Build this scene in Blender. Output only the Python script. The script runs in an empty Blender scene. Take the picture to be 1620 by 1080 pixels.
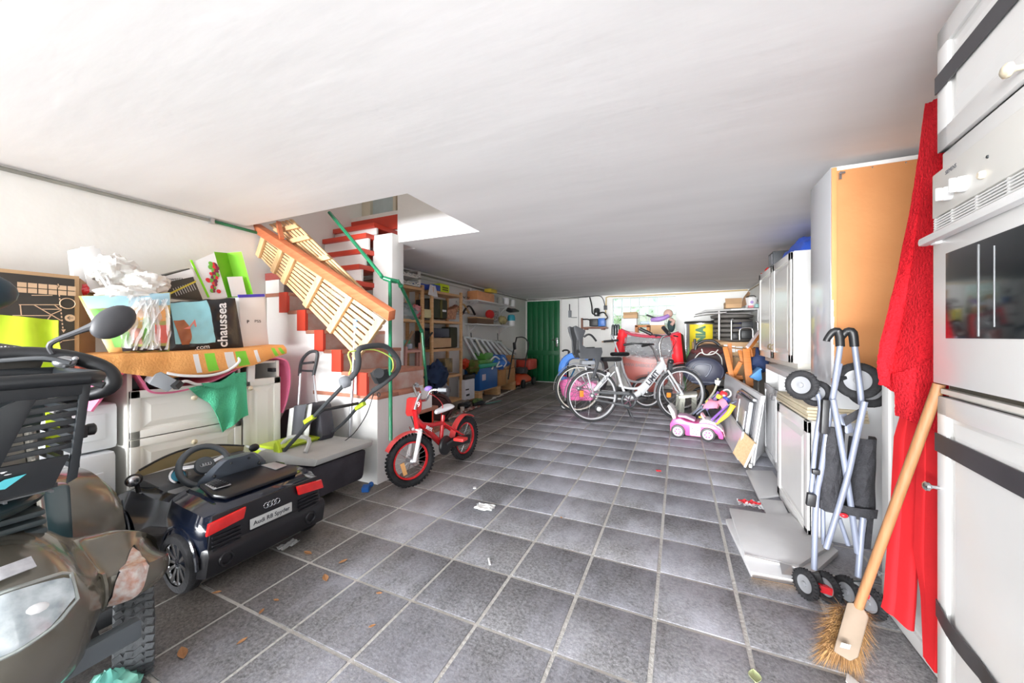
import bpy, bmesh, math, random
from mathutils import Vector, Matrix, Euler
random.seed(7)
V = Vector; PI = math.pi
sc = bpy.context.scene; COL = sc.collection
R = math.radians

# ---------------------------------------------------------------- camera
cam_d = bpy.data.cameras.new('camera'); cam = bpy.data.objects.new('camera', cam_d); COL.objects.link(cam)
cam.location = (0, 0, 1.05); cam.rotation_euler = (R(90), 0, R(24.4))
cam_d.sensor_width = 36; cam_d.lens = 12.889; cam_d.shift_y = -0.00494; cam_d.clip_start = 0.02
sc.camera = cam

# ---------------------------------------------------------------- light
w = bpy.data.worlds.new('world'); sc.world = w; w.use_nodes = True
nt = w.node_tree; bg = nt.nodes['Background']
sky = nt.nodes.new('ShaderNodeTexSky'); sky.sky_type = 'NISHITA'; sky.sun_elevation = R(48); sky.sun_rotation = R(200)
sky.sun_disc = False; sky.air_density = 1.2; sky.dust_density = 3.0
mixw = nt.nodes.new('ShaderNodeMixRGB'); mixw.inputs[0].default_value = 0.65; mixw.inputs[2].default_value = (0.36, 0.37, 0.38, 1)
nt.links.new(sky.outputs[0], mixw.inputs[1]); nt.links.new(mixw.outputs[0], bg.inputs[0]); bg.inputs[1].default_value = 1.4
def area(name, loc, rot, sx, sy, power, color=(1, 1, 1), spread=PI):
    l = bpy.data.lights.new(name, 'AREA'); l.shape = 'RECTANGLE'; l.size = sx; l.size_y = sy; l.energy = power; l.color = color; l.spread = spread
    o = bpy.data.objects.new(name, l); COL.objects.link(o); o.location = loc; o.rotation_euler = rot
    return o
# daylight through the open garage door behind the camera, over the driveway
area('garage_door_daylight', (-2.2, -8.0, 1.5), (R(90), 0, R(-6)), 7.0, 3.0, 700, (0.96, 0.98, 1.0), R(62))
area('ceiling_fill_light', (-1.4, -6.0, 0.15), (R(98), 0, R(-3)), 6.0, 1.2, 600, (0.955, 0.98, 1.0), R(90))  # added fill lamp, aimed up from behind the camera to brighten the ceiling
area('back_garden_daylight', (-0.66, 9.7, 3.1), (R(-58), 0, 0), 2.4, 1.4, 420, (0.93, 0.97, 1.0))
area('stairwell_daylight', (-2.3, 2.25, 3.5), (0, 0, 0), 1.2, 0.7, 7, (1.0, 0.97, 0.93))
sun_d = bpy.data.lights.new('sun', 'SUN'); sun_d.energy = 6; sun_d.angle = R(1.0); sun_d.color = (1, 0.96, 0.9)
sun = bpy.data.objects.new('sun', sun_d); COL.objects.link(sun); sun.rotation_euler = (R(-28), R(20), 0)
vs = sc.view_settings
vs.view_transform = 'Standard'; vs.look = 'None'; vs.gamma = 1.0; vs.use_curve_mapping = False; vs.exposure = -0.68
sc.cycles.max_bounces = 10; sc.cycles.diffuse_bounces = 7; sc.cycles.glossy_bounces = 4; sc.cycles.transparent_max_bounces = 16
sc.cycles.sample_clamp_indirect = 6.0; 

# ---------------------------------------------------------------- materials
MATS = {}
def mat(name, c, rough=0.5, metal=0.0, var=0.06, scale=8.0, bump=0.0, bscale=None, coat=0.0, trans=0.0, alpha=1.0, spec=0.5, c2=None, emit=None, sheen=0.0, stretch=None):
    """procedural surface: base colour varied by noise, optional second tone, optional relief"""
    if name in MATS: return MATS[name]
    m = bpy.data.materials.new(name); m.use_nodes = True; n = m.node_tree.nodes; L = m.node_tree.links
    b = n['Principled BSDF']
    b.inputs['Roughness'].default_value = rough; b.inputs['Metallic'].default_value = metal
    b.inputs['Coat Weight'].default_value = coat; b.inputs['Coat Roughness'].default_value = 0.08
    b.inputs['Transmission Weight'].default_value = trans; b.inputs['Alpha'].default_value = alpha
    b.inputs['Specular IOR Level'].default_value = spec
    if sheen: b.inputs['Sheen Weight'].default_value = sheen
    tc = n.new('ShaderNodeTexCoord'); src = tc.outputs['Object']
    if stretch:
        mp = n.new('ShaderNodeMapping'); mp.inputs['Scale'].default_value = stretch; L.new(src, mp.inputs[0]); src = mp.outputs[0]
    nz = n.new('ShaderNodeTexNoise'); nz.inputs['Scale'].default_value = scale; nz.inputs['Detail'].default_value = 6; L.new(src, nz.inputs['Vector'])
    rp = n.new('ShaderNodeValToRGB'); L.new(nz.outputs['Fac'], rp.inputs[0])
    rp.color_ramp.elements[0].position = 0.3; rp.color_ramp.elements[1].position = 0.72
    if c2 is None: a_ = [max(0, v * (1 - var)) for v in c]; b_ = [min(1, v * (1 + var)) for v in c]
    else: a_, b_ = c2, c
    rp.color_ramp.elements[0].color = (*a_, 1); rp.color_ramp.elements[1].color = (*b_, 1)
    L.new(rp.outputs[0], b.inputs['Base Color'])
    if emit: b.inputs['Emission Color'].default_value = (*c, 1); b.inputs['Emission Strength'].default_value = emit
    if bump:
        nb = n.new('ShaderNodeTexNoise'); nb.inputs['Scale'].default_value = bscale or scale * 6; nb.inputs['Detail'].default_value = 4; L.new(src, nb.inputs['Vector'])
        bp = n.new('ShaderNodeBump'); bp.inputs['Strength'].default_value = bump; bp.inputs['Distance'].default_value = 0.01
        L.new(nb.outputs['Fac'], bp.inputs['Height']); L.new(bp.outputs[0], b.inputs['Normal'])
    MATS[name] = m
    return m
def wood(name, c, dark, sc_=6, rough=0.55, stretch=(1, 1, 12)):
    return mat(name, c, rough, c2=dark, scale=sc_, stretch=stretch, bump=0.15, bscale=sc_ * 3)

# ---------------------------------------------------------------- mesh builder
class MB:
    def __init__(s): s.v = []; s.f = []; s.sm = []
    def add(s, vs_, fs, smooth=True, mx=None):
        o = len(s.v)
        for p in vs_: s.v.append(tuple(mx @ V(p)) if mx is not None else tuple(p))
        for f in fs: s.f.append([i + o for i in f]); s.sm.append(smooth)
        return s
    def box(s, lo, hi, mx=None, bv=0.0):
        """axis box from corner lo to corner hi; bv chamfers its twelve edges"""
        lo = [min(a, b) for a, b in zip(lo, hi)] if False else list(lo); hi = list(hi)
        for k in range(3):
            if lo[k] > hi[k]: lo[k], hi[k] = hi[k], lo[k]
        if bv <= 0:
            x0, y0, z0 = lo; x1, y1, z1 = hi
            vs_ = [(x0, y0, z0), (x1, y0, z0), (x1, y1, z0), (x0, y1, z0), (x0, y0, z1), (x1, y0, z1), (x1, y1, z1), (x0, y1, z1)]
            return s.add(vs_, [(0, 3, 2, 1), (4, 5, 6, 7), (0, 1, 5, 4), (1, 2, 6, 5), (2, 3, 7, 6), (3, 0, 4, 7)], False, mx)
        bv = min(bv, min(h - l for l, h in zip(lo, hi)) * 0.45)
        bm = bmesh.new(); bmesh.ops.create_cube(bm, size=1)
        for q in bm.verts: q.co = V([(l + h) / 2 + c * (h - l) for l, h, c in zip(lo, hi, q.co)])
        bmesh.ops.bevel(bm, geom=bm.edges[:], offset=bv, segments=2, profile=0.6, affect='EDGES')
        s.frombm(bm, True, mx); return s
    def frombm(s, bm, smooth=True, mx=None):
        bm.verts.index_update()
        s.add([tuple(q.co) for q in bm.verts], [[q.index for q in f.verts] for f in bm.faces], smooth, mx); bm.free()
        return s
    def boxc(s, c, d, rot=(0, 0, 0), bv=0.0):
        mx = Matrix.Translation(c) @ Euler(rot).to_matrix().to_4x4()
        return s.box([-k / 2 for k in d], [k / 2 for k in d], mx, bv)
    def bar(s, a, b, wd, ht=None, up=(0, 0, 1), bv=0.0):
        """rectangular bar from a to b, width wd (sideways) and height ht (towards up)"""
        a = V(a); b = V(b); ht = ht or wd; z = (b - a); ln = z.length; z.normalize(); u = V(up)
        x = z.cross(u)
        if x.length < 1e-4: x = z.cross(V((1, 0, 0)))
        x.normalize(); y = x.cross(z)
        mx = Matrix.Translation(a) @ Matrix((x, y, z)).transposed().to_4x4()
        return s.box((-wd / 2, -ht / 2, 0), (wd / 2, ht / 2, ln), mx, bv)
    def tube(s, pts, r, n=8, closed=False, smooth_path=0):
        """round tube along points; r a number or one per point"""
        pts = [V(p) for p in pts]
        rs = list(r) if isinstance(r, (list, tuple)) else [r] * len(pts)
        if smooth_path:
            P2 = []; R2 = []; m = len(pts)
            for i in range(m if closed else m - 1):
                p0 = pts[(i - 1) % m] if (closed or i > 0) else pts[i]; p1 = pts[i]; p2 = pts[(i + 1) % m]; p3 = pts[(i + 2) % m] if (closed or i + 2 < m) else p2
                for k in range(smooth_path):
                    t = k / smooth_path
                    P2.append(0.5 * ((2 * p1) + (p2 - p0) * t + (2 * p0 - 5 * p1 + 4 * p2 - p3) * t * t + (3 * p1 - p0 - 3 * p2 + p3) * t ** 3))
                    R2.append(rs[i] + (rs[(i + 1) % m] - rs[i]) * t)
            if not closed: P2.append(pts[-1]); R2.append(rs[-1])
            pts, rs = P2, R2
        m = len(pts); vs_ = []; fs = []; nrm = None
        for i, p in enumerate(pts):
            if closed: t = pts[(i + 1) % m] - pts[i - 1]
            else: t = pts[min(i + 1, m - 1)] - pts[max(i - 1, 0)]
            if t.length < 1e-9: t = V((0, 0, 1))
            t.normalize()
            if nrm is None:
                nrm = t.cross(V((0, 0, 1)))
                if nrm.length < 1e-3: nrm = t.cross(V((1, 0, 0)))
            nrm = nrm - t * nrm.dot(t)
            if nrm.length < 1e-6: nrm = t.orthogonal()
            nrm.normalize(); bn = t.cross(nrm)
            for k in range(n):
                a = 2 * PI * k / n
                vs_.append(p + (nrm * math.cos(a) + bn * math.sin(a)) * rs[i])
        for i in range(m if closed else m - 1):
            j = (i + 1) % m
            for k in range(n):
                k2 = (k + 1) % n
                fs.append((i * n + k, i * n + k2, j * n + k2, j * n + k))
        if not closed: fs.append(tuple(range(n - 1, -1, -1))); fs.append(tuple((m - 1) * n + k for k in range(n)))
        return s.add(vs_, fs, True)
    def lathe(s, prof, c=(0, 0, 0), axis=(0, 0, 1), n=20, caps=True):
        """profile of (radius, height) turned about an axis through c"""
        ax = V(axis).normalized(); q = ax.orthogonal().normalized(); r_ = ax.cross(q)
        vs_ = []; fs = []
        for (rr, h) in prof:
            for k in range(n):
                a = 2 * PI * k / n
                vs_.append(V(c) + ax * h + (q * math.cos(a) + r_ * math.sin(a)) * rr)
        m = len(prof)
        for i in range(m - 1):
            for k in range(n):
                k2 = (k + 1) % n; fs.append((i * n + k, i * n + k2, (i + 1) * n + k2, (i + 1) * n + k))
        if caps: fs.append(tuple(range(n - 1, -1, -1))); fs.append(tuple((m - 1) * n + k for k in range(n)))
        return s.add(vs_, fs, True)
    def ball(s, c, r, n=14, m=9, rot=(0, 0, 0)):
        """ellipsoid with radii r"""
        if not isinstance(r, (list, tuple)): r = (r, r, r)
        bm = bmesh.new(); bmesh.ops.create_uvsphere(bm, u_segments=n, v_segments=m, radius=1)
        mx = Matrix.Translation(c) @ Euler(rot).to_matrix().to_4x4() @ Matrix.Diagonal((*r, 1))
        return s.frombm(bm, True, mx)
    def prism(s, poly, o, ux, uy, depth, bv=0.0, smooth=False):
        """polygon (2D, in the plane o,ux,uy) pushed out along ux x uy by depth"""
        ux = V(ux).normalized(); uy = V(uy); uy = (uy - ux * uy.dot(ux)).normalized(); nz = ux.cross(uy)
        mx = Matrix.Translation(o) @ Matrix((ux, uy, nz)).transposed().to_4x4()
        bm = bmesh.new(); vs_ = [bm.verts.new((x, y, 0)) for x, y in poly]; f = bm.faces.new(vs_)
        r_ = bmesh.ops.extrude_face_region(bm, geom=[f])
        for e in r_['geom']:
            if isinstance(e, bmesh.types.BMVert): e.co.z += depth
        bmesh.ops.recalc_face_normals(bm, faces=bm.faces[:])
        if bv > 0: bmesh.ops.bevel(bm, geom=bm.edges[:], offset=bv, segments=2, profile=0.6, affect='EDGES', clamp_overlap=True)
        return s.frombm(bm, smooth or bv > 0, mx)
    def slab(s, pts, depth, dirn=None, bv=0.0):
        """3D planar polygon given as points, pushed along its normal (or dirn) by depth"""
        P = [V(p) for p in pts]; nv = V(dirn) if dirn else (P[1] - P[0]).cross(P[2] - P[0]).normalized()
        n = len(P); nv = nv.normalized() * depth
        bm = bmesh.new(); a = [bm.verts.new(p) for p in P]; b = [bm.verts.new(p + nv) for p in P]
        bm.faces.new(a); bm.faces.new(b[::-1])
        for i in range(n): bm.faces.new((a[i], b[i], b[(i + 1) % n], a[(i + 1) % n]))
        bmesh.ops.recalc_face_normals(bm, faces=bm.faces[:])
        if bv > 0: bmesh.ops.bevel(bm, geom=bm.edges[:], offset=bv, segments=2, profile=0.6, affect='EDGES', clamp_overlap=True)
        return s.frombm(bm, bv > 0)
    def grid(s, fn, nu, nv, thick=0.0):
        """surface fn(u,v) for u,v in 0..1; thick gives it a second skin"""
        P = [[V(fn(i / nu, j / nv)) for j in range(nv + 1)] for i in range(nu + 1)]
        vs_ = [p for row in P for p in row]; w_ = nv + 1
        fs = [(i * w_ + j, (i + 1) * w_ + j, (i + 1) * w_ + j + 1, i * w_ + j + 1) for i in range(nu) for j in range(nv)]
        if thick:
            N = []
            for i in range(nu + 1):
                for j in range(nv + 1):
                    du = P[min(i + 1, nu)][j] - P[max(i - 1, 0)][j]; dv = P[i][min(j + 1, nv)] - P[i][max(j - 1, 0)]
                    q = du.cross(dv); q = q.normalized() if q.length > 1e-12 else V((0, 0, 1)); N.append(q)
            k = len(vs_); vs_ = vs_ + [a - b * thick for a, b in zip(vs_, N)]
            fs = fs + [tuple(x + k for x in f[::-1]) for f in fs]
            ring = [(i, 0) for i in range(nu)] + [(nu, j) for j in range(nv)] + [(i, nv) for i in range(nu, 0, -1)] + [(0, j) for j in range(nv, 0, -1)]
            ix = [a * w_ + b for a, b in ring]
            for q in range(len(ix)): a, b = ix[q], ix[(q + 1) % len(ix)]; fs.append((b, a, a + k, b + k))
        return s.add(vs_, fs, True)
    def loft(s, secs, closed=True, caps=True):
        """skin over equal-length rings of points"""
        n = len(secs[0]); vs_ = [p for r_ in secs for p in r_]; fs = []
        for i in range(len(secs) - 1):
            for k in range(n if closed else n - 1):
                k2 = (k + 1) % n; fs.append((i * n + k, i * n + k2, (i + 1) * n + k2, (i + 1) * n + k))
        if caps and closed: fs.append(tuple(range(n - 1, -1, -1))); fs.append(tuple((len(secs) - 1) * n + k for k in range(n)))
        return s.add(vs_, fs, True)
    def torus(s, c, axis, Rr, r, n=36, m=8, sq=1.0):
        ax = V(axis).normalized(); q = ax.orthogonal().normalized(); t = ax.cross(q); vs_ = []; fs = []
        for i in range(n):
            a = 2 * PI * i / n; d = q * math.cos(a) + t * math.sin(a)
            for k in range(m):
                b = 2 * PI * k / m; vs_.append(V(c) + d * (Rr + r * math.cos(b)) + ax * (r * sq * math.sin(b)))
        for i in range(n):
            j = (i + 1) % n
            for k in range(m): k2 = (k + 1) % m; fs.append((i * m + k, j * m + k, j * m + k2, i * m + k2))
        return s.add(vs_, fs, True)
    def subsurf(s, lv=1):
        me = bpy.data.meshes.new('t'); me.from_pydata(s.v, [], s.f); o = bpy.data.objects.new('t', me); COL.objects.link(o)
        m = o.modifiers.new('s', 'SUBSURF'); m.levels = lv; m.render_levels = lv
        dg = bpy.context.evaluated_depsgraph_get(); ev = o.evaluated_get(dg).to_mesh()
        s.v = [tuple(q.co) for q in ev.vertices]; s.f = [list(p.vertices) for p in ev.polygons]; s.sm = [True] * len(s.f)
        bpy.data.objects.remove(o); bpy.data.meshes.remove(me); return s
def mesh(name, mb, m, ang=38):
    me = bpy.data.meshes.new(name); me.from_pydata([tuple(p) for p in mb.v], [], mb.f)
    me.polygons.foreach_set('use_smooth', mb.sm); me.materials.append(m)
    bm = bmesh.new(); bm.from_mesh(me); bmesh.ops.recalc_face_normals(bm, faces=bm.faces[:])
    for e in bm.edges:
        if len(e.link_faces) == 2 and e.calc_face_angle(0) > R(ang): e.smooth = False
    bm.to_mesh(me); bm.free(); me.update()
    return me
def place(o, parent):
    """built in world metres: keep it there when parented"""
    if parent is not None:
        o.parent = parent
        o.matrix_parent_inverse = wm(parent).inverted()
def wm(o):
    m = Matrix.Translation(o.location) @ o.rotation_euler.to_matrix().to_4x4()
    if o.parent: m = wm(o.parent) @ o.matrix_parent_inverse @ m
    return m
def obj(name, mb, m, parent=None, label=None, local=False):
    o = bpy.data.objects.new(name, mesh(name, mb, m)); COL.objects.link(o)
    if parent is not None:
        if local: o.parent = parent
        else: place(o, parent)
    if label: o['label'] = label
    return o
def tag(o, label, cat, group=None):
    o['label'] = label; o['category'] = cat
    if group: o['group'] = group
    return o
def thing(name, label, cat, loc=(0, 0, 0), rz=0, group=None):
    o = bpy.data.objects.new(name, None); o.empty_display_size = 0.05; COL.objects.link(o); o.location = loc; o.rotation_euler = (0, 0, rz)
    return tag(o, label, cat, group)
def struct(name, mb, m, parent=None):
    o = obj(name, mb, m, parent)
    if parent is None: o['kind'] = 'structure'
    return o
def solo(name, label, cat, mb, m, group=None): return tag(obj(name, mb, m), label, cat, group)
def dup(root, loc=None, rz=None, label=None, rot=None):
    r = root.copy(); COL.objects.link(r)
    if loc is not None: r.location = loc
    if rz is not None: r.rotation_euler = (0, 0, rz)
    if rot is not None: r.rotation_euler = rot
    if label: r['label'] = label
    for ch in list(root.children):
        c = ch.copy(); COL.objects.link(c); c.parent = r
        for g in ch.children:
            d = g.copy(); COL.objects.link(d); d.parent = c
    return r
def text(s_, size, m, parent, o, ux, uy, depth=0.001, name='lettering', bold=0.0, align='CENTER', sx=1.0, local=False):
    """flat lettering standing on the plane o,ux,uy"""
    cu = bpy.data.curves.new('t', 'FONT'); cu.body = s_; cu.size = size; cu.extrude = depth; cu.align_x = align; cu.align_y = 'CENTER'; cu.offset = bold; cu.resolution_u = 3
    t = bpy.data.objects.new('t', cu); COL.objects.link(t)
    dg = bpy.context.evaluated_depsgraph_get(); ev = t.evaluated_get(dg).to_mesh()
    ux = V(ux).normalized(); uy = V(uy); uy = (uy - ux * uy.dot(ux)).normalized(); nz = ux.cross(uy)
    mx = Matrix.Translation(o) @ Matrix((ux, uy, nz)).transposed().to_4x4() @ Matrix.Diagonal((sx, 1, 1, 1))
    mb = MB().add([tuple(q.co) for q in ev.vertices], [list(p.vertices) for p in ev.polygons], False, mx)
    bpy.data.objects.remove(t); bpy.data.curves.remove(cu)
    return obj(name, mb, m, parent, local=local)
def lerp(a, b, t): return V(a) * (1 - t) + V(b) * t
def noise(a=0.0, b=0.0, c=0.0):
    return math.sin(1.7 * a + 0.9 * b - 1.1 * c + 0.3) * 0.45 + math.sin(-1.1 * a + 2.3 * b + 1.6 * c + 1.7) * 0.32 + math.sin(2.9 * a - 1.9 * b + 2.7 * c + 0.9) * 0.23

white_paint = mat('white_wall_paint', (0.80, 0.795, 0.77), 0.75, var=0.03, scale=2.2, bump=0.25, bscale=9, spec=0.25)
ceil_paint = mat('white_ceiling_plaster', (0.80, 0.79, 0.79), 0.7, var=0.05, scale=1.6, bump=0.1, bscale=7, stretch=(0.5, 2.2, 1), spec=0.25)
white_lam = mat('white_laminate', (0.80, 0.80, 0.79), 0.22, var=0.015, spec=0.5)
grey_lam = mat('grey_white_laminate', (0.62, 0.62, 0.63), 0.3, var=0.02)
cream = mat('cream_lacquer', (0.78, 0.76, 0.70), 0.3, var=0.02)
black = mat('black_plastic', (0.012, 0.0125, 0.014), 0.45, var=0.2)
dkgrey = mat('charcoal_plastic', (0.035, 0.038, 0.042), 0.5, var=0.15)
rubber = mat('tyre_rubber', (0.022, 0.022, 0.024), 0.75, spec=0.25, var=0.3, scale=30, bump=0.3, bscale=90)
chrome = mat('brushed_steel', (0.62, 0.63, 0.65), 0.22, 1.0, var=0.05)
alu = mat('aluminium', (0.55, 0.56, 0.58), 0.35, 0.9, var=0.08)
silver = mat('silver_paint', (0.60, 0.61, 0.63), 0.28, 0.55, var=0.03, coat=0.4)
greytube = mat('grey_blue_tube', (0.27, 0.30, 0.39), 0.4, 0.3, var=0.05)
midgrey = mat('grey_plastic', (0.22, 0.23, 0.25), 0.5, var=0.1)
whitep = mat('white_plastic', (0.80, 0.80, 0.80), 0.35, var=0.02)
red = mat('red_gloss', (0.62, 0.02, 0.03), 0.25, var=0.05, coat=0.5)
redpaint = mat('red_step_paint', (0.55, 0.05, 0.025), 0.4, var=0.1, scale=5)
green_pipe = mat('green_pipe_paint', (0.01, 0.16, 0.07), 0.25, var=0.2, scale=12, coat=0.3)
pine = wood('pine_wood', (0.74, 0.47, 0.24), (0.60, 0.33, 0.14), 5)
pine2 = wood('pale_pine', (0.72, 0.49, 0.27), (0.58, 0.36, 0.17), 5, stretch=(6, 6, 1.5))
card = mat('cardboard', (0.56, 0.36, 0.20), 0.85, var=0.08, scale=5)
cardd = mat('cardboard_dark', (0.36, 0.22, 0.12), 0.85, var=0.08, scale=5)
green = mat('door_green', (0.0, 0.105, 0.03), 0.4, var=0.12, scale=3, bump=0.1)
yellow = mat('lime_yellow', (0.62, 0.78, 0.02), 0.7, var=0.06)
lime = mat('lime_plastic', (0.46, 0.60, 0.03), 0.35, var=0.06)
pink = mat('pink_plastic', (0.80, 0.18, 0.42), 0.3, var=0.05)
bluep = mat('blue_plastic', (0.02, 0.12, 0.42), 0.35, var=0.08)


# ================================================================ ROOM SHELL
ZC = 1.93
def LW(y): return -3.155 - 0.0125 * y          # the left wall runs very slightly out of square
m_ = MB().slab([(LW(-1.2), -1.2, 0), (LW(8), 8, 0), (LW(8), 8, ZC), (LW(-1.2), -1.2, ZC)], 0.15, (-1, 0, 0))
m_.slab([(LW(1.79), 1.79, ZC), (LW(2.69), 2.69, ZC), (LW(3.8), 3.8, ZC), (LW(3.8), 3.8, 3.7), (LW(1.79), 1.79, 3.7)], 0.15, (-1, 0, 0))
struct('wall_left', m_, white_paint)
struct('wall_right', MB().box((1.2, -1.2, 0), (1.35, 8, ZC)), white_paint)
bw = MB()          # back wall with window hole
WX0, WX1, WZ0, WZ1 = -1.27, -0.04, 1.13, 1.86
bw.box((-3.4, 8, 0), (WX0, 8.16, ZC)); bw.box((WX1, 8, 0), (1.35, 8.16, ZC)); bw.box((WX0, 8, 0), (WX1, 8.16, WZ0)); bw.box((WX0, 8, WZ1), (WX1, 8.16, ZC))
struct('wall_back', bw, white_paint)
cb = MB(); OX, OY0, OY1 = -1.52, 1.79, 2.69      # ceiling with the stair opening
cb.box((-3.4, -1.2, ZC), (1.35, OY0, ZC + 0.2)); cb.box((OX, OY0, ZC), (1.35, OY1, ZC + 0.2))
cb.box((-2.40, OY1, ZC), (1.35, 4.2, ZC + 0.2)); cb.box((-3.4, 3.8, ZC), (-2.40, 4.2, ZC + 0.2)); cb.box((-3.4, 4.2, ZC), (1.35, 8.16, ZC + 0.2))
cb.box((-3.4, 2.95, ZC), (-2.40, 3.8, ZC + 0.2))
struct('ceiling', cb, ceil_paint)
# stairwell above the opening
sw = MB(); sw.box((OX, OY1, ZC + 0.2), (-2.40, OY1 + 0.1, 3.7)); sw.box((OX, OY0 - 0.1, ZC + 0.2), (OX + 0.1, OY1 + 0.1, 3.7)); sw.box((-3.4, OY0 - 0.1, ZC + 0.2), (OX, OY0, 3.7))
sw.box((-2.40, OY1 + 0.1, ZC + 0.2), (-2.33, 3.5, 3.7))
struct('wall_stairwell', sw, white_paint)
struct('ceiling_stairwell', MB().box((-3.4, OY0 - 0.1, 3.7), (OX + 0.1, 3.5, 3.8)), ceil_paint)

# floor: mortar bed with separate stone tiles
mortar = mat('tile_mortar', (0.66, 0.65, 0.62), 0.9, c2=(0.44, 0.42, 0.39), scale=3, bump=0.5, bscale=60)
fl = struct('floor', MB().box((-3.4, -1.2, -0.1), (1.35, 8.16, -0.004)), mortar)
tm = bpy.data.materials.new('grey_granite_tile'); tm.use_nodes = True; n_ = tm.node_tree.nodes; L_ = tm.node_tree.links; b_ = n_['Principled BSDF']
geo = n_.new('ShaderNodeNewGeometry')
def nz_(scale, det=5, rough=0.6, st=None):
    q = n_.new('ShaderNodeTexNoise'); q.inputs['Scale'].default_value = scale; q.inputs['Detail'].default_value = det; q.inputs['Roughness'].default_value = rough
    if st:
        mp = n_.new('ShaderNodeMapping'); mp.inputs['Scale'].default_value = st; L_.new(geo.outputs['Position'], mp.inputs[0]); L_.new(mp.outputs[0], q.inputs['Vector'])
    else: L_.new(geo.outputs['Position'], q.inputs['Vector'])
    return q
def rmp(src, p0, c0, p1, c1):
    r_ = n_.new('ShaderNodeValToRGB'); r_.color_ramp.elements[0].position = p0; r_.color_ramp.elements[0].color = (*c0, 1); r_.color_ramp.elements[1].position = p1; r_.color_ramp.elements[1].color = (*c1, 1)
    L_.new(src, r_.inputs[0]); return r_
def mixc(a, b, fac, mode='MIX'):
    q = n_.new('ShaderNodeMixRGB'); q.blend_type = mode; L_.new(a, q.inputs[1])
    if isinstance(b, tuple): q.inputs[2].default_value = (*b, 1)
    else: L_.new(b, q.inputs[2])
    if isinstance(fac, float): q.inputs[0].default_value = fac
    else: L_.new(fac, q.inputs[0])
    return q
grain = rmp(nz_(75, 8, 0.85).outputs['Fac'], 0.36, (0.075, 0.076, 0.079), 0.64, (0.40, 0.40, 0.41))
big = rmp(nz_(2.2, 6, 0.65).outputs['Fac'], 0.35, (0.72, 0.72, 0.74), 0.7, (1.25, 1.25, 1.25))
m1 = mixc(grain.outputs[0], big.outputs[0], 1.0, 'MULTIPLY')
vd = n_.new('ShaderNodeVectorMath'); vd.operation = 'DISTANCE'; L_.new(geo.outputs['Position'], vd.inputs[0]); vd.inputs[1].default_value = (-0.25, 3.9, 0)   # mid-floor boost: lime deposit plus window glare lightened into the tile colour
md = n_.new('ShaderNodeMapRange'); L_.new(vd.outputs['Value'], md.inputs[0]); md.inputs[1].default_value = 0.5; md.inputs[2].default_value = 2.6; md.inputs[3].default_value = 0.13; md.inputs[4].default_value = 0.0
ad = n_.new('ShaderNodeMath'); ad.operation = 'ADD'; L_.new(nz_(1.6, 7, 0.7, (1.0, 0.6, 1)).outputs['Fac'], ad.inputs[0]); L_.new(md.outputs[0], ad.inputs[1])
lime_glare = rmp(ad.outputs[0], 0.46, (0, 0, 0), 0.70, (0.85, 0.85, 0.85))       # lime bloom with the painted mid-floor glare
m2 = mixc(m1.outputs[0], (0.52, 0.53, 0.60), lime_glare.outputs[0])
oi = n_.new('ShaderNodeObjectInfo'); rr = rmp(oi.outputs['Random'], 0, (0.8, 0.8, 0.82), 1, (1.12, 1.11, 1.1)); m3 = mixc(m2.outputs[0], rr.outputs[0], 1.0, 'MULTIPLY')
# brown damp dirt by the left-hand side
sx_ = n_.new('ShaderNodeSeparateXYZ'); L_.new(geo.outputs['Position'], sx_.inputs[0])
dn = n_.new('ShaderNodeMath'); dn.operation = 'MULTIPLY_ADD'; L_.new(nz_(3).outputs['Fac'], dn.inputs[0]); dn.inputs[1].default_value = 0.8; L_.new(sx_.outputs[0], dn.inputs[2])
dr = rmp(dn.outputs[0], 0.0, (1, 1, 1), 1.0, (0, 0, 0)); mr = n_.new('ShaderNodeMapRange'); mr.inputs[1].default_value = -1.35; mr.inputs[2].default_value = -0.85; L_.new(dn.outputs[0], mr.inputs[0]); mr.inputs[3].default_value = 0.8; mr.inputs[4].default_value = 0.0
brown = mixc(m3.outputs[0], (0.62, 0.52, 0.40), 1.0, 'MULTIPLY'); m4 = mixc(m3.outputs[0], brown.outputs[0], mr.outputs[0])
n_.remove(dr)
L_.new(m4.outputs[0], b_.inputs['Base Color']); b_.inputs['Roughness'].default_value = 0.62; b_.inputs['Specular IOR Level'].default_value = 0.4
bp_ = n_.new('ShaderNodeBump'); bp_.inputs['Strength'].default_value = 0.35; bp_.inputs['Distance'].default_value = 0.004; L_.new(nz_(90).outputs['Fac'], bp_.inputs['Height']); L_.new(bp_.outputs[0], b_.inputs['Normal'])
TX, TY, TS, TT = -0.968, 1.164, 0.296, 0.2978
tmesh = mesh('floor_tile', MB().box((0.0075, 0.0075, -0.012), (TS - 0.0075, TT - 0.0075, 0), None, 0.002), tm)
rest = MB(); cnt = 0
for j in range(-8, 24):
    for i in range(-8, 8):
        x, y = TX + i * TS, TY + j * TT
        if x < -3.35 or x + TS > 1.25 or y + TT > 8.05: continue
        vis = -6 <= i <= 6 and j >= -1 and (y > 1.0) and x + TS * 0.5 > -2.75 and x < 0.85 and cnt < 298
        if vis:
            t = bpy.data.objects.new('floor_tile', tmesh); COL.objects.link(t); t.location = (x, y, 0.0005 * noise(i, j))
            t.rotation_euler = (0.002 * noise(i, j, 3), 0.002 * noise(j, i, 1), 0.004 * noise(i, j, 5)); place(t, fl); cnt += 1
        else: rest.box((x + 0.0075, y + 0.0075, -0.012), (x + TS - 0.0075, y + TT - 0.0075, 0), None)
ro = obj('floor_tiling', rest, tm, fl); ro['kind'] = 'stuff'
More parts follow.
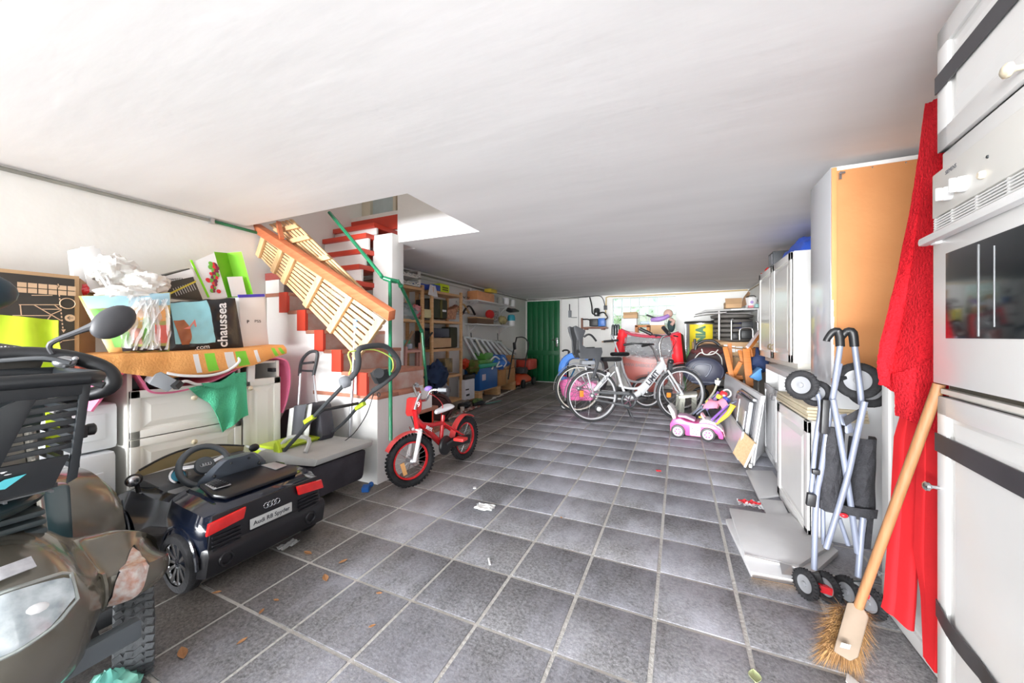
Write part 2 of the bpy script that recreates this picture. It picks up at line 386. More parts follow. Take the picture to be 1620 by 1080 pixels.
# unpaved edge under the left wall
dirt = mat('dirty_concrete_edge', (0.30, 0.25, 0.20), 0.95, c2=(0.14, 0.10, 0.075), scale=7, bump=0.8, bscale=30)
struct('trim_1', MB().slab([(LW(3.1), 3.1, -0.003), (-2.55, 3.1, -0.003), (-2.62, 3.73, -0.003), (-2.77, 4.93, -0.003), (-2.98, 6.5, -0.003), (-3.12, 7.95, -0.003), (LW(7.95), 7.95, -0.003)], 0.016, (0, 0, 1)), dirt)
lm = MB()
for k in range(46):
    t = k / 45; p = lerp((-2.60, 3.65, 0.012), (-3.10, 7.8, 0.012), t); s_ = 0.02 + 0.03 * abs(noise(k, 2))
    lm.ball(p + V((0.03 * noise(k), 0, 0)), (s_, 0.05 + 0.03 * abs(noise(k, 5)), 0.004), 8, 5)
o = obj('trim_2', lm, mat('lime_deposit', (0.72, 0.68, 0.62), 0.9)); o['kind'] = 'structure'
# driveway outside the open garage door
struct('floor_driveway', MB().box((-14, -22, -0.2), (14, -1.2, -0.03)), mat('pale_driveway', (0.62, 0.60, 0.56), 0.9))

# ---------------------------------------------------------------- door_1 (green board door) and frame
frame_w = mat('white_frame_paint', (0.78, 0.77, 0.74), 0.45)
d1 = thing('door_1', '', '', (-2.82, 7.97, 0)); del d1['label']; del d1['category']; d1['kind'] = 'structure'
DX0, DX1 = -3.22, -2.43
for k in range(6):
    x0 = DX0 + (DX1 - DX0) * k / 6
    obj('plank', MB().box((x0 + 0.003, 7.955, 0.02), (x0 + (DX1 - DX0) / 6 - 0.003, 7.99, 1.86), None, 0.004), green, d1)
obj('crossbar', MB().box((DX0, 7.94, 0.62), (DX1, 7.956, 0.73), None, 0.004), green, d1)
obj('backing_board', MB().box((DX0, 7.985, 0.02), (DX1, 7.998, 1.86)), green, d1)
h = MB().box((-2.52, 7.935, 0.82), (-2.475, 7.955, 1.02), None, 0.004); h.tube([(-2.497, 7.935, 0.97), (-2.497, 7.89, 0.97), (-2.60, 7.885, 0.97)], 0.009, 8); obj('door_handle', h, chrome, d1)
struct('trim_3', MB().box((-3.30, 7.95, 0), (-3.222, 8, 1.88), None, 0.004).box((-2.428, 7.96, 0), (-2.40, 8, 1.88)).box((-3.30, 7.95, 1.862), (-2.40, 8, 1.885)), frame_w)

# ---------------------------------------------------------------- window_1 (glass blocks)
gb = bpy.data.materials.new('glass_block'); gb.use_nodes = True; q = gb.node_tree.nodes['Principled BSDF']
q.inputs['Base Color'].default_value = (0.93, 0.97, 0.97, 1); q.inputs['Roughness'].default_value = 0.12; q.inputs['Transmission Weight'].default_value = 1.0; q.inputs['IOR'].default_value = 1.12
nzb = gb.node_tree.nodes.new('ShaderNodeTexNoise'); nzb.inputs['Scale'].default_value = 14; bb = gb.node_tree.nodes.new('ShaderNodeBump'); bb.inputs['Strength'].default_value = 0.4
gb.node_tree.links.new(nzb.outputs['Fac'], bb.inputs['Height']); gb.node_tree.links.new(bb.outputs[0], q.inputs['Normal'])
tr_n = gb.node_tree.nodes.new('ShaderNodeBsdfTransparent'); tr_n.inputs[0].default_value = (0.90, 0.96, 0.95, 1); mx_n = gb.node_tree.nodes.new('ShaderNodeMixShader'); mx_n.inputs[0].default_value = 0.6
gb.node_tree.links.new(q.outputs[0], mx_n.inputs[1]); gb.node_tree.links.new(tr_n.outputs[0], mx_n.inputs[2]); gb.node_tree.links.new(mx_n.outputs[0], gb.node_tree.nodes['Material Output'].inputs['Surface'])
w1 = thing('window_1', '', '', (-0.66, 8.05, WZ0)); del w1['label']; del w1['category']; w1['kind'] = 'structure'
NC, NR = 7, 4; cw = (WX1 - WX0) / NC; ch = (WZ1 - WZ0) / NR
gmesh = mesh('glass_block', MB().box((-cw / 2 + 0.006, -0.03, -ch / 2 + 0.006), (cw / 2 - 0.006, 0.03, ch / 2 - 0.006), None, 0.006), gb)
for i in range(NC):
    for j in range(NR):
        t = bpy.data.objects.new('glass_block', gmesh); COL.objects.link(t); t.location = (WX0 + cw * (i + 0.5), 8.08, WZ0 + ch * (j + 0.5)); place(t, w1)
gj = MB()
for i in range(NC + 1): gj.box((WX0 + cw * i - 0.006, 8.05, WZ0), (WX0 + cw * i + 0.006, 8.11, WZ1))
for j in range(NR + 1): gj.box((WX0, 8.051, WZ0 + ch * j - 0.006), (WX1, 8.109, WZ0 + ch * j + 0.006))
obj('mortar_joint', gj, mat('pale_mortar', (0.7, 0.72, 0.72), 0.8), w1)
obj('window_sill', MB().box((WX0 - 0.03, 7.94, WZ0 - 0.03), (WX1 + 0.03, 8.05, WZ0 - 0.002), None, 0.004), frame_w, w1)
obj('window_frame', MB().box((WX0 - 0.03, 7.985, WZ0), (WX0, 8.01, WZ1 + 0.03)).box((WX1, 7.985, WZ0), (WX1 + 0.03, 8.01, WZ1 + 0.03)).box((WX0, 7.985, WZ1), (WX1, 8.01, WZ1 + 0.03)), frame_w, w1)
# garden beyond the window
leafm = mat('hedge_leaves', (0.16, 0.36, 0.06), 0.7, c2=(0.04, 0.13, 0.02), scale=9)
hd = MB(); rnd = random.Random(3)
for (cx, cy, cz, rr_, nn) in ((-1.75, 10.2, 1.3, 0.55, 260), (-1.15, 10.8, 0.9, 0.6, 200), (0.35, 10.6, 1.2, 0.5, 240), (-0.4, 11.2, 0.6, 0.6, 160)):
    for k in range(nn):
        a, b, c_ = rnd.gauss(0, 0.45), rnd.gauss(0, 0.4), rnd.gauss(0, 0.5); p = V((cx + a * rr_, cy + b * rr_, cz + c_ * rr_ * 1.5)); u = V((rnd.uniform(-1, 1), rnd.uniform(-1, 1), rnd.uniform(-1, 1))).normalized() * 0.07; v_ = u.orthogonal().normalized() * 0.03
        hd.add([p - u, p + v_, p + u, p - v_], [(0, 1, 2, 3)], False)
ho = obj('garden_hedge', hd, leafm); tag(ho, 'green hedge leaves seen blurred through the glass block window', 'hedge'); ho['kind'] = 'stuff'
struct('floor_garden', MB().box((-8, 8.17, -0.3), (8, 26, -0.1)), mat('garden_gravel', (0.45, 0.44, 0.40), 0.9))

# ================================================================ STAIRS
st = thing('staircase', 'white masonry corner staircase with worn red painted steps and a white post', 'staircase', (-2.6, 2.3, 0))
mas = mat('white_masonry', (0.80, 0.79, 0.77), 0.75, var=0.03, scale=3, bump=0.3, bscale=12)
terra = mat('worn_terracotta_tread', (0.46, 0.20, 0.13), 0.6, c2=(0.33, 0.13, 0.08), scale=9)
SXW = -1.94                                       # outer face of the stringer (towards the room)
runs = [(-1.94, -2.035, 0.63), (-2.035, -2.29, 0.79), (-2.29, -2.48, 0.95), (-2.48, -2.68, 1.10), (-2.68, -2.90, 1.26), (-2.90, LW(2.2), 1.41)]
# solid wall facing the camera: stepped profile on plane Y=1.97
prof = [(-1.94, 0.0)]
for x0, x1, z in runs: prof += [(x0, z), (x1, z)]
prof = [(-1.94, 0), (-1.94, 0.60), (-2.035, 0.60), (-2.035, 0.76), (-2.29, 0.76), (-2.29, 0.92), (-2.48, 0.92), (-2.48, 1.07), (-2.68, 1.07), (-2.68, 1.23), (-2.90, 1.23), (-2.90, 1.38), (-3.175, 1.38), (-3.175, 0)]
body = MB().prism(prof, (0, 1.97, 0), (1, 0, 0), (0, 0, 1), -0.63)
body.prism([(2.60, 0), (2.60, 0.41), (2.43, 0.41), (2.43, 0), ][::1], (SXW, 0, 0), (0, 1, 0), (0, 0, 1), -0.66)
body.prism([(2.60, 0), (2.90, 0), (2.90, 0.21), (2.60, 0.21)], (SXW, 0, 0), (0, 1, 0), (0, 0, 1), -0.66)
body.box((-3.17, 2.60, 0), (-2.60, 2.95, 0.9))
obj('masonry_body', body, mas, st)
obj('post', MB().box((-2.62, 2.60, 0.2), (-2.385, 2.76, 2.0), None, 0.012), mas, st)
# treads and risers of the three flights
def step(lo, hi, m=redpaint): obj('tread', MB().box(lo, hi, None, 0.006), m, st)
step((-1.935, 1.965, 0.60), (-2.60, 2.18, 0.63), terra)
step((-1.935, 2.18, 0.60), (-2.60, 2.44, 0.63), terra)
step((-1.93, 2.42, 0.41), (-2.60, 2.68, 0.44), terra); step((-1.925, 2.60, 0.21), (-2.60, 2.92, 0.24), terra)
obj('riser', MB().box((-1.93, 2.602, 0.24), (-2.59, 2.612, 0.41)), redpaint, st); obj('riser', MB().box((-1.93, 2.432, 0.44), (-2.59, 2.442, 0.60)), redpaint, st)
for k in range(1, len(runs)):
    x0, x1, z = runs[k]
    step((x0 + 0.015, 1.962, z - 0.03), (x1, 2.60, z), terra)
    obj('riser', MB().box((x0 - 0.0, 1.975, z - 0.16), (x0 + 0.012, 2.59, z - 0.03)), mat('worn_dark_riser', (0.36, 0.13, 0.09), 0.6, c2=(0.45, 0.36, 0.32), scale=7), st)
    obj('riser_end', MB().box((x0 + 0.013, 1.95, z - 0.165), (x0 - 0.085, 1.973, z), None), redpaint, st, 'bright red painted riser end')
obj('tread', MB().box((-2.98, 1.955, 1.52), (LW(2) + 0.005, 2.55, 1.58), None, 0.004), mat('old_dark_red', (0.33, 0.07, 0.06), 0.6, var=0.2), st)
obj('riser', MB().box((-3.0, 1.96, 1.41), (LW(2) + 0.005, 2.0, 1.52)), mas, st)
for (y, z, x1, dk) in ((2.40, 1.55, -2.6, 1), (2.42, 1.70, -2.6, 1), (2.46, 1.85, -2.6, 0), (2.50, 2.0, -2.6, 0), (2.62, 2.13, -2.62, 0)):
    obj('tread', MB().box((LW(2.4) + 0.01, y, z - 0.045), (x1, y + 0.32, z), None, 0.006), redpaint, st)
    obj('riser', MB().box((LW(2.4) + 0.01, y + 0.03, z - 0.15), (x1, y + 0.05, z - 0.045)), mas, st)
obj('riser', MB().box((LW(2.4), 2.86, 2.13), (-2.40, 2.9, 2.27)), redpaint, st, 'red top riser below the upstairs door')
obj('landing', MB().box((LW(2.4), 2.86, 2.27), (-2.40, 3.5, 2.31)), frame_w, st)
# panelled doorway upstairs
dw = thing('door_2', '', '', (-2.8, 3.02, 2.31)); del dw['label']; del dw['category']; dw['kind'] = 'structure'
obj('door_frame', MB().box((-3.18, 3.0, 2.31), (-3.06, 3.08, 3.5)).box((-2.74, 3.0, 2.31), (-2.70, 3.08, 3.5)).box((-2.47, 3.0, 2.31), (-2.40, 3.08, 3.5)), mat('beige_frame', (0.60, 0.55, 0.44), 0.5), dw)
obj('door_panel', MB().box((-3.06, 3.04, 2.31), (-2.74, 3.06, 3.5)), mat('pale_blue_panel', (0.42, 0.49, 0.50), 0.3), dw)
obj('door_panel', MB().box((-2.70, 3.04, 2.31), (-2.47, 3.06, 3.5)), mat('tan_panel', (0.42, 0.33, 0.25), 0.5), dw)

# green painted pipe handrail
hr = thing('handrail', 'dark green painted pipe handrail standing on the stairs beside the white post', 'handrail', (-2.607,2.798,0))
obj('rail', MB().tube([(-2.534,2.06,2.038), (-2.068,2.1,1.546), (-2.05,2.12,1.505), (-2.013,2.14,1.486), (-1.975,2.2,1.473)], 0.014, 10, smooth_path=4), green_pipe, hr)
obj('post', MB().tube([(-1.982,2.14,1.475), (-1.754,1.9,0.352)], 0.013, 10), green_pipe, hr)
obj('rail', MB().tube([(-1.975,2.2,1.473), (-1.975,2.25,1.445), (-2.175,2.75,1.12), (-2.184,2.78,1.074)], 0.014, 10, smooth_path=3), green_pipe, hr)
obj('post', MB().tube([(-2.184,2.78,1.091), (-2.156,2.8,0.647), (-2.172,2.85,0.099)], 0.014, 10), green_pipe, hr)
obj('pipe_fitting', MB().tube([(-2.029,2.13,1.491), (-1.982,2.14,1.475), (-1.975,2.2,1.473)], 0.018, 10), green_pipe, hr)
for p in ((-1.975,2.25,1.445), (-2.184,2.77,1.103)): obj('pipe_fitting', MB().ball(p, 0.02), green_pipe, hr)

# slatted pine panels lying over the stairwell, with a reddish beam across them
pn = thing('slatted_panel', 'large pale pine slatted bed base panel tilted across the stairs below the reddish beam', 'slatted panel', (-2.38,1.93,1.201))
def slats(root, a, b, c_, d_, n, cross, y_off=0.0, sw_=0.70, th=0.014):
    """a,b long edge top; d_,c_ long edge bottom (a-d_ left end, b-c_ right end)"""
    a, b, c_, d_ = V(a), V(b), V(c_), V(d_); nrm = (b - a).cross(d_ - a).normalized()
    if nrm.y > 0: nrm = -nrm
    for k in range(n):
        t0 = (k + (1 - sw_) / 2) / n; t1 = (k + (1 + sw_) / 2) / n
        obj('slat', MB().slab([lerp(a, d_, t0), lerp(b, c_, t0), lerp(b, c_, t1), lerp(a, d_, t1)], th, tuple(-nrm)), pine2, root)
    for t in cross:
        w_ = 0.028 / (b - a).length
        obj('crosspiece', MB().slab([lerp(a, b, t - w_) + nrm * 0.002, lerp(a, b, t + w_) + nrm * 0.002, lerp(d_, c_, t + w_) + nrm * 0.002, lerp(d_, c_, t - w_) + nrm * 0.002], 0.022, tuple(nrm), 0.002), pine2, root)
slats(pn, (-3.136,1.92,1.879), (-1.817,1.92,1.162), (-2.053,1.9,0.881), (-3.178,1.9,1.722), 8, (0.02, 0.19, 0.30, 0.53, 0.76, 0.985))
pn2 = thing('slatted_panel', 'narrower pale pine slatted panel behind and above the reddish beam', 'slatted panel', (-2.362,1.97,1.585))
slats(pn2, (-2.852,1.97,2.003), (-1.913,1.96,1.272), (-1.962,1.95,1.228), (-3.158,1.97,1.996), 6, (0.10, 0.24, 0.48, 0.80))
bmn = thing('wooden_beam', 'reddish brown timber beam running diagonally over the pine slatted panels', 'beam', (-1.725,1.88,1.184))
obj('beam', MB().bar((-3.186,1.9,1.948), (-1.688,1.84,1.185), 0.055, 0.07, (0, -0.3, 1), 0.003), wood('reddish_timber', (0.54, 0.17, 0.07), (0.44, 0.11, 0.04), 5), bmn)
obj('bracket', MB().bar((-2.949,1.92,1.971), (-2.842,1.88,1.816), 0.03, 0.03), wood('reddish_timber', (0.54, 0.17, 0.07), (0.44, 0.11, 0.04), 5), bmn)

# ---------------------------------------------------------------- pipes and cables
pg = mat('grey_pipe', (0.26, 0.26, 0.23), 0.5, var=0.15)
pl_ = thing('ceiling_pipe', 'grey painted pipe along the left wall just under the ceiling turning green by the stairs', 'pipe', (LW(1) + 0.02, 1.0, ZC - 0.03))
obj('pipe', MB().tube([(LW(-1) + 0.018, -1.0, ZC - 0.022), (LW(1.55) + 0.018, 1.56, ZC - 0.022)], 0.011, 10), pg, pl_)
obj('pipe_end', MB().tube([(LW(1.56) + 0.018, 1.56, ZC - 0.022), (LW(1.9) + 0.018, 1.92, ZC - 0.026)], 0.012, 10), green_pipe, pl_, 'green section')
obj('clip', MB().box((LW(1.55), 1.545, ZC - 0.04), (LW(1.55) + 0.035, 1.57, ZC - 0.005)), alu, pl_)
dp = thing('ceiling_pipe', 'dark grey conduit along the left wall behind the shelf rack up to the green door', 'pipe', (LW(5) + 0.02, 5, ZC - 0.04))
obj('pipe', MB().tube([(LW(3) + 0.02, 3.0, ZC - 0.035), (LW(5.5) + 0.02, 5.5, ZC - 0.04), (LW(7.9) + 0.03, 7.93, ZC - 0.04), (-2.7, 7.96, ZC - 0.035), (-2.0, 7.97, ZC - 0.03)], 0.014, 8), pg, dp)
obj('cable', MB().tube([(LW(3) + 0.01, 3.0, ZC - 0.1), (LW(4.4) + 0.01, 4.4, ZC - 0.09), (LW(6.4) + 0.01, 6.5, ZC - 0.1)], 0.005, 6), mat('pale_cable', (0.6, 0.58, 0.52), 0.5), dp)
yp = thing('gas_pipe', 'yellowish pipe bending down over the window and along the back wall ceiling', 'pipe', (-0.625,7.95,1.864))
obj('pipe', MB().tube([(-1.418,7.97,1.483), (-1.404,7.97,1.82), (-1.351,7.97,1.899), (-0.875,7.97,1.884), (0.135,7.97,1.894), (1.169,7.97,1.909)], 0.013, 8, smooth_path=2), mat('ochre_pipe', (0.56, 0.42, 0.20), 0.45), yp)
rp_ = thing('ceiling_pipe', 'thin brown pipe rising along the right wall ceiling above the wire rack', 'pipe', (1.17, 7, ZC - 0.03))
obj('pipe', MB().tube([(1.185, 7.95, ZC - 0.035), (1.185, 3.0, ZC - 0.035)], 0.011, 8), mat('brown_pipe', (0.35, 0.28, 0.18), 0.5), rp_)


# ================================================================ RIGHT-HAND SIDE
def panel(mb, o, ux, w_, h_, th=0.018, fr=0.055, out=None):
    """raised-and-fielded cabinet front: lower left corner o, along ux, up z, facing out"""
    ux = V(ux).normalized(); out = V(out).normalized(); o = V(o)
    def q(a, b, c_, d_, e0, e1): mb.slab([o + ux * a + V((0, 0, b)) + out * e0, o + ux * c_ + V((0, 0, b)) + out * e0, o + ux * c_ + V((0, 0, d_)) + out * e0, o + ux * a + V((0, 0, d_)) + out * e0], e1 - e0, tuple(out), 0.003)
    q(0, 0, w_, h_, 0, th * 0.62)
    q(0, 0, w_, fr, 0.001, th); q(0, h_ - fr, w_, h_, 0.001, th); q(0, 0, fr, h_, 0.001, th); q(w_ - fr, 0, w_, h_, 0.001, th)
    g = fr + 0.012; g2 = g + 0.03
    if w_ > 2 * g2 + 0.02 and h_ > 2 * g2 + 0.02:
        def ring(a, e): return [o + ux * a + V((0, 0, a)) + out * e, o + ux * (w_ - a) + V((0, 0, a)) + out * e, o + ux * (w_ - a) + V((0, 0, h_ - a)) + out * e, o + ux * a + V((0, 0, h_ - a)) + out * e]
        mb.loft([ring(g, th * 0.6), ring(g, th * 0.62), ring(g2, th * 0.98)]); mb.sm[-6:] = [False] * 6
    return mb
def knob(parent, p, out, m, r=0.014, name='knob', label=None):
    return obj(name, MB().lathe([(0.4 * r, 0), (0.35 * r, 0.012), (0.55 * r, 0.016), (r, 0.020), (r, 0.026), (0.6 * r, 0.031), (0.1 * r, 0.032)], p, out, 16), m, parent, label)

# ---- tall oven housing, turned six degrees
ov = thing('oven_cabinet', 'tall white oven housing unit with built in oven and black straps around it', 'cabinet', (0.632, 1.385, 0), R(-6))
fx = V((0.9945, -0.1045, 0)); fy = V((0.1045, 0.9945, 0)); o0 = V((0.632, 1.385, 0)) + V((0.9945, -0.1045, 0)) * 0.028; outw = -fx
def OL(a, b, z, dx=0.0): return o0 - fy * a + V((0, 0, z)) + fx * dx      # a metres towards the camera, dx into the unit
def obox(mb, a0, a1, z0, z1, d0, d1, bv=0.003):
    mb.slab([OL(a0, 0, z0, d0), OL(a1, 0, z0, d0), OL(a1, 0, z1, d0), OL(a0, 0, z1, d0)], d1 - d0, tuple(fx), bv); return mb
UW = 0.60
obj('body', obox(obox(MB(), 0.004, UW - 0.004, 0.0, 0.895, 0.0, 0.54), 0.004, UW - 0.004, 0.895, 1.905, 0.0, 0.54), white_lam, ov)
obj('cupboard_door', panel(MB(), OL(0, 0, 1.545), -fy, UW, 0.325, 0.02, 0.055, outw), white_lam, ov)
obj('filler_panel', obox(MB(), 0.006, UW, 1.488, 1.54, -0.012, 0.0), white_lam, ov)
ovn = obj('oven', obox(MB(), 0.002, UW, 1.368, 1.486, -0.03, -0.001, 0.004), mat('oven_cream_enamel', (0.76, 0.75, 0.71), 0.25, var=0.01), ov)
vent = MB()
for k in range(5): obox(vent, 0.004, UW, 1.334 + k * 0.0068, 1.3375 + k * 0.0068, -0.028, -0.004, 0.0)
for a in (0.0, 0.085, 0.19, 0.30, 0.42, 0.54): obox(vent, a + 0.002, a + 0.008, 1.332, 1.368, -0.026, -0.002, 0)
obj('vent_slats', vent, white_lam, ovn)
obj('vent_recess', obox(MB(), 0.004, UW, 1.332, 1.368, -0.002, 0.0, 0), mat('dark_vent_gold', (0.10, 0.07, 0.03), 0.5), ovn)
for (px_, r_) in ((0.10, 0.0175), (0.165, 0.0185)):
    kz = 1.408; c_ = OL(px_, 0, kz, -0.03)
    kb = MB().lathe([(r_, 0), (r_ * 0.98, 0.012), (r_ * 0.8, 0.016)], c_, outw, 20); kb.slab([OL(px_ - 0.003, 0, kz - r_ * 0.9, -0.045), OL(px_ + 0.003, 0, kz - r_ * 0.9, -0.045), OL(px_ + 0.003, 0, kz + r_ * 0.9, -0.045), OL(px_ - 0.003, 0, kz + r_ * 0.9, -0.045)], 0.012, tuple(outw), 0.002)
    obj('dial', kb, whitep, ovn)
obj('button', MB().lathe([(0.009, 0), (0.009, 0.006), (0.006, 0.009)], OL(0.235, 0, 1.402, -0.03), outw, 16), mat('beige_button', (0.72, 0.64, 0.50), 0.4), ovn)
for a_, z_ in ((0.25, 1.435), (0.40, 1.41)): obj('indicator_light', MB().lathe([(0.004, 0), (0.003, 0.002)], OL(a_, 0, z_, -0.03), outw, 10), dkgrey, ovn)
text('SIEMENS', 0.014, mat('printed_grey', (0.12, 0.12, 0.13), 0.5), ovn, OL(0.10, 0, 1.467, -0.0305), -fy, (0, 0, 1), 0.0003)
obj('handle', MB().slab([OL(-0.012, 0, 1.298, -0.055), OL(UW, 0, 1.298, -0.055), OL(UW, 0, 1.320, -0.055), OL(-0.012, 0, 1.320, -0.055)], 0.026, tuple(fx), 0.009), whitep, ovn)
obj('handle_post', obox(obox(MB(), 0.02, 0.05, 1.294, 1.312, -0.04, -0.018), UW - 0.04, UW - 0.02, 1.298, 1.318, -0.04, -0.018), whitep, ovn)
dg_ = obj('oven_door', obox(MB(), 0.0, UW, 0.925, 1.326, -0.028, -0.001, 0.004), white_lam, ov)
glassb = mat('oven_glass', (0.006, 0.010, 0.012), 0.10, var=0.1, spec=0.4)
obj('glass', obox(MB(), 0.072, UW - 0.06, 1.045, 1.262, -0.0295, -0.0275, 0.001), glassb, dg_)
obj('inner_pane_frame', obox(obox(MB(), 0.212, 0.216, 1.05, 1.255, -0.0305, -0.029, 0), 0.27, 0.272, 1.07, 1.24, -0.0305, -0.029, 0), mat('dim_steel', (0.30, 0.31, 0.32), 0.4, 0.5), dg_)
obj('plinth_gap', obox(MB(), 0.02, UW, 0.898, 0.925, -0.004, 0.0, 0), mat('dark_gap', (0.10, 0.09, 0.07), 0.8), ov)
obj('rail', obox(MB(), 0.02, UW, 0.898, 0.911, -0.02, -0.003, 0.001), cream, ov)
obj('cupboard_door', panel(MB(), OL(0, 0, 0.06), -fy, UW, 0.83, 0.02, 0.05, outw), white_lam, ov)
knob(ov, OL(0.012, 0, 0.643, -0.02), outw, chrome, 0.013)
knob(ov, OL(0.345, 0, 1.565, -0.02), outw, mat('brass_cream', (0.70, 0.62, 0.46), 0.3, 0.3), 0.014)
strapm = mat('black_strap', (0.045, 0.045, 0.05), 0.45, var=0.15)
def strap(pts, wd, lab=None):
    mb = MB()
    P_ = [OL(a, 0, z, -0.024 if i or True else 0) for i, (a, z) in enumerate(pts)]
    mb.slab([OL(pts[0][0], 0, pts[0][1] - wd / 2, -0.0215), OL(pts[1][0], 0, pts[1][1] - wd / 2, -0.0215), OL(pts[1][0], 0, pts[1][1] + wd / 2, -0.0215), OL(pts[0][0], 0, pts[0][1] + wd / 2, -0.0215)], 0.003, tuple(outw))
    o = obj('strap', mb, strapm, ov)
strap([(0.0, 1.728), (0.6, 1.728)], 0.046)
strap([(0.0, 0.765), (0.6, 0.765)], 0.048)
sm_ = MB(); sm_.grid(lambda u, v_: OL(u * 0.6, 0, 0.315 + u * 0.03 - 0.03 * math.sin(u * 2.4) + (v_ - 0.5) * 0.045, -0.0225 - 0.008 * abs(math.sin(u * 9))), 24, 2, 0.002)
obj('strap', sm_, strapm, ov, 'black strap hanging loose and twisted')

# ---- upright cupboard with bare orange hardboard back, on top of the base unit
hb = mat('orange_hardboard', (0.60, 0.27, 0.10), 0.65, c2=(0.51, 0.21, 0.07), scale=3, bump=0.1, bscale=60)
tc_ = thing('wall_cupboard', 'tall cupboard turned round showing its bare orange hardboard back', 'cabinet', (0.95, 2.5, 0.80))
obj('side_panel', MB().box((0.70, 2.345, 0.802), (0.72, 2.655, 1.90), None, 0.002), mat('satin_steel_white', (0.66, 0.67, 0.70), 0.12, 0.15, var=0.01, coat=0.4), tc_)
obj('side_panel', MB().box((1.175, 2.345, 0.802), (1.195, 2.655, 1.90), None, 0.002), white_lam, tc_)
obj('top_panel', MB().box((0.72, 2.345, 1.88), (1.175, 2.655, 1.90), None, 0.002), white_lam, tc_)
obj('bottom_panel', MB().box((0.72, 2.345, 0.802), (1.175, 2.655, 0.822), None, 0.002), white_lam, tc_)
obj('back_panel', MB().box((0.722, 2.346, 0.822), (1.174, 2.352, 1.88)), hb, tc_, 'orange brown hardboard back')
obj('edge_strip', MB().box((0.701, 2.338, 0.804), (0.7215, 2.346, 1.895), None, 0.001), mat('hardboard_edge', (0.66, 0.30, 0.11), 0.6), tc_)
cp = MB(); rnd = random.Random(5)
for k in range(14):
    z = 0.84 + k * 0.028; cp.box((0.6995, 2.3365, z), (0.7065 + rnd.random() * 0.004, 2.339, z + 0.0285))
obj('chipped_edge', cp, whitep, tc_)
obj('bracket', MB().box((0.73, 2.325, 1.855), (0.75, 2.345, 1.865)).box((0.728, 2.33, 1.83), (0.738, 2.345, 1.865)), chrome, tc_)
for x in (0.74, 0.86, 0.98, 1.10): obj('nail', MB().lathe([(0.004, 0), (0.002, 0.002)], (x, 2.346, 1.872), (0, -1, 0), 8), chrome, tc_)

# ---- base units along the right
bu = thing('base_cabinet', 'worn white base cabinet with missing drawer front below the upper wall cupboard', 'cabinet', (0.93, 3.2, 0))
b2 = MB(); b2.slab([(0.655, 2.40, 0.0), (0.72, 3.97, 0.0), (1.18, 3.97, 0.0), (1.18, 2.40, 0.0)], 0.60, (0, 0, 1)); obj('body', b2, white_lam, bu)
b3 = MB(); b3.slab([(0.655, 2.40, 0.76), (0.72, 3.97, 0.76), (1.18, 3.97, 0.76), (1.18, 2.40, 0.76)], 0.04, (0, 0, 1), 0.003); obj('worktop_edge', b3, grey_lam, bu)
for y in (2.40, 3.0, 3.38, 3.945):
    xx = 0.655 + (y - 2.4) * 0.0414; obj('upright', MB().box((xx, y, 0.60), (1.18, y + 0.02, 0.76)), whitep, bu)
obj('back_panel', MB().box((1.0, 2.42, 0.60), (1.01, 3.95, 0.76)), mat('cream_inside', (0.72, 0.68, 0.56), 0.6), bu)
du = V((0.0414, 1, 0)).normalized(); dn_ = V((-1, 0.0414, 0)).normalized()
for (y0, y1) in ((2.965, 3.43), (3.44, 3.90)):
    x0 = 0.655 + (y0 - 2.4) * 0.0414 - 0.002
    obj('door', panel(MB(), (x0, y0, 0.04), du, y1 - y0, 0.60, 0.018, 0.05, dn_), grey_lam, bu)
for y in (3.39, 3.485):
    hx = 0.655 + (y - 2.4) * 0.0414 - 0.022
    obj('handle', MB().tube([(hx, y - 0.02, 0.60), (hx - 0.02, y - 0.01, 0.60), (hx - 0.02, y + 0.01, 0.56), (hx, y + 0.02, 0.56)], 0.004, 6), chrome, bu)
obj('end_panel', MB().box((0.66, 2.385, 0.0), (1.18, 2.40, 0.80), None, 0.002), mat('bluish_white_side', (0.74, 0.77, 0.80), 0.3, var=0.02), bu, 'plain white end panel behind the folded stroller')
nb_ = thing('base_cabinet', 'narrow white base cabinet door unit nearest the folded stroller with boards on top', 'cabinet', (0.64, 2.6, 0))
obj('body', MB().box((0.62, 2.32, 0.0), (0.652, 2.955, 0.62), None, 0.002), white_lam, nb_)
obj('door', panel(MB(), (0.619, 2.325, 0.005), (0, 1, 0), 0.625, 0.61, 0.02, 0.06, (-1, 0, 0)), white_lam, nb_)
for k in range(4):
    solo('board', 'thin cream board on the nearest base cabinet, %s' % ('lowest of the stack', 'second lowest', 'second from the top', 'topmost of the stack')[k], 'board',
         MB().box((0.606 + 0.004 * (k % 2), 2.35 + 0.006 * k, 0.622 + 0.0155 * k), (0.85, 3.02 - 0.01 * k, 0.636 + 0.0155 * k), None, 0.002), mat('cream_board_edge', (0.66, 0.58, 0.42), 0.6, var=0.08), 'cream boards on the base cabinet')
ctrl = thing('control_box', 'cream plastic box with white round knobs on the boards behind the stroller wheel', 'box', (0.75, 2.7, 0.685))
obj('case', MB().box((0.67, 2.45, 0.685), (0.80, 2.85, 0.755), None, 0.006), cream, ctrl)
for k in range(3): knob(ctrl, (0.67, 2.55 + 0.09 * k, 0.72), (-1, 0, 0), whitep, 0.02)
# white door leaning against the base unit, behind the robe
ld = thing('cabinet_door', 'tall white panelled door standing on edge behind the red robe', 'door', (0.75, 1.65, 0))
obj('leaf', panel(MB(), (0.745, 1.43, 0.002), (0, 1, 0), 0.47, 0.93, 0.022, 0.05, (-1, 0, 0)), white_lam, ld)
knob(ld, (0.722, 1.87, 0.14), (-1, 0, 0), chrome, 0.012)

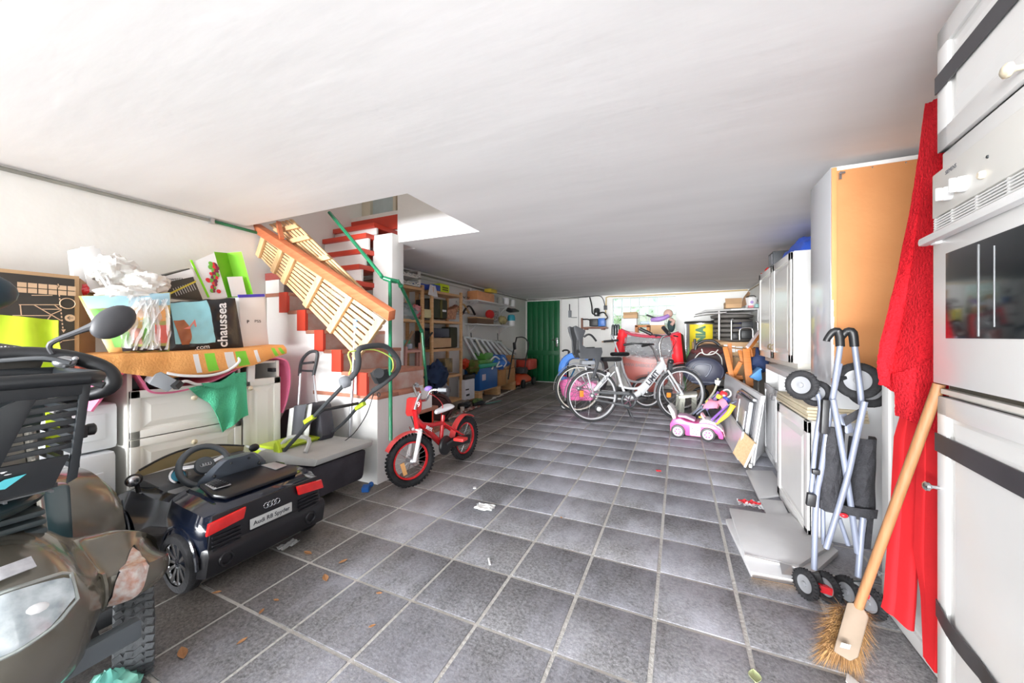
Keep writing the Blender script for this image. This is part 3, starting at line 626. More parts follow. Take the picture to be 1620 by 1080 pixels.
# ---- upper wall cupboard standing on the base unit
wu = thing('wall_cupboard', 'white two door wall cupboard with moulded doors standing beyond the orange backed cupboard', 'cabinet', (0.98, 4.0, 0.84))
obj('body', MB().box((0.80, 3.42, 0.845), (1.17, 4.63, 1.70), None, 0.003), white_lam, wu)
for (y0, y1) in ((3.425, 4.02), (4.03, 4.625)):
    obj('door', panel(MB(), (0.799, y0, 0.85), (0, 1, 0), y1 - y0, 0.845, 0.02, 0.06, (-1, 0, 0)), mat('gloss_cream_door', (0.74, 0.73, 0.70), 0.15, var=0.01, coat=0.3), wu)
    yk = y1 - 0.05 if y0 < 4 else y0 + 0.05
    obj('handle', MB().tube([(0.778, yk - 0.02, 0.98), (0.758, yk - 0.01, 0.97), (0.758, yk + 0.01, 0.94), (0.778, yk + 0.02, 0.93)], 0.005, 6), mat('brass_handle', (0.55, 0.45, 0.25), 0.3, 0.8), wu)
obj('light_pelmet', MB().box((0.83, 3.45, 0.80), (1.17, 4.60, 0.845), None, 0.002), cream, wu)
# things on top of it
bd = MB(); bd.grid(lambda u, v_: (0.86 + 0.28 * v_, 3.45 + 0.75 * u, 1.702 + (0.155 + 0.03 * noise(u * 9, v_ * 7)) * (math.sin(PI * min(1, max(0.0, u))) ** 0.4) * (math.sin(PI * v_) ** 0.3)), 22, 10, 0.01)
solo('plastic_bag', 'bright blue bag bundled on top of the upper wall cupboard', 'bag', bd, mat('bright_blue_fabric', (0.04, 0.12, 0.62), 0.5, var=0.15))
bx1 = thing('storage_box', 'dark grey box on top of the upper cupboard behind the blue bag', 'box', (0.95, 4.33, 1.70)); obj('body', MB().box((0.83, 4.25, 1.702), (1.1, 4.45, 1.87), None, 0.006), dkgrey, bx1); obj('label_panel', MB().box((0.826, 4.28, 1.74), (0.831, 4.42, 1.85)), midgrey, bx1)
solo('cap', 'small red and black cap on the far end of the upper cupboard', 'cap', MB().ball((0.87, 4.53, 1.72), (0.06, 0.05, 0.05)).ball((0.84, 4.56, 1.706), (0.06, 0.05, 0.008)), mat('red_fabric', (0.55, 0.02, 0.02), 0.8))

# ---- red robe and red trousers
fuzzy = mat('red_towelling', (0.66, 0.022, 0.034), 1.0, c2=(0.44, 0.008, 0.014), scale=7, bump=1.0, bscale=120, sheen=0.0, spec=0.1)
redcl = mat('red_jersey', (0.66, 0.022, 0.028), 0.9, spec=0.15, var=0.12, scale=4, bump=0.2)
rb_ = thing('bathrobe', 'fluffy red towelling robe hanging beside the oven cabinet', 'robe', (0.714,1.55,1.766))
LE = [(0.722,1.6,1.783), (0.709,1.61,1.62), (0.693,1.62,1.464), (0.664,1.64,1.243), (0.623,1.65,1.022), (0.612,1.65,0.957), (0.61,1.64,0.889)]
RE = [(0.703,1.47,1.74), (0.703,1.47,1.56), (0.703,1.47,1.415), (0.703,1.47,1.216), (0.703,1.47,1.027), (0.703,1.47,0.927), (0.703,1.47,0.846)]
def pl(L, t):
    t = max(0, min(0.9999, t)) * (len(L) - 1); i = int(t); return lerp(L[i], L[i + 1], t - i)
def robe(u, v_):
    p = lerp(pl(LE, v_), pl(RE, v_), u); amp = 0.008 + 0.030 * v_
    return p + V((0, -1, 0)) * (amp * math.sin(u * 11 + v_ * 1.2) + 0.006 * math.sin(u * 23 + 2) + 0.0015 * noise(u * 37, v_ * 61)) + V((0, 0, 0.004 * noise(u * 20, 3)))
obj('body', MB().grid(robe, 60, 90, 0.012), fuzzy, rb_)
LE2 = [(0.645,1.6,0.931), (0.651,1.6,0.849), (0.652,1.6,0.798)]; RE2 = [(0.692,1.46,1), (0.688,1.46,0.909), (0.677,1.46,0.782)]
obj('sleeve', MB().grid(lambda u, v_: lerp(pl(LE2, v_), pl(RE2, v_), u) + V((0, -0.02 - 0.012 * math.sin(u * 8) - 0.0015 * noise(u * 31, v_ * 23), 0)), 40, 24, 0.02), fuzzy, rb_)
tr = thing('red_trousers', 'plain red jersey trousers hanging below the fluffy red robe', 'trousers', (0.678,1.6,0.79))
LT = [(0.674,1.62,0.827), (0.655,1.63,0.719), (0.65,1.64,0.484), (0.637,1.64,0.269), (0.632,1.64,0.173), (0.626,1.64,0.143)]
RT = [(0.677,1.5,0.848), (0.681,1.52,0.73), (0.684,1.54,0.533), (0.683,1.57,0.361), (0.678,1.57,0.222), (0.674,1.57,0.129)]
obj('leg', MB().grid(lambda u, v_: lerp(pl(LT, v_), pl(RT, v_), u) + V((0, -0.014 * math.sin(u * PI * 3.3 + 0.6) - 0.02 * math.sin(PI * u), 0)), 36, 40, 0.008), redcl, tr)
LT2 = [(0.669,1.52,0.825), (0.665,1.52,0.614), (0.663,1.53,0.398), (0.666,1.5,0.283), (0.654,1.46,0.122)]; RT2 = [(0.673,1.44,0.84), (0.673,1.44,0.644), (0.671,1.44,0.394), (0.663,1.43,0.274), (0.654,1.42,0.119)]
obj('leg', MB().grid(lambda u, v_: lerp(pl(LT2, v_), pl(RT2, v_), u) + V((0, -0.012 * math.sin(u * PI * 2.5) , 0)), 24, 30, 0.008), redcl, tr)

# ---- broom
br = thing('broom', 'wooden broom with coir bristles leaning against the oven cabinet', 'broom', (0.523,1.608,0))
ha = V((0.645,1.385,0.921)); hb_ = V((0.507,1.5,0.166))
obj('handle', MB().tube([ha, hb_], 0.0125, 14), wood('beech_handle', (0.36, 0.18, 0.08), (0.28, 0.125, 0.05), 8, stretch=(6, 6, 1)), br)
hl = [(0.488,1.5,0.207), (0.518,1.49,0.217), (0.534,1.48,0.189), (0.481,1.4,0.107), (0.459,1.39,0.096), (0.426,1.41,0.099)]
obj('head', MB().slab(hl, 0.03, (0.25, 0.75, -0.45), 0.006), mat('worn_beech_block', (0.29, 0.22, 0.165), 0.7, c2=(0.21, 0.16, 0.115), scale=9), br)
obj('label_sticker', MB().slab([(0.444,1.405,0.135), (0.466,1.405,0.135), (0.461,1.4,0.125), (0.439,1.4,0.124)], 0.002, (-0.2, -0.9, 0.5)), whitep, br)
bri = MB(); rnd = random.Random(11); h0 = V((0.513,1.52,0.185)); h1 = V((0.453,1.43,0.083)); ac = (h1 - h0)
for k in range(2600):
    t = rnd.random(); s_ = rnd.uniform(-1, 1)
    b = h0 + ac * t + V((0.04 * s_, 0.015, -0.012)); dirv = V((0.9 * s_ * (0.35 + rnd.random() * 0.5), 0.35 + rnd.gauss(0, 0.2), -0.75 + rnd.gauss(0, 0.25))) + V(ac) * (t - 0.35) * 7
    dirv.normalize(); e = b + dirv * rnd.uniform(0.055, 0.085)
    if e.z < 0.003: e.z = 0.003 + rnd.random() * 0.01
    w_ = V((rnd.gauss(0, 1), rnd.gauss(0, 1), 0)).normalized() * 0.0009
    bri.add([b - w_, b + w_, e], [(0, 1, 2)], False)
bo = obj('bristles', bri, mat('coir_bristle', (0.36, 0.20, 0.07), 0.8, c2=(0.22, 0.11, 0.04), scale=40), br); bo['kind'] = 'stuff'

# ---- folded umbrella stroller
fs_ = thing('folded_stroller', 'folded black and silver umbrella stroller standing upright in front of the white door', 'stroller', (0.579,1.902,0))
def sw_wheel(root, c_, axis, r_, w_, label=None):
    t = obj('wheel', MB().torus(c_, axis, r_ * 0.78, r_ * 0.24, 32, 10, w_ / r_ * 2.0), rubber, root, label)
    ax = V(axis).normalized(); q = ax.orthogonal().normalized(); s_ = ax.cross(q)
    tr_ = MB()
    for k in range(26):
        a = 2 * PI * k / 26; d_ = q * math.cos(a) + s_ * math.sin(a); tr_.bar(V(c_) + d_ * r_ * 0.93 - ax * w_ * 0.45, V(c_) + d_ * r_ * 0.93 + ax * w_ * 0.45, 0.003, r_ * 0.14, tuple(d_))
    o = obj('tread_rib', tr_, rubber, t); o['kind'] = 'stuff'
    hbm = MB().lathe([(r_ * 0.62, -w_ * 0.3), (r_ * 0.66, 0), (r_ * 0.62, w_ * 0.3), (r_ * 0.5, w_ * 0.2), (r_ * 0.18, w_ * 0.25), (r_ * 0.16, w_ * 0.5), (r_ * 0.03, w_ * 0.55)], c_, axis, 24)
    obj('hub', hbm, mat('hub_grey', (0.24, 0.245, 0.26), 0.4, var=0.05), t)
    return t
for (p, q_) in (((0.467,1.83,0.059), (-0.86, -0.5, 0.05)), ((0.538,1.84,0.053), (-0.86, -0.5, 0.05)), ((0.601,1.84,0.07), (-0.86, -0.5, 0.05)), ((0.652,1.8,0.077), (-0.86, -0.5, 0.05))):
    c_ = V(p); c_.z = 0.056; sw_wheel(fs_, c_, q_, 0.056, 0.026)
for (a, b) in (((0.501,1.85,0.1), (0.512,1.84,0.058)), ((0.625,1.83,0.113), (0.637,1.82,0.069))):
    obj('wheel_fork', MB().bar(a, b, 0.03, 0.024, (0, 1, 0), 0.004), black, fs_)
obj('brake_bar', MB().bar((0.484,1.825,0.059), (0.551,1.825,0.053), 0.022, 0.028, (0, 0, 1), 0.003), red, fs_, 'red brake bar'); obj('brake_bar', MB().bar((0.62,1.815,0.087), (0.666,1.8,0.076), 0.02, 0.022, (0, 0, 1), 0.003), red, fs_, 'red brake bar')
def st_(pts, r_=0.0105, nm='tube', m=greytube): obj(nm, MB().tube(pts, r_, 10, smooth_path=3 if len(pts) > 2 else 0), m, fs_)
st_([(0.601,1.92,0.939), (0.564,1.9,0.745), (0.532,1.88,0.515), (0.508,1.86,0.39), (0.499,1.85,0.112)])
st_([(0.648,1.92,1.017), (0.661,1.91,0.848), (0.666,1.91,0.777)])
st_([(0.603,1.92,1.016), (0.581,1.91,0.843), (0.57,1.9,0.772)])
st_([(0.562,1.86,0.798), (0.59,1.85,0.583), (0.611,1.85,0.413), (0.634,1.85,0.209)])
st_([(0.651,1.84,0.8), (0.623,1.84,0.639), (0.595,1.84,0.476), (0.534,1.84,0.21)])
st_([(0.653,1.86,0.348), (0.631,1.84,0.123)])
st_([(0.531,1.93,0.811), (0.539,1.92,0.753), (0.517,1.9,0.611), (0.497,1.88,0.406)], 0.009)
st_([(0.537,1.89,0.499), (0.538,1.88,0.207), (0.552,1.88,0.231)], 0.008)
st_([(0.594,1.9,0.313), (0.622,1.9,0.212)], 0.008); st_([(0.635,1.92,0.363), (0.653,1.9,0.224)], 0.008)
for (p, q_, s_) in (((0.602,1.93,1.066), (0.603,1.92,1.009), (0.565,1.93,1.042)), ((0.642,1.92,1.065), (0.648,1.92,1.009), (0.61,1.93,1.045))):
    obj('handle', MB().tube([q_, p, V(p) + (V(s_) - V(p)) * 0.5 + V((0, 0, 0.016)), s_, V(s_) + V((-0.004, 0, -0.012))], [0.015, 0.016, 0.014, 0.012, 0.012], 10, smooth_path=3), black, fs_)
for (p, ax, r_) in (((0.478,1.93,0.843), (-0.62, -0.78, 0.1), 0.062), ((0.541,1.98,0.805), (-0.5, -0.8, 0.3), 0.056), ((0.675,1.97,0.867), (-0.35, -0.93, 0.25), 0.075), ((0.736,2.04,0.822), (-0.35, -0.9, 0.3), 0.072)):
    sw_wheel(fs_, p, ax, r_, 0.026)
seatm = mat('black_mesh_fabric', (0.03, 0.03, 0.035), 0.8, var=0.3, scale=60, bump=0.5, bscale=160)
def flap(cs, amp, seed):
    a, b, c_, d_ = [V(x) for x in cs]
    return MB().grid(lambda u, v_: lerp(lerp(a, b, u), lerp(d_, c_, u), v_) + V((0, -amp * math.sin(PI * u) ** 0.7 - 0.008 * noise(u * 6 + seed, v_ * 5), 0)), 16, 24, 0.02)
obj('seat_fabric', flap(((0.548,1.93,0.68), (0.6,1.93,0.686), (0.582,1.9,0.346), (0.533,1.9,0.352)), 0.035, 1), seatm, fs_)
obj('seat_fabric', flap(((0.655,1.94,0.642), (0.7,1.94,0.648), (0.687,1.92,0.343), (0.621,1.92,0.33)), 0.045, 4), seatm, fs_)
obj('carry_strap', MB().grid(lambda u, v_: lerp(lerp((0.525,1.87,0.389), (0.692,1.85,0.389), u), lerp((0.525,1.87,0.358), (0.688,1.85,0.355), u), v_) + V((0, -0.02 * math.sin(PI * u), 0)), 16, 2, 0.004), seatm, fs_)
obj('carry_strap', MB().grid(lambda u, v_: lerp(lerp((0.606,1.9,0.723), (0.662,1.88,0.777), u), lerp((0.614,1.9,0.688), (0.662,1.88,0.745), u), v_), 8, 2, 0.004), seatm, fs_)
obj('hanging_strap', MB().grid(lambda u, v_: lerp(lerp((0.673,1.88,0.338), (0.69,1.88,0.341), u), lerp((0.662,1.88,0.221), (0.681,1.88,0.221), u), v_), 4, 4, 0.006), seatm, fs_)
obj('frame_bow', MB().tube([(0.603,1.98,0.862), (0.637,1.99,0.874), (0.672,1.99,0.854), (0.682,1.96,0.809)], 0.014, 8, smooth_path=4), black, fs_)
obj('buckle', MB().boxc((0.489,1.85,0.39), (0.03, 0.025, 0.05), (0, 0.1, 0), 0.004), black, fs_); obj('buckle', MB().boxc((0.51,1.87,0.499), (0.026, 0.02, 0.02), (0, 0, 0), 0.004), black, fs_)
obj('hinge_plate', MB().bar((0.541,1.87,0.795), (0.532,1.86,0.659), 0.024, 0.03, (0, 1, 0), 0.004), black, fs_)
obj('side_bracket', MB().bar((0.618,1.95,0.728), (0.638,1.93,0.656), 0.03, 0.006, (0, 1, 0), 0.002), greytube, fs_)
obj('red_catch', MB().ball((0.586,1.83,0.355), (0.014, 0.01, 0.009)), red, fs_)

# ---- boards and litter on the floor at the right
cht = mat('chipboard_core', (0.74, 0.52, 0.30), 0.85, c2=(0.60, 0.40, 0.22), scale=60)
boardm = mat('dusty_white_board', (0.68, 0.68, 0.69), 0.5, c2=(0.58, 0.58, 0.59), scale=5)
fb = thing('furniture_board', 'lower large white board on the floor with exposed chipboard edge and metal plate', 'board', (0.404,2.105,0))
obj('panel', MB().slab([(0.243,2.377,0), (0.289,1.891,0), (0.48,1.907,0), (0.70, 2.25, 0), (0.60, 2.62, 0)], 0.022, (0, 0, 1), 0.001), boardm, fb)
obj('chipboard_edge', MB().slab([(0.288,1.884,0.001), (0.476,1.899,0.001), (0.468,1.864,0.02), (0.283,1.85,0.02)], 0.003, (0.05, -1, 0)), cht, fb, 'orange exposed chipboard edge')
obj('metal_plate', MB().slab([(0.408,1.969,0.047), (0.45,1.964,0.047), (0.446,1.916,0.03), (0.405,1.911,0.03)], 0.002, (0, 0, 1)), alu, fb)
fb2 = thing('furniture_board', 'upper large white board lying on the lower one with a white edge strip', 'board', (0.432,2.253,0.023))
obj('panel', MB().slab([(0.274,2.494,0.023), (0.28,1.996,0.023), (0.485,1.997,0.023), (0.69, 2.28, 0.023), (0.615, 2.32, 0.023), (0.588,2.514,0.023)], 0.018, (0, 0, 1), 0.001), boardm, fb2)
obj('edge_strip', MB().bar((0.278,1.98,0.043), (0.475,1.972,0.043), 0.014, 0.004), whitep, fb2)
solo('furniture_board', 'grey white board on the floor under the cabinet doors, farther of two', 'board', MB().slab([(0.477,3.335,0.002), (0.468,2.789,0.002), (0.65, 2.95, 0.002), (0.66, 3.40, 0.002)], 0.014, (0, 0, 1), 0.001), grey_lam)
solo('furniture_board', 'grey white board on the floor between the red litter and the cabinet', 'board', MB().slab([(0.468,2.789,0.002), (0.468,2.554,0.002), (0.582,2.566,0.002), (0.598,2.809,0.002)], 0.012, (0, 0, 1), 0.001), grey_lam)
rbg = MB(); rbg.grid(lambda u, v_: V((0.4,2.657,0.012)) + V(((u - 0.5) * 0.13 + 0.01 * noise(v_ * 9, u * 3), (v_ - 0.5) * 0.09, 0.022 * abs(noise(u * 7, v_ * 9)) + 0.004)), 14, 10)
rg = thing('crumpled_wrapper', 'crumpled clear and red plastic wrapper on the floor by the boards', 'wrapper', (0.406,2.68,0))
clear = mat('clear_plastic_bag', (0.75, 0.76, 0.78), 0.12, alpha=0.55, spec=0.8, var=0.1)
obj('film', rbg, clear, rg)
obj('label_panel', MB().grid(lambda u, v_: V((0.4,2.661,0.03)) + V(((u - 0.5) * 0.12, (v_ - 0.5) * 0.035, 0.014 * noise(u * 9, v_ * 5))), 10, 4, 0.001), red, rg)
solo('paper_scrap', 'white paper corner at the bottom right on the floor by the broom', 'paper', MB().slab([(0.476,1.464,0.004), (0.462,1.43,0.004), (0.52, 1.22, 0.004), (0.60, 1.30, 0.004)], 0.004, (0, 0, 1)), whitep)
solo('leaf', 'dry pale green leaf on the floor at the bottom right', 'leaf', MB().grid(lambda u, v_: V((0.214,1.333,0.006)) + V(((u - 0.5) * 0.035 * math.sin(PI * v_) , (v_ - 0.5) * 0.05, 0.004 * math.cos(u * 6))), 6, 8, 0.001), mat('pale_leaf', (0.42, 0.46, 0.25), 0.7))

# ---- leaning worktop with steel sink
wt = thing('sink_worktop', 'grey kitchen worktop with stainless sink standing on its edge against the cabinets', 'worktop', (0.55, 4.3, 0))
qa, qb, qc, qd = V((0.53, 3.5, 0.005)), V((0.49, 5.25, 0.005)), V((0.53, 5.25, 0.59)), V((0.605, 3.5, 0.575))
obj('panel', MB().slab([qa, qb, qc, qd], 0.03, (1, 0, 0), 0.003), grey_lam, wt)
def WQ(u, v_, e=0.0): return lerp(lerp(qa, qb, u), lerp(qd, qc, u), v_) + V((-e, 0, e * 0.12))
obj('cutout_rim', MB().slab([WQ(0.03, 0.12, 0.003), WQ(0.40, 0.12, 0.003), WQ(0.40, 0.93, 0.003), WQ(0.03, 0.93, 0.003)], 0.008, (-1, 0, 0.1), 0.006), mat('dark_sink_rim', (0.10, 0.10, 0.11), 0.4), wt)
obj('sink_bowl', MB().slab([WQ(0.07, 0.17, 0.012), WQ(0.36, 0.17, 0.012), WQ(0.36, 0.86, 0.012), WQ(0.07, 0.86, 0.012)], 0.035, (-1, 0, 0.1), 0.012), mat('sink_steel', (0.40, 0.41, 0.43), 0.42, 0.5), wt)
for ua, ub, vb in ((0.10, 0.14, 0.70), (0.27, 0.29, 0.80)): obj('drain_ridge', MB().slab([WQ(ua, 0.20, 0.048), WQ(ub, 0.20, 0.048), WQ(ub, vb, 0.048), WQ(ua, vb, 0.048)], 0.006, (-1, 0, 0.1), 0.002), mat('pale_steel', (0.62, 0.63, 0.66), 0.4, 0.3), wt)
obj('rim_tube', MB().tube([WQ(0.06, 0.9, 0.02), WQ(0.36, 0.9, 0.03), WQ(0.42, 0.75, 0.03)], 0.012, 8, smooth_path=3), chrome, wt)
cb_ = thing('chipboard_offcut', 'small board with bare orange chipboard face leaning against the sink worktop', 'board', (0.45, 3.6, 0))
obj('panel', MB().slab([(0.42, 4.9, 0.003), (0.455, 3.62, 0.003), (0.481,3.55,0.26), (0.467,4.25,0.27), (0.47, 4.9, 0.36)], 0.016, (1, 0, 0)), grey_lam, cb_)
obj('chipboard_face', MB().slab([(0.417,3.58,0.07), (0.475,3.38,0.021), (0.552,3.42,0.204), (0.492,3.6,0.249)], 0.012, (1, 0.3, 0)), cht, cb_)
obj('edge_strip', MB().bar((0.473,3.37,0.024), (0.551,3.41,0.206), 0.01, 0.012), whitep, cb_)
wp = thing('furniture_board', 'white board corner standing between the sink worktop and the cabinet doors', 'board', (0.58, 3.35, 0))
obj('panel', MB().slab([(0.523,3.474,0.003), (0.715,4.029,0.003), (0.656,3.7,0.473), (0.591,3.45,0.51)], 0.012, (1, 0, 0)), grey_lam, wp)
obj('edge_strip', MB().bar((0.521,3.436,0.02), (0.695,3.97,0.04), 0.02, 0.03), whitep, wp)


# ================================================================ LEFT FOREGROUND
# ---- white drawer cabinet against the left wall
wc = thing('drawer_cabinet', 'cream white kitchen base cabinet with moulded drawers, knobs and an open drawer gap', 'cabinet', (-2.87, 1.3, 0))
cl = mat('cream_cabinet_front', (0.76, 0.745, 0.70), 0.35, var=0.015)
obj('side_panel', MB().box((-3.14, 0.905, 0), (-2.60, 0.925, 0.88), None, 0.002), cl, wc); obj('side_panel', MB().box((-3.14, 1.68, 0), (-2.60, 1.70, 0.88), None, 0.002), cl, wc)
obj('divider', MB().box((-3.14, 1.435, 0), (-2.61, 1.45, 0.88)), cl, wc); obj('bottom', MB().box((-3.14, 0.925, 0.08), (-2.61, 1.68, 0.10)), cl, wc)
obj('back_panel', MB().box((-3.145, 0.925, 0.10), (-3.135, 1.68, 0.86)), midgrey, wc)
obj('top', MB().box((-3.14, 0.925, 0.865), (-2.61, 1.68, 0.88), None, 0.002), cl, wc)
for (y0, y1, z0, z1) in ((0.91, 1.44, 0.515, 0.765), (0.91, 1.44, 0.265, 0.51)):
    d = obj('drawer', panel(MB(), (-2.597, y0, z0), (0, 1, 0), y1 - y0, z1 - z0, 0.02, 0.04, (1, 0, 0)), cl, wc)
    knob(d, (-2.577, (y0 + y1) / 2, z1 - 0.07), (1, 0, 0), mat('brass_cream', (0.7, 0.62, 0.46), 0.3, 0.3), 0.015)
d = obj('drawer', panel(MB(), (-2.597, 0.91, 0.09), (0, 1, 0), 0.53, 0.165, 0.02, 0.04, (1, 0, 0)), cl, wc)
d = obj('door', panel(MB(), (-2.597, 1.45, 0.09), (0, 1, 0), 0.245, 0.675, 0.02, 0.045, (1, 0, 0)), cl, wc); knob(d, (-2.577, 1.48, 0.71), (1, 0, 0), mat('brass_cream', (0.7, 0.62, 0.46)), 0.015)
obj('drawer_slide', MB().box((-2.66, 1.655, 0.80), (-2.60, 1.679, 0.825), None, 0.002), dkgrey, wc)
ib = thing('small_box', 'small black printed box inside the open drawer gap', 'box', (-2.7, 1.0, 0.77)); obj('body', MB().box((-2.95, 0.94, 0.768), (-2.64, 1.14, 0.842), None, 0.002), black, ib)
text('+D', 0.03, whitep, ib, (-2.639, 0.975, 0.80), (0, 1, 0), (0, 0, 1), 0.0005)
solo('wooden_stick', 'white painted wood offcut poking out of the drawer gap', 'stick', MB().bar((-2.585,1.497,0.748), (-2.6,1.51,0.86), 0.045, 0.02, (1, 0, 0), 0.002), whitep)

# ---- white plastic jerrycans
can = mat('white_canister', (0.76, 0.79, 0.82), 0.3, var=0.02)
for (nm, z0, y0, y1, x1) in (('upper white plastic canister with moulded grip left of the cabinet', 0.475, 0.60, 0.885, -2.63), ('lower white plastic canister standing on the floor left of the cabinet', 0.0, 0.58, 0.87, -2.60)):
    t = thing('canister', nm, 'canister', (-2.75, 0.73, z0))
    hgt = 0.235 if z0 else 0.47
    obj('body', MB().box((-2.80, y0, z0 + 0.002), (x1, y1, z0 + hgt), None, 0.025), can, t)
    obj('moulded_grip', MB().box((x1 - 0.002, y1 - 0.16, z0 + hgt * 0.25), (x1 + 0.006, y1 - 0.05, z0 + hgt * 0.8), None, 0.012), can, t)
    obj('moulded_rib', MB().box((x1 - 0.002, y1 - 0.245, z0 + 0.03), (x1 + 0.007, y1 - 0.215, z0 + hgt - 0.02), None, 0.008), can, t)

# ---- big printed carton
cart = mat('black_printed_card', (0.055, 0.048, 0.042), 0.7, var=0.1)
bc = thing('large_carton', 'large black printed cardboard carton standing on end behind the hi-vis vest', 'box', (-2.9, 0.4, 0))
obj('body', MB().box((-3.02, -0.05, 0.002), (-2.81, 0.80, 1.36), None, 0.004), card, bc)
obj('printed_face', MB().box((-2.811, -0.03, 0.06), (-2.806, 0.782, 1.342), None, 0.001), cart, bc, 'black printed front with drawn symbols')
obj('flap', MB().slab([(-2.82, 0.80, 0.1), (-2.97, 0.90, 0.1), (-2.97, 0.90, 1.31), (-2.82, 0.80, 1.35)], 0.005), cardd, bc)
ink = mat('tan_print', (0.66, 0.45, 0.29), 0.7)
def ln(a, b, w_=0.003): return MB().bar(a, b, w_, 0.0012, (1, 0, 0))
pr = MB()
for (a, b) in (((-2.805,0.608,1.198), (-2.805,0.735,1.208)), ((-2.805,0.59,1.147), (-2.805,0.703,1.152)), ((-2.805,0.652,1.201), (-2.805,0.737,1.129)), ((-2.805,0.612,1.198), (-2.805,0.615,1.151)), ((-2.805,0.675,1.182), (-2.805,0.733,1.185)), ((-2.805,0.715,1.206), (-2.805,0.733,1.185)), ((-2.805,0.691,1.127), (-2.805,0.707,1.159)), ((-2.805,0.707,1.159), (-2.805,0.735,1.179)),
               ((-2.805,0.719,1.037), (-2.805,0.743,1.028)), ((-2.805,0.743,1.028), (-2.805,0.792,1.037)), ((-2.805,0.719,1.003), (-2.805,0.739,1.025)), ((-2.805,0.725,0.968), (-2.805,0.784,0.973)), ((-2.805,0.752,0.967), (-2.805,0.754,0.932)), ((-2.805,0.645,1.246), (-2.805,0.709,1.252))): pr.bar(a, b, 0.0035, 0.0012, (1, 0, 0))
o = obj('printed_line', pr, ink, bc); o['kind'] = 'stuff'
ds = MB()
for k in range(13):
    a = lerp((-2.805,0.727,1.311), (-2.805,0.743,1.082), k / 13); b = lerp((-2.805,0.727,1.311), (-2.805,0.743,1.082), (k + 0.55) / 13); ds.bar(a, b, 0.004, 0.0012, (1, 0, 0))
o = obj('dashed_line', ds, ink, bc); o['kind'] = 'stuff'
obj('arrow_head', MB().slab([(-2.804,0.737,1.085), (-2.804,0.752,1.085), (-2.804,0.744,1.069)], 0.001, (1, 0, 0)), ink, bc); obj('arrow_head', MB().slab([(-2.804,0.721,1.3), (-2.804,0.733,1.302), (-2.804,0.727,1.289)], 0.001, (1, 0, 0)), ink, bc)
for (p, r_) in (((-2.804,0.758,1.216), 0.026), ((-2.804,0.766,1.143), 0.018)): obj('printed_badge', MB().torus(p, (1, 0, 0), r_, 0.002, 24, 4) if r_ > 0.02 else MB().lathe([(r_, 0), (r_, 0.001)], p, (1, 0, 0), 20), ink, bc)
text('\u2190', 0.03, cart, bc, (-2.802,0.766,1.143), (0, 1, 0), (0, 0, 1), 0.0004)
pct = MB()
for i in range(6):
    for j in range(2):
        p = V((-2.804,0.603,1.286)) + V((0, i * 0.031, -j * 0.026 - 0.004)); pct.slab([p, p + V((0, 0.027, 0)), p + V((0, 0.027, 0.022)), p + V((0, 0, 0.022))], 0.001, (1, 0, 0))
o = obj('pictogram_square', pct, ink, bc); o['kind'] = 'stuff'

# ---- pink foam mat, towel
def wav(P_, w_dir, width, th, nseg=8):
    """strip through points P_, extruded along w_dir"""
    pts = []; m = len(P_); P_ = [V(p) for p in P_]
    for i in range(m - 1):
        p0, p1, p2, p3 = P_[max(i - 1, 0)], P_[i], P_[i + 1], P_[min(i + 2, m - 1)]
        for k in range(nseg):
            t = k / nseg; pts.append(0.5 * ((2 * p1) + (p2 - p0) * t + (2 * p0 - 5 * p1 + 4 * p2 - p3) * t * t + (3 * p1 - p0 - 3 * p2 + p3) * t ** 3))
    pts.append(P_[-1]); n = len(pts) - 1
    return MB().grid(lambda u, v_: pts[round(u * n)] + V(w_dir) * (width * v_), n, 6, th)
foam = mat('pink_foam', (0.84, 0.20, 0.36), 0.75, var=0.04)
solo('foam_mat', 'bright pink foam exercise mat draped wavily over the white cabinet top', 'mat',
     wav([(-2.56,0.764,0.693), (-2.56,0.804,0.763), (-2.56,0.843,0.836), (-2.57,0.888,0.873), (-2.575,0.928,0.872), (-2.575,0.963,0.812), (-2.57,0.999,0.754), (-2.575,1.117,0.745), (-2.575,1.272,0.782), (-2.585,1.455,0.86), (-2.6,1.626,0.9), (-2.585, 1.71, 0.895), (-2.585, 1.765, 0.85), (-2.585, 1.775, 0.72), (-2.585, 1.755, 0.60), (-2.585, 1.72, 0.50)], (-1, 0, 0), 0.50, 0.010), foam)
tow = mat('orange_towel', (0.86, 0.42, 0.14), 0.9, c2=(0.76, 0.34, 0.10), scale=6, bump=0.4, bscale=90)
tw = thing('beach_towel', 'orange beach towel with green and white shapes under the shopping bags', 'towel', (-2.7, 1.2, 0.93))
def towel(u, v_):
    top = pl([(-2.56,0.77,0.947), (-2.56,0.889,0.953), (-2.56,1.041,0.953), (-2.56,1.248,0.959), (-2.57,1.504,0.966), (-2.58,1.716,0.982)], u); bot = pl([(-2.545,0.774,0.899), (-2.545,0.884,0.864), (-2.545,1.034,0.823), (-2.55,1.243,0.831), (-2.56,1.499,0.862), (-2.57,1.728,0.932)], u)
    if v_ < 0.5: return lerp(top + V((-0.33, 0.0, 0.004)), top, v_ * 2)
    return lerp(top, bot, v_ * 2 - 1) + V((0.012 * math.sin((v_ * 2 - 1) * PI) + 0.004 * noise(u * 22, v_ * 3), 0, 0))
obj('body', MB().grid(towel, 44, 12, 0.008), tow, tw)
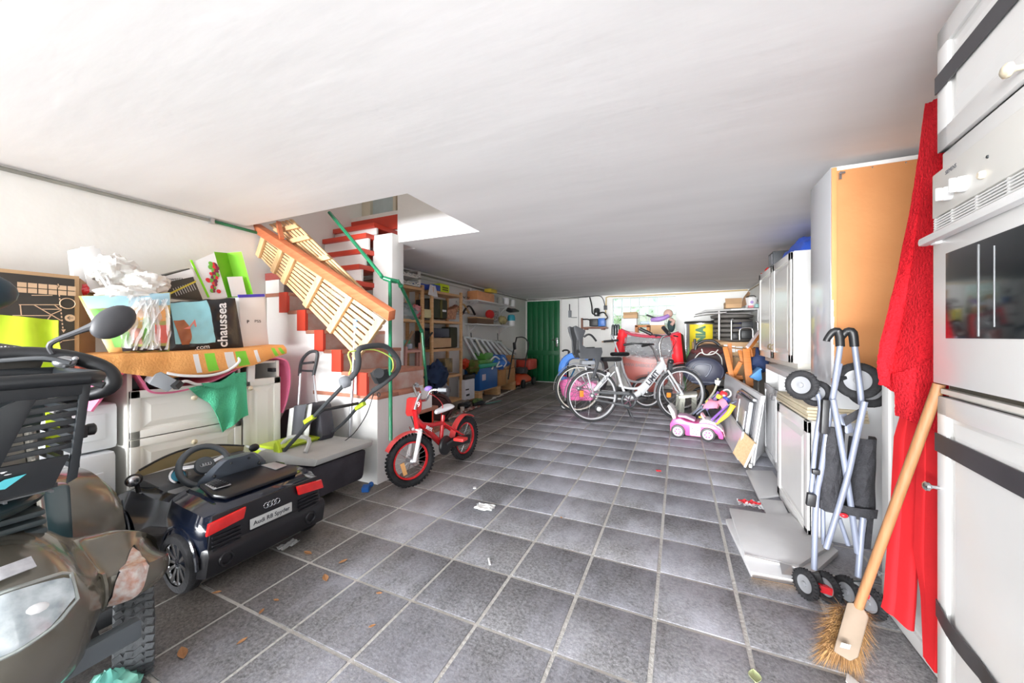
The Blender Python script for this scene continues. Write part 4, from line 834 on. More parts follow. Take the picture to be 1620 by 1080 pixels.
for (ua, ub, m_c) in ((0.52, 0.545, whitep), (0.575, 0.62, mat('towel_green', (0.22, 0.62, 0.05), 0.9)), (0.66, 0.70, whitep), (0.71, 0.76, mat('towel_green', (0.22, 0.62, 0.05))), (0.80, 0.82, whitep), (0.91, 0.93, mat('towel_green', (0.22, 0.62, 0.05))), (0.95, 0.97, mat('towel_green', (0.22, 0.62, 0.05)))):
    obj('printed_stripe', MB().grid(lambda u, v_: V(towel(ua + (ub - ua) * u + 0.02 * v_ ** 2, 0.54 + 0.42 * v_)) + V((0.007, 0, 0)), 3, 8, 0.002), m_c, tw)

# ---- things on the towel
def card_box(root, a, b, c_, d_, dep, m, nm='body', dirn=(-1, 0, 0)): return obj(nm, MB().slab([a, b, c_, d_], dep, dirn, 0.003), m, root)
ps = thing('console_box', 'white game console box with blue top edge and small black logo on the towel', 'box', (-2.78,1.636,0.959))
card_box(ps, (-2.74,1.538,0.958), (-2.74,1.718,0.966), (-2.74,1.682,1.344), (-2.74,1.51,1.318), 0.12, whitep)
obj('top_edge', MB().bar((-2.742,1.511,1.325), (-2.742,1.683,1.349), 0.012, 0.02, (0, 0, 1)), mat('indigo_print', (0.05, 0.04, 0.45), 0.4), ps, 'indigo blue top edge')
text('PS5', 0.026, mat('dark_print', (0.04, 0.04, 0.05), 0.4), ps, (-2.738,1.637,1.158), (0, 1, 0.02), (0, -0.02, 1), 0.0005, sx=1.2)
text('P', 0.03, mat('dark_print', (0.04, 0.04, 0.05)), ps, (-2.738,1.571,1.152), (0, 1, 0.02), (0, -0.02, 1), 0.0005, bold=0.001)
def bagmesh(cs, puff, seed, dep=0.05, n=22):
    a, b, c_, d_ = [V(x) for x in cs]
    mb = MB()
    def f(u, v_, s_): return lerp(lerp(a, b, u), lerp(d_, c_, u), v_) + V((s_ * (puff * (math.sin(PI * u) * math.sin(PI * v_)) ** 0.5 + 0.008 * noise(u * 14 + seed, v_ * 12) * math.sin(PI * u)), 0, 0.004 * noise(u * 12, seed)))
    mb.grid(lambda u, v_: f(u, v_, 1), n, n); mb.grid(lambda u, v_: f(u, v_, -1) + V((-0.004, 0, 0)), n, n); return mb, f
cb1 = thing('shoe_bag', 'black plastic shoe shop bag with white lettering and blue picture panel', 'bag', (-2.72,1.309,0.97))
bagb = mat('black_bag_film', (0.022, 0.023, 0.025), 0.28, var=0.3, bump=0.5, bscale=14)
mb_, f1 = bagmesh(((-2.7,1.121,0.965), (-2.68,1.512,0.964), (-2.72,1.479,1.31), (-2.74,1.12,1.25)), 0.03, 3); obj('body', mb_, bagb, cb1)
obj('picture_panel', MB().grid(lambda u, v_: V(f1(0.06 + 0.50 * u - 0.02 * v_, 0.14 + 0.84 * v_, 1)) + V((0.006, 0, 0)), 14, 12), mat('pale_blue_print', (0.32, 0.66, 0.74), 0.35, var=0.08), cb1, 'pale blue picture panel')
obj('printed_arm', MB().grid(lambda u, v_: V(f1(0.05 + 0.16 * u * (0.55 + 0.45 * math.sin(v_ * 2.6)) + 0.08 * (1 - v_), 0.12 + 0.5 * v_, 1)) + V((0.012, 0, 0)), 8, 12), mat('print_orange_brown', (0.50, 0.16, 0.05), 0.5, c2=(0.3, 0.09, 0.03), scale=12), cb1)
obj('printed_shoe', MB().slab([(-2.664,1.171,1.095), (-2.664,1.201,1.111), (-2.664,1.227,1.153), (-2.664,1.236,1.111), (-2.664,1.23,1.107), (-2.664,1.22,1.13), (-2.664,1.201,1.095)], 0.002, (1, 0, 0)), mat('salmon_print', (0.80, 0.25, 0.20), 0.4), cb1)
text('chaussea', 0.078, whitep, cb1, (-2.655,1.371,1.123), (0, -0.03, 1), (0, -1, -0.03), 0.001, bold=0.0012, sx=1.03)
text('.com', 0.04, whitep, cb1, (-2.665,1.266,0.984), (0, 1, 0.1), (0, -0.1, 1), 0.001)
gb_ = thing('grocery_bag', 'bright green and white paper grocery bag with vegetable print', 'bag', (-2.85,1.464,1.318))
obj('front', MB().slab([(-2.86,1.297,1.522), (-2.86,1.427,1.615), (-2.84,1.497,1.321), (-2.84,1.392,1.298)], 0.004, (-1, 0, 0)), whitep, gb_, 'white printed front')
grn = mat('grocery_green', (0.22, 0.66, 0.01), 0.6, var=0.05)
obj('side', MB().slab([(-2.86,1.427,1.623), (-2.92,1.535,1.643), (-2.9,1.602,1.334), (-2.84,1.489,1.316)], 0.004, (-1, 0, 0)), mat('grocery_green_dark', (0.14, 0.50, 0.01), 0.6), gb_)
obj('side', MB().slab([(-2.92,1.535,1.643), (-2.86,1.597,1.659), (-2.84,1.667,1.352), (-2.9,1.602,1.334)], 0.004, (-1, 0, 0)), grn, gb_)
obj('green_edge', MB().bar((-2.858,1.296,1.542), (-2.838,1.384,1.31), 0.012, 0.004, (1, 0, 0)), grn, gb_)
obj('receipt', MB().slab([(-2.852,1.499,1.462), (-2.852,1.596,1.481), (-2.832,1.615,1.341), (-2.832,1.52,1.327)], 0.003, (1, 0, 0)), whitep, gb_)
obj('round_emblem', MB().torus((-2.848,1.553,1.43), (1, 0, 0), 0.016, 0.0022, 24, 4), mat('emblem_green', (0.0, 0.22, 0.10), 0.5), gb_); obj('tree_emblem', MB().slab([(-2.847,1.54,1.415), (-2.847,1.565,1.418), (-2.847,1.552,1.452)], 0.001, (1, 0, 0)), mat('emblem_green', (0.0, 0.22, 0.1)), gb_)
text('SPAR', 0.014, mat('emblem_green', (0, 0.22, 0.1)), gb_, (-2.846,1.556,1.39), (0, 1, 0), (0, 0, 1), 0.0004)
vg = random.Random(4); vcols = [mat('print_red', (0.70, 0.03, 0.04), 0.5), mat('print_leaf', (0.15, 0.42, 0.05), 0.5), mat('print_purple', (0.20, 0.02, 0.06), 0.5)]
for k, m_c in enumerate(vcols):
    v3 = MB()
    for q in range(9):
        t = q / 9; c0 = lerp((-2.852,1.42,1.536), (-2.836,1.408,1.333), t) + V((0.0, vg.gauss(0, 0.018) , 0)); v3.ball(c0, (0.001, 0.010 + 0.006 * vg.random(), 0.012 + 0.008 * vg.random()), 8, 5, (vg.random(), 0, 0))
    o = obj('vegetable_print', v3, m_c, gb_); o['kind'] = 'stuff'
rw = thing('appliance_box', 'black and white appliance box with yellow band leaning behind the blue bag picture', 'box', (-2.85,1.236,1.296))
card_box(rw, (-2.84,1.125,1.292), (-2.84,1.356,1.283), (-2.84,1.281,1.486), (-2.84,1.09,1.394), 0.10, mat('box_black_print', (0.06, 0.055, 0.045), 0.4))
obj('white_band', MB().slab([(-2.838,1.112,1.359), (-2.838,1.307,1.437), (-2.838,1.293,1.484), (-2.838,1.101,1.387)], 0.002, (1, 0, 0)), whitep, rw)
obj('yellow_band', MB().slab([(-2.838,1.16,1.304), (-2.838,1.314,1.413), (-2.838,1.314,1.401), (-2.838,1.16,1.292)], 0.002, (1, 0, 0)), mat('ochre_yellow', (0.62, 0.50, 0.05), 0.5), rw)
text('rowenta', 0.026, mat('dark_print', (0.04, 0.04, 0.05)), rw, (-2.835,1.201,1.405), (0, 1, 0.20), (0, -0.2, 1), 0.0005)
brc = MB()
for k in range(9): a = lerp((-2.837,1.215,1.301), (-2.837,1.313,1.352), k / 8); brc.bar(a, V(a) + V((0, -0.02, 0.045)), 0.0025, 0.001, (1, 0, 0))
o = obj('barcode_print', brc, whitep, rw); o['kind'] = 'stuff'
# cartoon printed shopping bag
cbg = thing('cartoon_shopping_bag', 'large shopping bag printed with a blue sky and orange village scene', 'bag', (-2.68,0.931,0.969))
mb_, f2 = bagmesh(((-2.66,0.858,0.966), (-2.66,1.104,0.963), (-2.72,1.135,1.31), (-2.72,0.77,1.251)), 0.05, 7, n=26)
obj('body', mb_, mat('village_print', (0.80, 0.42, 0.18), 0.4, c2=(0.25, 0.42, 0.12), scale=9, var=0), cbg)
def patch(ua, ub, va, vb, m_c, nm='printed_patch', e=0.003, sk=0.0): return obj(nm, MB().grid(lambda u, v_: V(f2(ua + (ub - ua) * u + sk * v_, va + (vb - va) * v_, 1)) + V((e, 0, 0)), 10, 6), m_c, cbg)
patch(0.02, 0.98, 0.78, 0.99, mat('sky_print', (0.42, 0.68, 0.82), 0.4, var=0.08), 'printed_sky')
patch(0.22, 0.62, 0.56, 0.74, mat('roof_print', (0.84, 0.44, 0.16), 0.4), 'printed_roof'); patch(0.66, 0.9, 0.52, 0.74, mat('roof_print', (0.84, 0.44, 0.16)), 'printed_roof')
patch(0.03, 0.2, 0.6, 0.76, mat('bush_print', (0.20, 0.50, 0.12), 0.4), 'printed_bush'); patch(0.10, 0.34, 0.10, 0.36, mat('bush_print', (0.2, 0.5, 0.12)), 'printed_bush'); patch(0.52, 0.62, 0.12, 0.6, mat('bush_print', (0.2, 0.5, 0.12)), 'printed_bush', 0.004, 0.04)
patch(0.36, 0.50, 0.15, 0.42, mat('brick_print', (0.42, 0.20, 0.16), 0.5), 'printed_wall'); patch(0.05, 0.16, 0.3, 0.56, mat('rose_print', (0.74, 0.16, 0.14), 0.5), 'printed_wall'); patch(0.7, 0.95, 0.15, 0.45, mat('rose_print', (0.74, 0.16, 0.14)), 'printed_wall'); patch(0.2, 0.95, 0.02, 0.10, mat('dark_print', (0.04, 0.04, 0.05)), 'printed_ground')
# crumpled white carrier bags
film = mat('white_film_bag', (0.82, 0.81, 0.78), 0.35, var=0.06, alpha=0.93, bump=0.8, bscale=22)
thinf = mat('clear_film_bag', (0.86, 0.86, 0.86), 0.25, var=0.05, alpha=0.42, bump=0.6, bscale=24)
def crumple(c_, r_, seed, flat=0.7, n=34):
    mb = MB(); c_ = V(c_)
    def f(u, v_):
        a = 2 * PI * u; b = PI * v_ - PI / 2; d = V((math.cos(b) * math.cos(a), math.cos(b) * math.sin(a), math.sin(b)))
        k = 1 + 0.22 * noise(d.x * 3 + seed, d.y * 3, d.z * 3) + 0.15 * noise(d.x * 8, d.y * 7 + seed, d.z * 9) + 0.09 * noise(d.x * 19 + seed, d.y * 17, d.z * 21)
        return c_ + V((d.x * r_[0] * k, d.y * r_[1] * k, d.z * r_[2] * k))
    return mb.grid(f, n, n // 2)
for (p, r_, lab, m_c) in (((-2.86,0.947,1.402), (0.07, 0.10, 0.09), 'crumpled milky plastic carrier bag, tallest of the white bags', film), ((-2.8,1.058,1.35), (0.06, 0.10, 0.07), 'crumpled milky plastic carrier bag in front of the appliance box', film),
                          ((-2.74,0.964,1.272), (0.05, 0.12, 0.05), 'crumpled white carrier bag lying over the village print bag top', film)):
    solo('carrier_bag', lab, 'bag', crumple(p, r_, p[1] * 7), m_c)
wpb = thing('paper_bag', 'tall white paper carrier bag with folded rim at the back of the pile', 'bag', (-2.9,0.882,1.281))
obj('body', MB().slab([(-2.92,0.814,1.308), (-2.92,0.924,1.287), (-2.94,0.894,1.554), (-2.94,0.806,1.51)], 0.05, (-1, 0, 0), 0.004), mat('white_paper', (0.80, 0.80, 0.80), 0.6), wpb)
obj('body', MB().slab([(-2.86,0.846,1.286), (-2.86,0.952,1.283), (-2.9,0.901,1.534), (-2.9,0.83,1.528)], 0.01, (-1, 0, 0), 0.002), mat('white_paper', (0.8, 0.8, 0.8)), wpb)
obj('handle', MB().tube([(-2.84,0.854,1.393), (-2.82,0.862,1.4), (-2.8,0.889,1.335), (-2.8,0.913,1.283)], 0.007, 6, smooth_path=3), whitep, wpb); obj('handle', MB().tube([(-2.84,0.882,1.404), (-2.8,0.898,1.363), (-2.8,0.922,1.277)], 0.006, 6, smooth_path=3), whitep, wpb)
hf = thing('carrier_bag', 'thin clear carrier bag with loose handles hanging over the village print bag', 'bag', (-2.62,0.972,0.989))
rnd = random.Random(21); sh = MB()
for k in range(9):
    x0 = 222 + k * 4.5
    a = V(lerp((-2.66,0.959,1.261), (-2.66,1.087,1.259), k / 8)); b = V(lerp((-2.6,0.894,0.985), (-2.6,1.062,0.976), ((k * 5) % 9) / 8)); mid = lerp(a, b, 0.5) + V((0.03, rnd.uniform(-0.06, 0.06), 0))
    w_ = rnd.uniform(0.010, 0.022)
    def rib(u, v_, a=a, b=b, mid=mid, w_=w_, k=k):
        p = a * (1 - u) ** 2 + mid * 2 * u * (1 - u) + b * u * u; return p + V((0.008 * math.sin(v_ * 5 + k + u * 9), (v_ - 0.5) * 2 * w_ * (0.7 + 0.5 * noise(u * 7, k)), 0.01 * noise(u * 11, k)))
    sh.grid(rib, 16, 5)
o = obj('film_strip', sh, thinf, hf); o['kind'] = 'stuff'
obj('bunched_film', crumple((-2.66,1.005,1.161), (0.02, 0.06, 0.09), 5), thinf, hf)
for (p, lab) in (((-2.85,0.821,1.296), 'small red plastic bag scrap beside the tall white paper bag'), ((-2.8,1.126,1.328), 'small red plastic scrap beside the appliance box')):
    solo('red_bag_scrap', lab, 'bag', crumple(p, (0.02, 0.025, 0.028), p[1], n=20), red)
# cable, grey box, green cloth
jb = thing('junction_box', 'grey metal cable end box lying on the pink mat edge', 'box', (-2.52,1.019,0.802)); obj('body', MB().slab([(-2.52,0.96,0.802), (-2.5,1.032,0.751), (-2.5,1.082,0.8), (-2.54,1.006,0.87)], 0.055, (-0.6, 0, 0.2), 0.004), mat('galvanised', (0.34, 0.37, 0.40), 0.4, 0.6), jb)
obj('plug', MB().bar((-2.49,1.055,0.772), (-2.5,1.084,0.799), 0.03, 0.03), black, jb)
wcab = thing('white_cable', 'thick white cable looping along the front of the pink mat', 'cable', (-2.5,1.219,0.836))
obj('cable', MB().tube([(-2.53,1.039,0.851), (-2.52,1.107,0.831), (-2.51,1.224,0.82), (-2.52,1.328,0.84), (-2.53,1.398,0.89), (-2.55,1.401,0.917)], 0.008, 8, smooth_path=5), whitep, wcab)
obj('cable', MB().tube([(-2.5,1.076,0.793), (-2.5,1.113,0.8), (-2.52,1.172,0.774), (-2.545,1.241,0.772)], 0.008, 8, smooth_path=5), whitep, wcab)
gc = mat('green_microfibre', (0.08, 0.46, 0.26), 0.95, var=0.10, scale=12, bump=0.6, bscale=120)
gcl = thing('green_cloth', 'green microfibre cloth hanging over the cabinet drawers', 'cloth', (-2.55,1.31,0.709))
TLc = [(-2.545,1.139,0.755), (-2.54,1.232,0.773), (-2.54,1.288,0.774), (-2.535,1.379,0.82), (-2.54,1.441,0.822)]; BLc = [(-2.545,1.142,0.747), (-2.55,1.243,0.654), (-2.56,1.325,0.457), (-2.56,1.385,0.502), (-2.56,1.467,0.538)]
obj('body', MB().grid(lambda u, v_: lerp(pl(TLc, u), pl(BLc, u), v_) + V((0.014 * math.sin(u * 17 + v_ * 2) * v_ + 0.006, 0, 0)), 40, 24, 0.003), gc, gcl)
obj('folded_flap', MB().grid(lambda u, v_: lerp(pl([(-2.52,1.191,0.779), (-2.51,1.289,0.776), (-2.51,1.362,0.83)], u), pl([(-2.52,1.203,0.763), (-2.515,1.275,0.739), (-2.515,1.368,0.751)], u), v_), 16, 6, 0.003), gc, gcl)

# ---- wheeled shopping trolley bag
tb = thing('trolley_bag', 'black and grey wheeled bag with telescopic handle against the stair wall', 'bag', (-3.177,2.274,0))
obj('body', MB().slab([(-2.757,1.8,0.245), (-2.256,1.72,0.275), (-2.182,1.72,0.378), (-2.27,1.76,0.577), (-2.361,1.78,0.584), (-2.751,1.84,0.488), (-2.811,1.84,0.414)], 0.10, (0.1, 1, 0), 0.02), mat('black_nylon', (0.035, 0.035, 0.045), 0.6, var=0.2), tb)
obj('grey_panel', MB().grid(lambda u, v_: lerp(lerp((-2.519,1.74,0.534), (-2.249,1.71,0.596), u), lerp((-2.553,1.74,0.313), (-2.266,1.69,0.316), u), v_) + V((0, -0.03 * math.sin(PI * u) - 0.012, 0)), 10, 10, 0.006), mat('pale_grey_fabric', (0.55, 0.55, 0.53), 0.8), tb, 'pale grey front panel')
obj('black_panel', MB().grid(lambda u, v_: lerp(lerp((-2.401,1.7,0.573), (-2.272,1.69,0.597), u), lerp((-2.449,1.71,0.297), (-2.316,1.68,0.313), u), v_) + V((0, -0.03 * math.sin(PI * u) - 0.018, 0)), 8, 10, 0.006), mat('black_nylon', (0.035, 0.035, 0.045)), tb)
obj('handle_tube', MB().tube([(-2.578,1.83,0.541), (-2.585,1.85,0.775)], 0.008, 8), alu, tb); obj('handle_tube', MB().tube([(-2.341,1.8,0.565), (-2.427,1.84,0.782)], 0.008, 8), alu, tb)
obj('handle', MB().tube([(-2.592,1.85,0.755), (-2.571,1.85,0.861), (-2.494,1.85,0.928), (-2.4,1.84,0.94), (-2.387,1.84,0.899), (-2.427,1.84,0.764)], 0.012, 10, smooth_path=4).tube([(-2.578,1.85,0.846), (-2.427,1.84,0.861)], 0.009, 8).tube([(-2.585,1.85,0.794), (-2.427,1.84,0.796)], 0.008, 8), dkgrey, tb)
solo('broom_pole', 'grey metal pole with a blue cap leaning on the stair wall', 'pole', MB().tube([(-2.132,1.9,0.298), (-2.099,1.92,1.104)], 0.012, 10), alu)
solo('pole_cap', 'light blue plastic cap at the top of the grey metal pole', 'cap', MB().tube([(-2.099,1.92,1.1), (-2.093,1.92,1.172)], 0.015, 10), mat('sky_blue_plastic', (0.20, 0.42, 0.78), 0.4))
solo('blue_clip', 'small bright blue plastic piece on the floor at the foot of the stair wall', 'plastic piece', MB().boxc(V((-1.927,1.854,0.022)), (0.05, 0.05, 0.035), (0.2, 0, 0.5), 0.008).ball(V((-1.941,1.872,0.03)) + V((0.01, 0.03, 0)), 0.018), bluep)

# ---- green lawn mower
lm_ = thing('lawn_mower', 'lime green and grey lawn mower with dark fabric grass box by the stair wall', 'lawn mower', (-2.35, 1.62, 0))
obj('deck', MB().loft([[(x, y, z) for (y, z) in ((1.42, zb), (1.84, zb), (1.86, zt - 0.03), (1.80, zt), (1.46, zt), (1.40, zt - 0.03))] for (x, zb, zt) in ((-2.58, 0.08, 0.14), (-2.55, 0.05, 0.24), (-2.45, 0.05, 0.30), (-2.3, 0.05, 0.30), (-2.2, 0.06, 0.26))]).subsurf(1), lime, lm_)
for (x, y) in ((-2.50, 1.40), (-2.50, 1.87), (-2.27, 1.39), (-2.27, 1.88)): obj('wheel', MB().lathe([(0.07, -0.02), (0.085, -0.01), (0.085, 0.01), (0.07, 0.02)], (x, y, 0.086), (0, 1, 0), 20), black, lm_)
gbx = obj('grass_box', MB().slab([(-2.44, 1.40, 0.10), (-1.93, 1.44, 0.09), (-1.90, 1.44, 0.30), (-2.42, 1.40, 0.27)], 0.40, (0, 1, 0), 0.03), mat('dark_bag_fabric', (0.04, 0.036, 0.045), 0.85, var=0.35, scale=5, bump=0.3), lm_, 'dark fabric grass box')
obj('grass_box_lid', MB().slab([(-2.45, 1.39, 0.27), (-1.88, 1.43, 0.31), (-1.88, 1.45, 0.345), (-2.35, 1.42, 0.345)], 0.43, (0, 1, 0), 0.012), mat('pale_grey_lid', (0.38, 0.38, 0.365), 0.6, var=0.06), gbx)
obj('lid_handle', MB().tube([(-2.30, 1.50, 0.34), (-2.28, 1.56, 0.40), (-2.10, 1.56, 0.41), (-2.05, 1.50, 0.35)], 0.013, 8, smooth_path=3), mat('pale_grey_lid', (0.5, 0.5, 0.48)), gbx)
obj('hood', MB().slab([(-2.56, 1.46, 0.29), (-2.30, 1.46, 0.30), (-2.20, 1.46, 0.37), (-2.45, 1.46, 0.36)], 0.30, (0, 1, 0), 0.02), lime, lm_)
hm = dkgrey
obj('handle_tube', MB().tube([(-2.288,1.47,0.239), (-2.246,1.47,0.308), (-2.054,1.47,0.473), (-1.917,1.47,0.598), (-1.688,1.47,0.783)], 0.011, 8, smooth_path=3), hm, lm_)
obj('handle_tube', MB().tube([(-2.354,1.8,0.28), (-2.097,1.8,0.445), (-1.928,1.8,0.596), (-1.8,1.8,0.701)], 0.011, 8, smooth_path=3), hm, lm_)
obj('crossbar', MB().tube([(-1.901,1.47,0.603), (-1.892,1.5,0.62), (-1.934,1.79,0.606)], 0.010, 8), hm, lm_)
obj('handlebar', MB().tube([(-1.72,1.498,0.778), (-1.64,1.505,0.852), (-1.6,1.485,0.911), (-1.6,1.481,0.967), (-1.6,1.521,0.99), (-1.6,1.67,0.994), (-1.6,1.766,0.937), (-1.61,1.816,0.878), (-1.65,1.832,0.815), (-1.7,1.774,0.75), (-1.76,1.749,0.706)], 0.016, 10, smooth_path=4), mat('foam_grip', (0.05, 0.053, 0.057), 0.8), lm_)
obj('bail_cable', MB().tube([(-1.63,1.448,0.844), (-1.6,1.438,0.894), (-1.6,1.417,0.956), (-1.6,1.455,0.971), (-1.6,1.6,0.973), (-1.6,1.733,0.923), (-1.62,1.777,0.861), (-1.64,1.782,0.828)], 0.004, 6, smooth_path=4), mat('yellow_green_cable', (0.62, 0.80, 0.15), 0.4), lm_)
obj('switch_box', MB().lathe([(0.028, -0.025), (0.034, -0.015), (0.034, 0.015), (0.028, 0.025)], (-1.7,1.484,0.795), (0.4, 1, 0.3), 18), midgrey, lm_)
obj('switch_box', MB().slab([(-1.66,1.66,0.83), (-1.64,1.754,0.85), (-1.67,1.803,0.785), (-1.7,1.742,0.75), (-1.69,1.711,0.786)], 0.05, (-1, 0.2, 0), 0.006).lathe([(0.028, -0.03), (0.03, 0.02)], (-1.62,1.65,0.833), (1, -0.6, 0.1), 16), dkgrey, lm_)
for p in ((-1.964,1.465,0.565), (-1.911,1.79,0.591), (-2.239,1.78,0.356)): obj('clamp_lever', MB().boxc(p, (0.085, 0.03, 0.026), (0, -0.5, 0), 0.006), lime, lm_)
obj('side_lever', MB().slab([(-2.26,1.44,0.33), (-2.188,1.44,0.324), (-2.212,1.44,0.375), (-2.23,1.44,0.415), (-2.254,1.44,0.393)], 0.02, (0, 1, 0), 0.004), lime, lm_)
obj('power_cable', MB().tube([(-1.755,1.75,0.69), (-1.814,1.75,0.553), (-1.957,1.78,0.409), (-2.091,1.8,0.325)], 0.003, 6, smooth_path=4), black, lm_)
obj('cable_hook', MB().torus((-1.703,1.74,0.687), (0, 1, 0), 0.012, 0.003, 16, 6), black, lm_)
obj('deck_vent', MB().box((-2.56, 1.455, 0.33), (-2.34, 1.46, 0.345)), mat('pale_grey_lid', (0.5, 0.5, 0.48)), lm_)

# ---- ride-on electric toy car
carp = mat('midnight_blue_plastic', (0.005, 0.008, 0.018), 0.16, var=0.2, coat=0.8)
cblk = mat('satin_black_plastic', (0.012, 0.012, 0.015), 0.32, var=0.2)
tc = thing('toy_car', 'midnight blue ride-on toy convertible with red tail lights and number plate', 'toy car', (-2.15, 1.08, 0))
YC = 1.08
def csec(x, hw, zb, zs, zt, cav, hwc):
    """one cross-section: half width, bottom, shoulder, top, cavity floor"""
    pts = [(-hw * 0.85, zb), (-hw, zb + 0.05), (-hw, zs), (-hw * 0.93, zs + (zt - zs) * 0.75), (-hwc, zt), (-hwc * 0.96, cav), (0, cav), (hwc * 0.96, cav), (hwc, zt), (hw * 0.93, zs + (zt - zs) * 0.75), (hw, zs), (hw, zb + 0.05), (hw * 0.85, zb), (0, zb)]
    return [(x, YC + y, z) for y, z in pts]
secs = [csec(-2.585, 0.16, 0.10, 0.15, 0.19, 0.19, 0.10), csec(-2.56, 0.23, 0.08, 0.17, 0.25, 0.255, 0.15), csec(-2.48, 0.265, 0.07, 0.22, 0.30, 0.305, 0.18), csec(-2.38, 0.275, 0.07, 0.25, 0.335, 0.345, 0.19), csec(-2.335, 0.275, 0.07, 0.26, 0.35, 0.355, 0.20),
        csec(-2.32, 0.27, 0.07, 0.26, 0.35, 0.15, 0.205), csec(-2.15, 0.255, 0.07, 0.25, 0.335, 0.13, 0.205), csec(-2.02, 0.26, 0.07, 0.27, 0.345, 0.14, 0.205), csec(-1.985, 0.265, 0.07, 0.28, 0.375, 0.16, 0.20),
        csec(-1.975, 0.265, 0.07, 0.28, 0.36, 0.375, 0.20), csec(-1.88, 0.28, 0.07, 0.29, 0.36, 0.372, 0.20), csec(-1.78, 0.275, 0.08, 0.29, 0.345, 0.355, 0.20), csec(-1.735, 0.265, 0.09, 0.27, 0.33, 0.335, 0.20), csec(-1.715, 0.25, 0.10, 0.25, 0.315, 0.318, 0.19)]
obj('body_shell', MB().loft(secs), carp, tc)
obj('rear_bumper', MB().slab([(-1.78, YC - 0.278, 0.075), (-1.70, YC - 0.262, 0.085), (-1.695, YC - 0.255, 0.17), (-1.71, YC - 0.25, 0.20), (-1.78, YC - 0.278, 0.21)], 0.53, (0, 1, 0), 0.012), cblk, tc)
obj('rear_panel', MB().slab([(-1.716, YC - 0.25, 0.19), (-1.716, YC + 0.25, 0.19), (-1.716, YC + 0.235, 0.325), (-1.716, YC - 0.235, 0.325)], 0.008, (1, 0, 0), 0.003), cblk, tc)
redl = mat('tail_light_red', (0.72, 0.015, 0.015), 0.15, var=0.15, scale=20, coat=0.6)
for s_ in (-1, 1):
    obj('tail_light', MB().slab([(-1.705, YC + s_ * 0.262, 0.258), (-1.705, YC + s_ * 0.125, 0.272), (-1.705, YC + s_ * 0.115, 0.318), (-1.708, YC + s_ * 0.252, 0.304)], 0.014, (1, 0, 0), 0.004), redl, tc)
    for k in range(4): obj('vent_slat', MB().box((-1.709, YC + s_ * 0.13, 0.185 + k * 0.017), (-1.699, YC + s_ * 0.238, 0.192 + k * 0.017), None, 0.002), cblk, tc)
    obj('exhaust_pipe', MB().torus((-1.695, YC + s_ * 0.19, 0.135), (1, 0, 0), 0.024, 0.006, 20, 6), cblk, tc)
pla = obj('number_plate', MB().slab([(-1.706, YC - 0.095, 0.205), (-1.706, YC + 0.095, 0.205), (-1.706, YC + 0.095, 0.25), (-1.706, YC - 0.095, 0.25)], 0.006, (1, 0, 0), 0.003), mat('plate_grey', (0.55, 0.56, 0.55), 0.3), tc)
text('Audi R8 Spyder', 0.026, mat('dark_print', (0.04, 0.04, 0.05)), pla, (-1.6995, YC, 0.2275), (0, 1, 0), (0, 0, 1), 0.0005, bold=0.0003)
for k in range(4): obj('emblem_ring', MB().torus((-1.704, YC - 0.024 + k * 0.0165, 0.283), (1, 0, 0), 0.0115, 0.0022, 22, 6), chrome, tc)
obj('rear_deck', MB().slab([(-1.96, YC - 0.16, 0.372), (-1.80, YC - 0.19, 0.365), (-1.755, YC - 0.16, 0.352), (-1.755, YC + 0.16, 0.352), (-1.80, YC + 0.19, 0.365), (-1.96, YC + 0.16, 0.372)], 0.016, (0, 0, 1), 0.008), cblk, tc)
for s_ in (-1, 1): obj('deck_vent', MB().slab([(-1.93, YC + s_ * 0.155, 0.386), (-1.84, YC + s_ * 0.165, 0.382), (-1.83, YC + s_ * 0.10, 0.382), (-1.95, YC + s_ * 0.10, 0.387)], 0.006, (0, 0, 1), 0.003), mat('vent_silver', (0.5, 0.51, 0.53), 0.3, 0.6), tc)
for k in range(6): obj('deck_rib', MB().box((-1.93 + 0.018 * k, YC - 0.155, 0.388), (-1.925 + 0.018 * k, YC - 0.105, 0.3935)), cblk, tc)
seat = MB().loft([[(x0 + dx, YC + y * w_, z) for (y, dx) in ((-1, 0.0), (-0.8, 0.02), (0, 0.03), (0.8, 0.02), (1, 0.0), (0.8, -0.025), (0, -0.02), (-0.8, -0.025))] for (x0, w_, z) in ((-2.06, 0.145, 0.17), (-2.03, 0.15, 0.28), (-2.01, 0.155, 0.345), (-1.99, 0.15, 0.39), (-1.975, 0.11, 0.435), (-1.965, 0.08, 0.460), (-1.96, 0.06, 0.468))])
st2 = obj('seat', seat, mat('slate_grey_seat', (0.085, 0.10, 0.125), 0.35, var=0.05), tc)
for s_ in (-1, 1): obj('seat_slot', MB().ball((-1.975, YC + s_ * 0.075, 0.365), (0.012, 0.035, 0.014), 12, 6, (0.3 * s_, 0, 0)), black, st2)
for s_ in (-1, 1): obj('seat_bolt', MB().ball((-1.965, YC + s_ * 0.10, 0.40), (0.01, 0.008, 0.008), 10, 6), black, st2); obj('seat_bolt', MB().ball((-1.945, YC + s_ * 0.04, 0.445), (0.008, 0.006, 0.006), 10, 6), black, st2)
dash = obj('dashboard', MB().slab([(-2.34, YC - 0.235, 0.28), (-2.20, YC - 0.20, 0.285), (-2.22, YC - 0.20, 0.345), (-2.34, YC - 0.235, 0.385)], 0.46, (0, 1, 0), 0.012), mat('dash_grey', (0.10, 0.105, 0.11), 0.5), tc)
obj('speaker_grille', MB().slab([(-2.222, YC - 0.16, 0.325), (-2.222, YC - 0.06, 0.325), (-2.262, YC - 0.06, 0.362), (-2.262, YC - 0.15, 0.362)], 0.008, (1, 0, 0.5), 0.003), midgrey, dash)
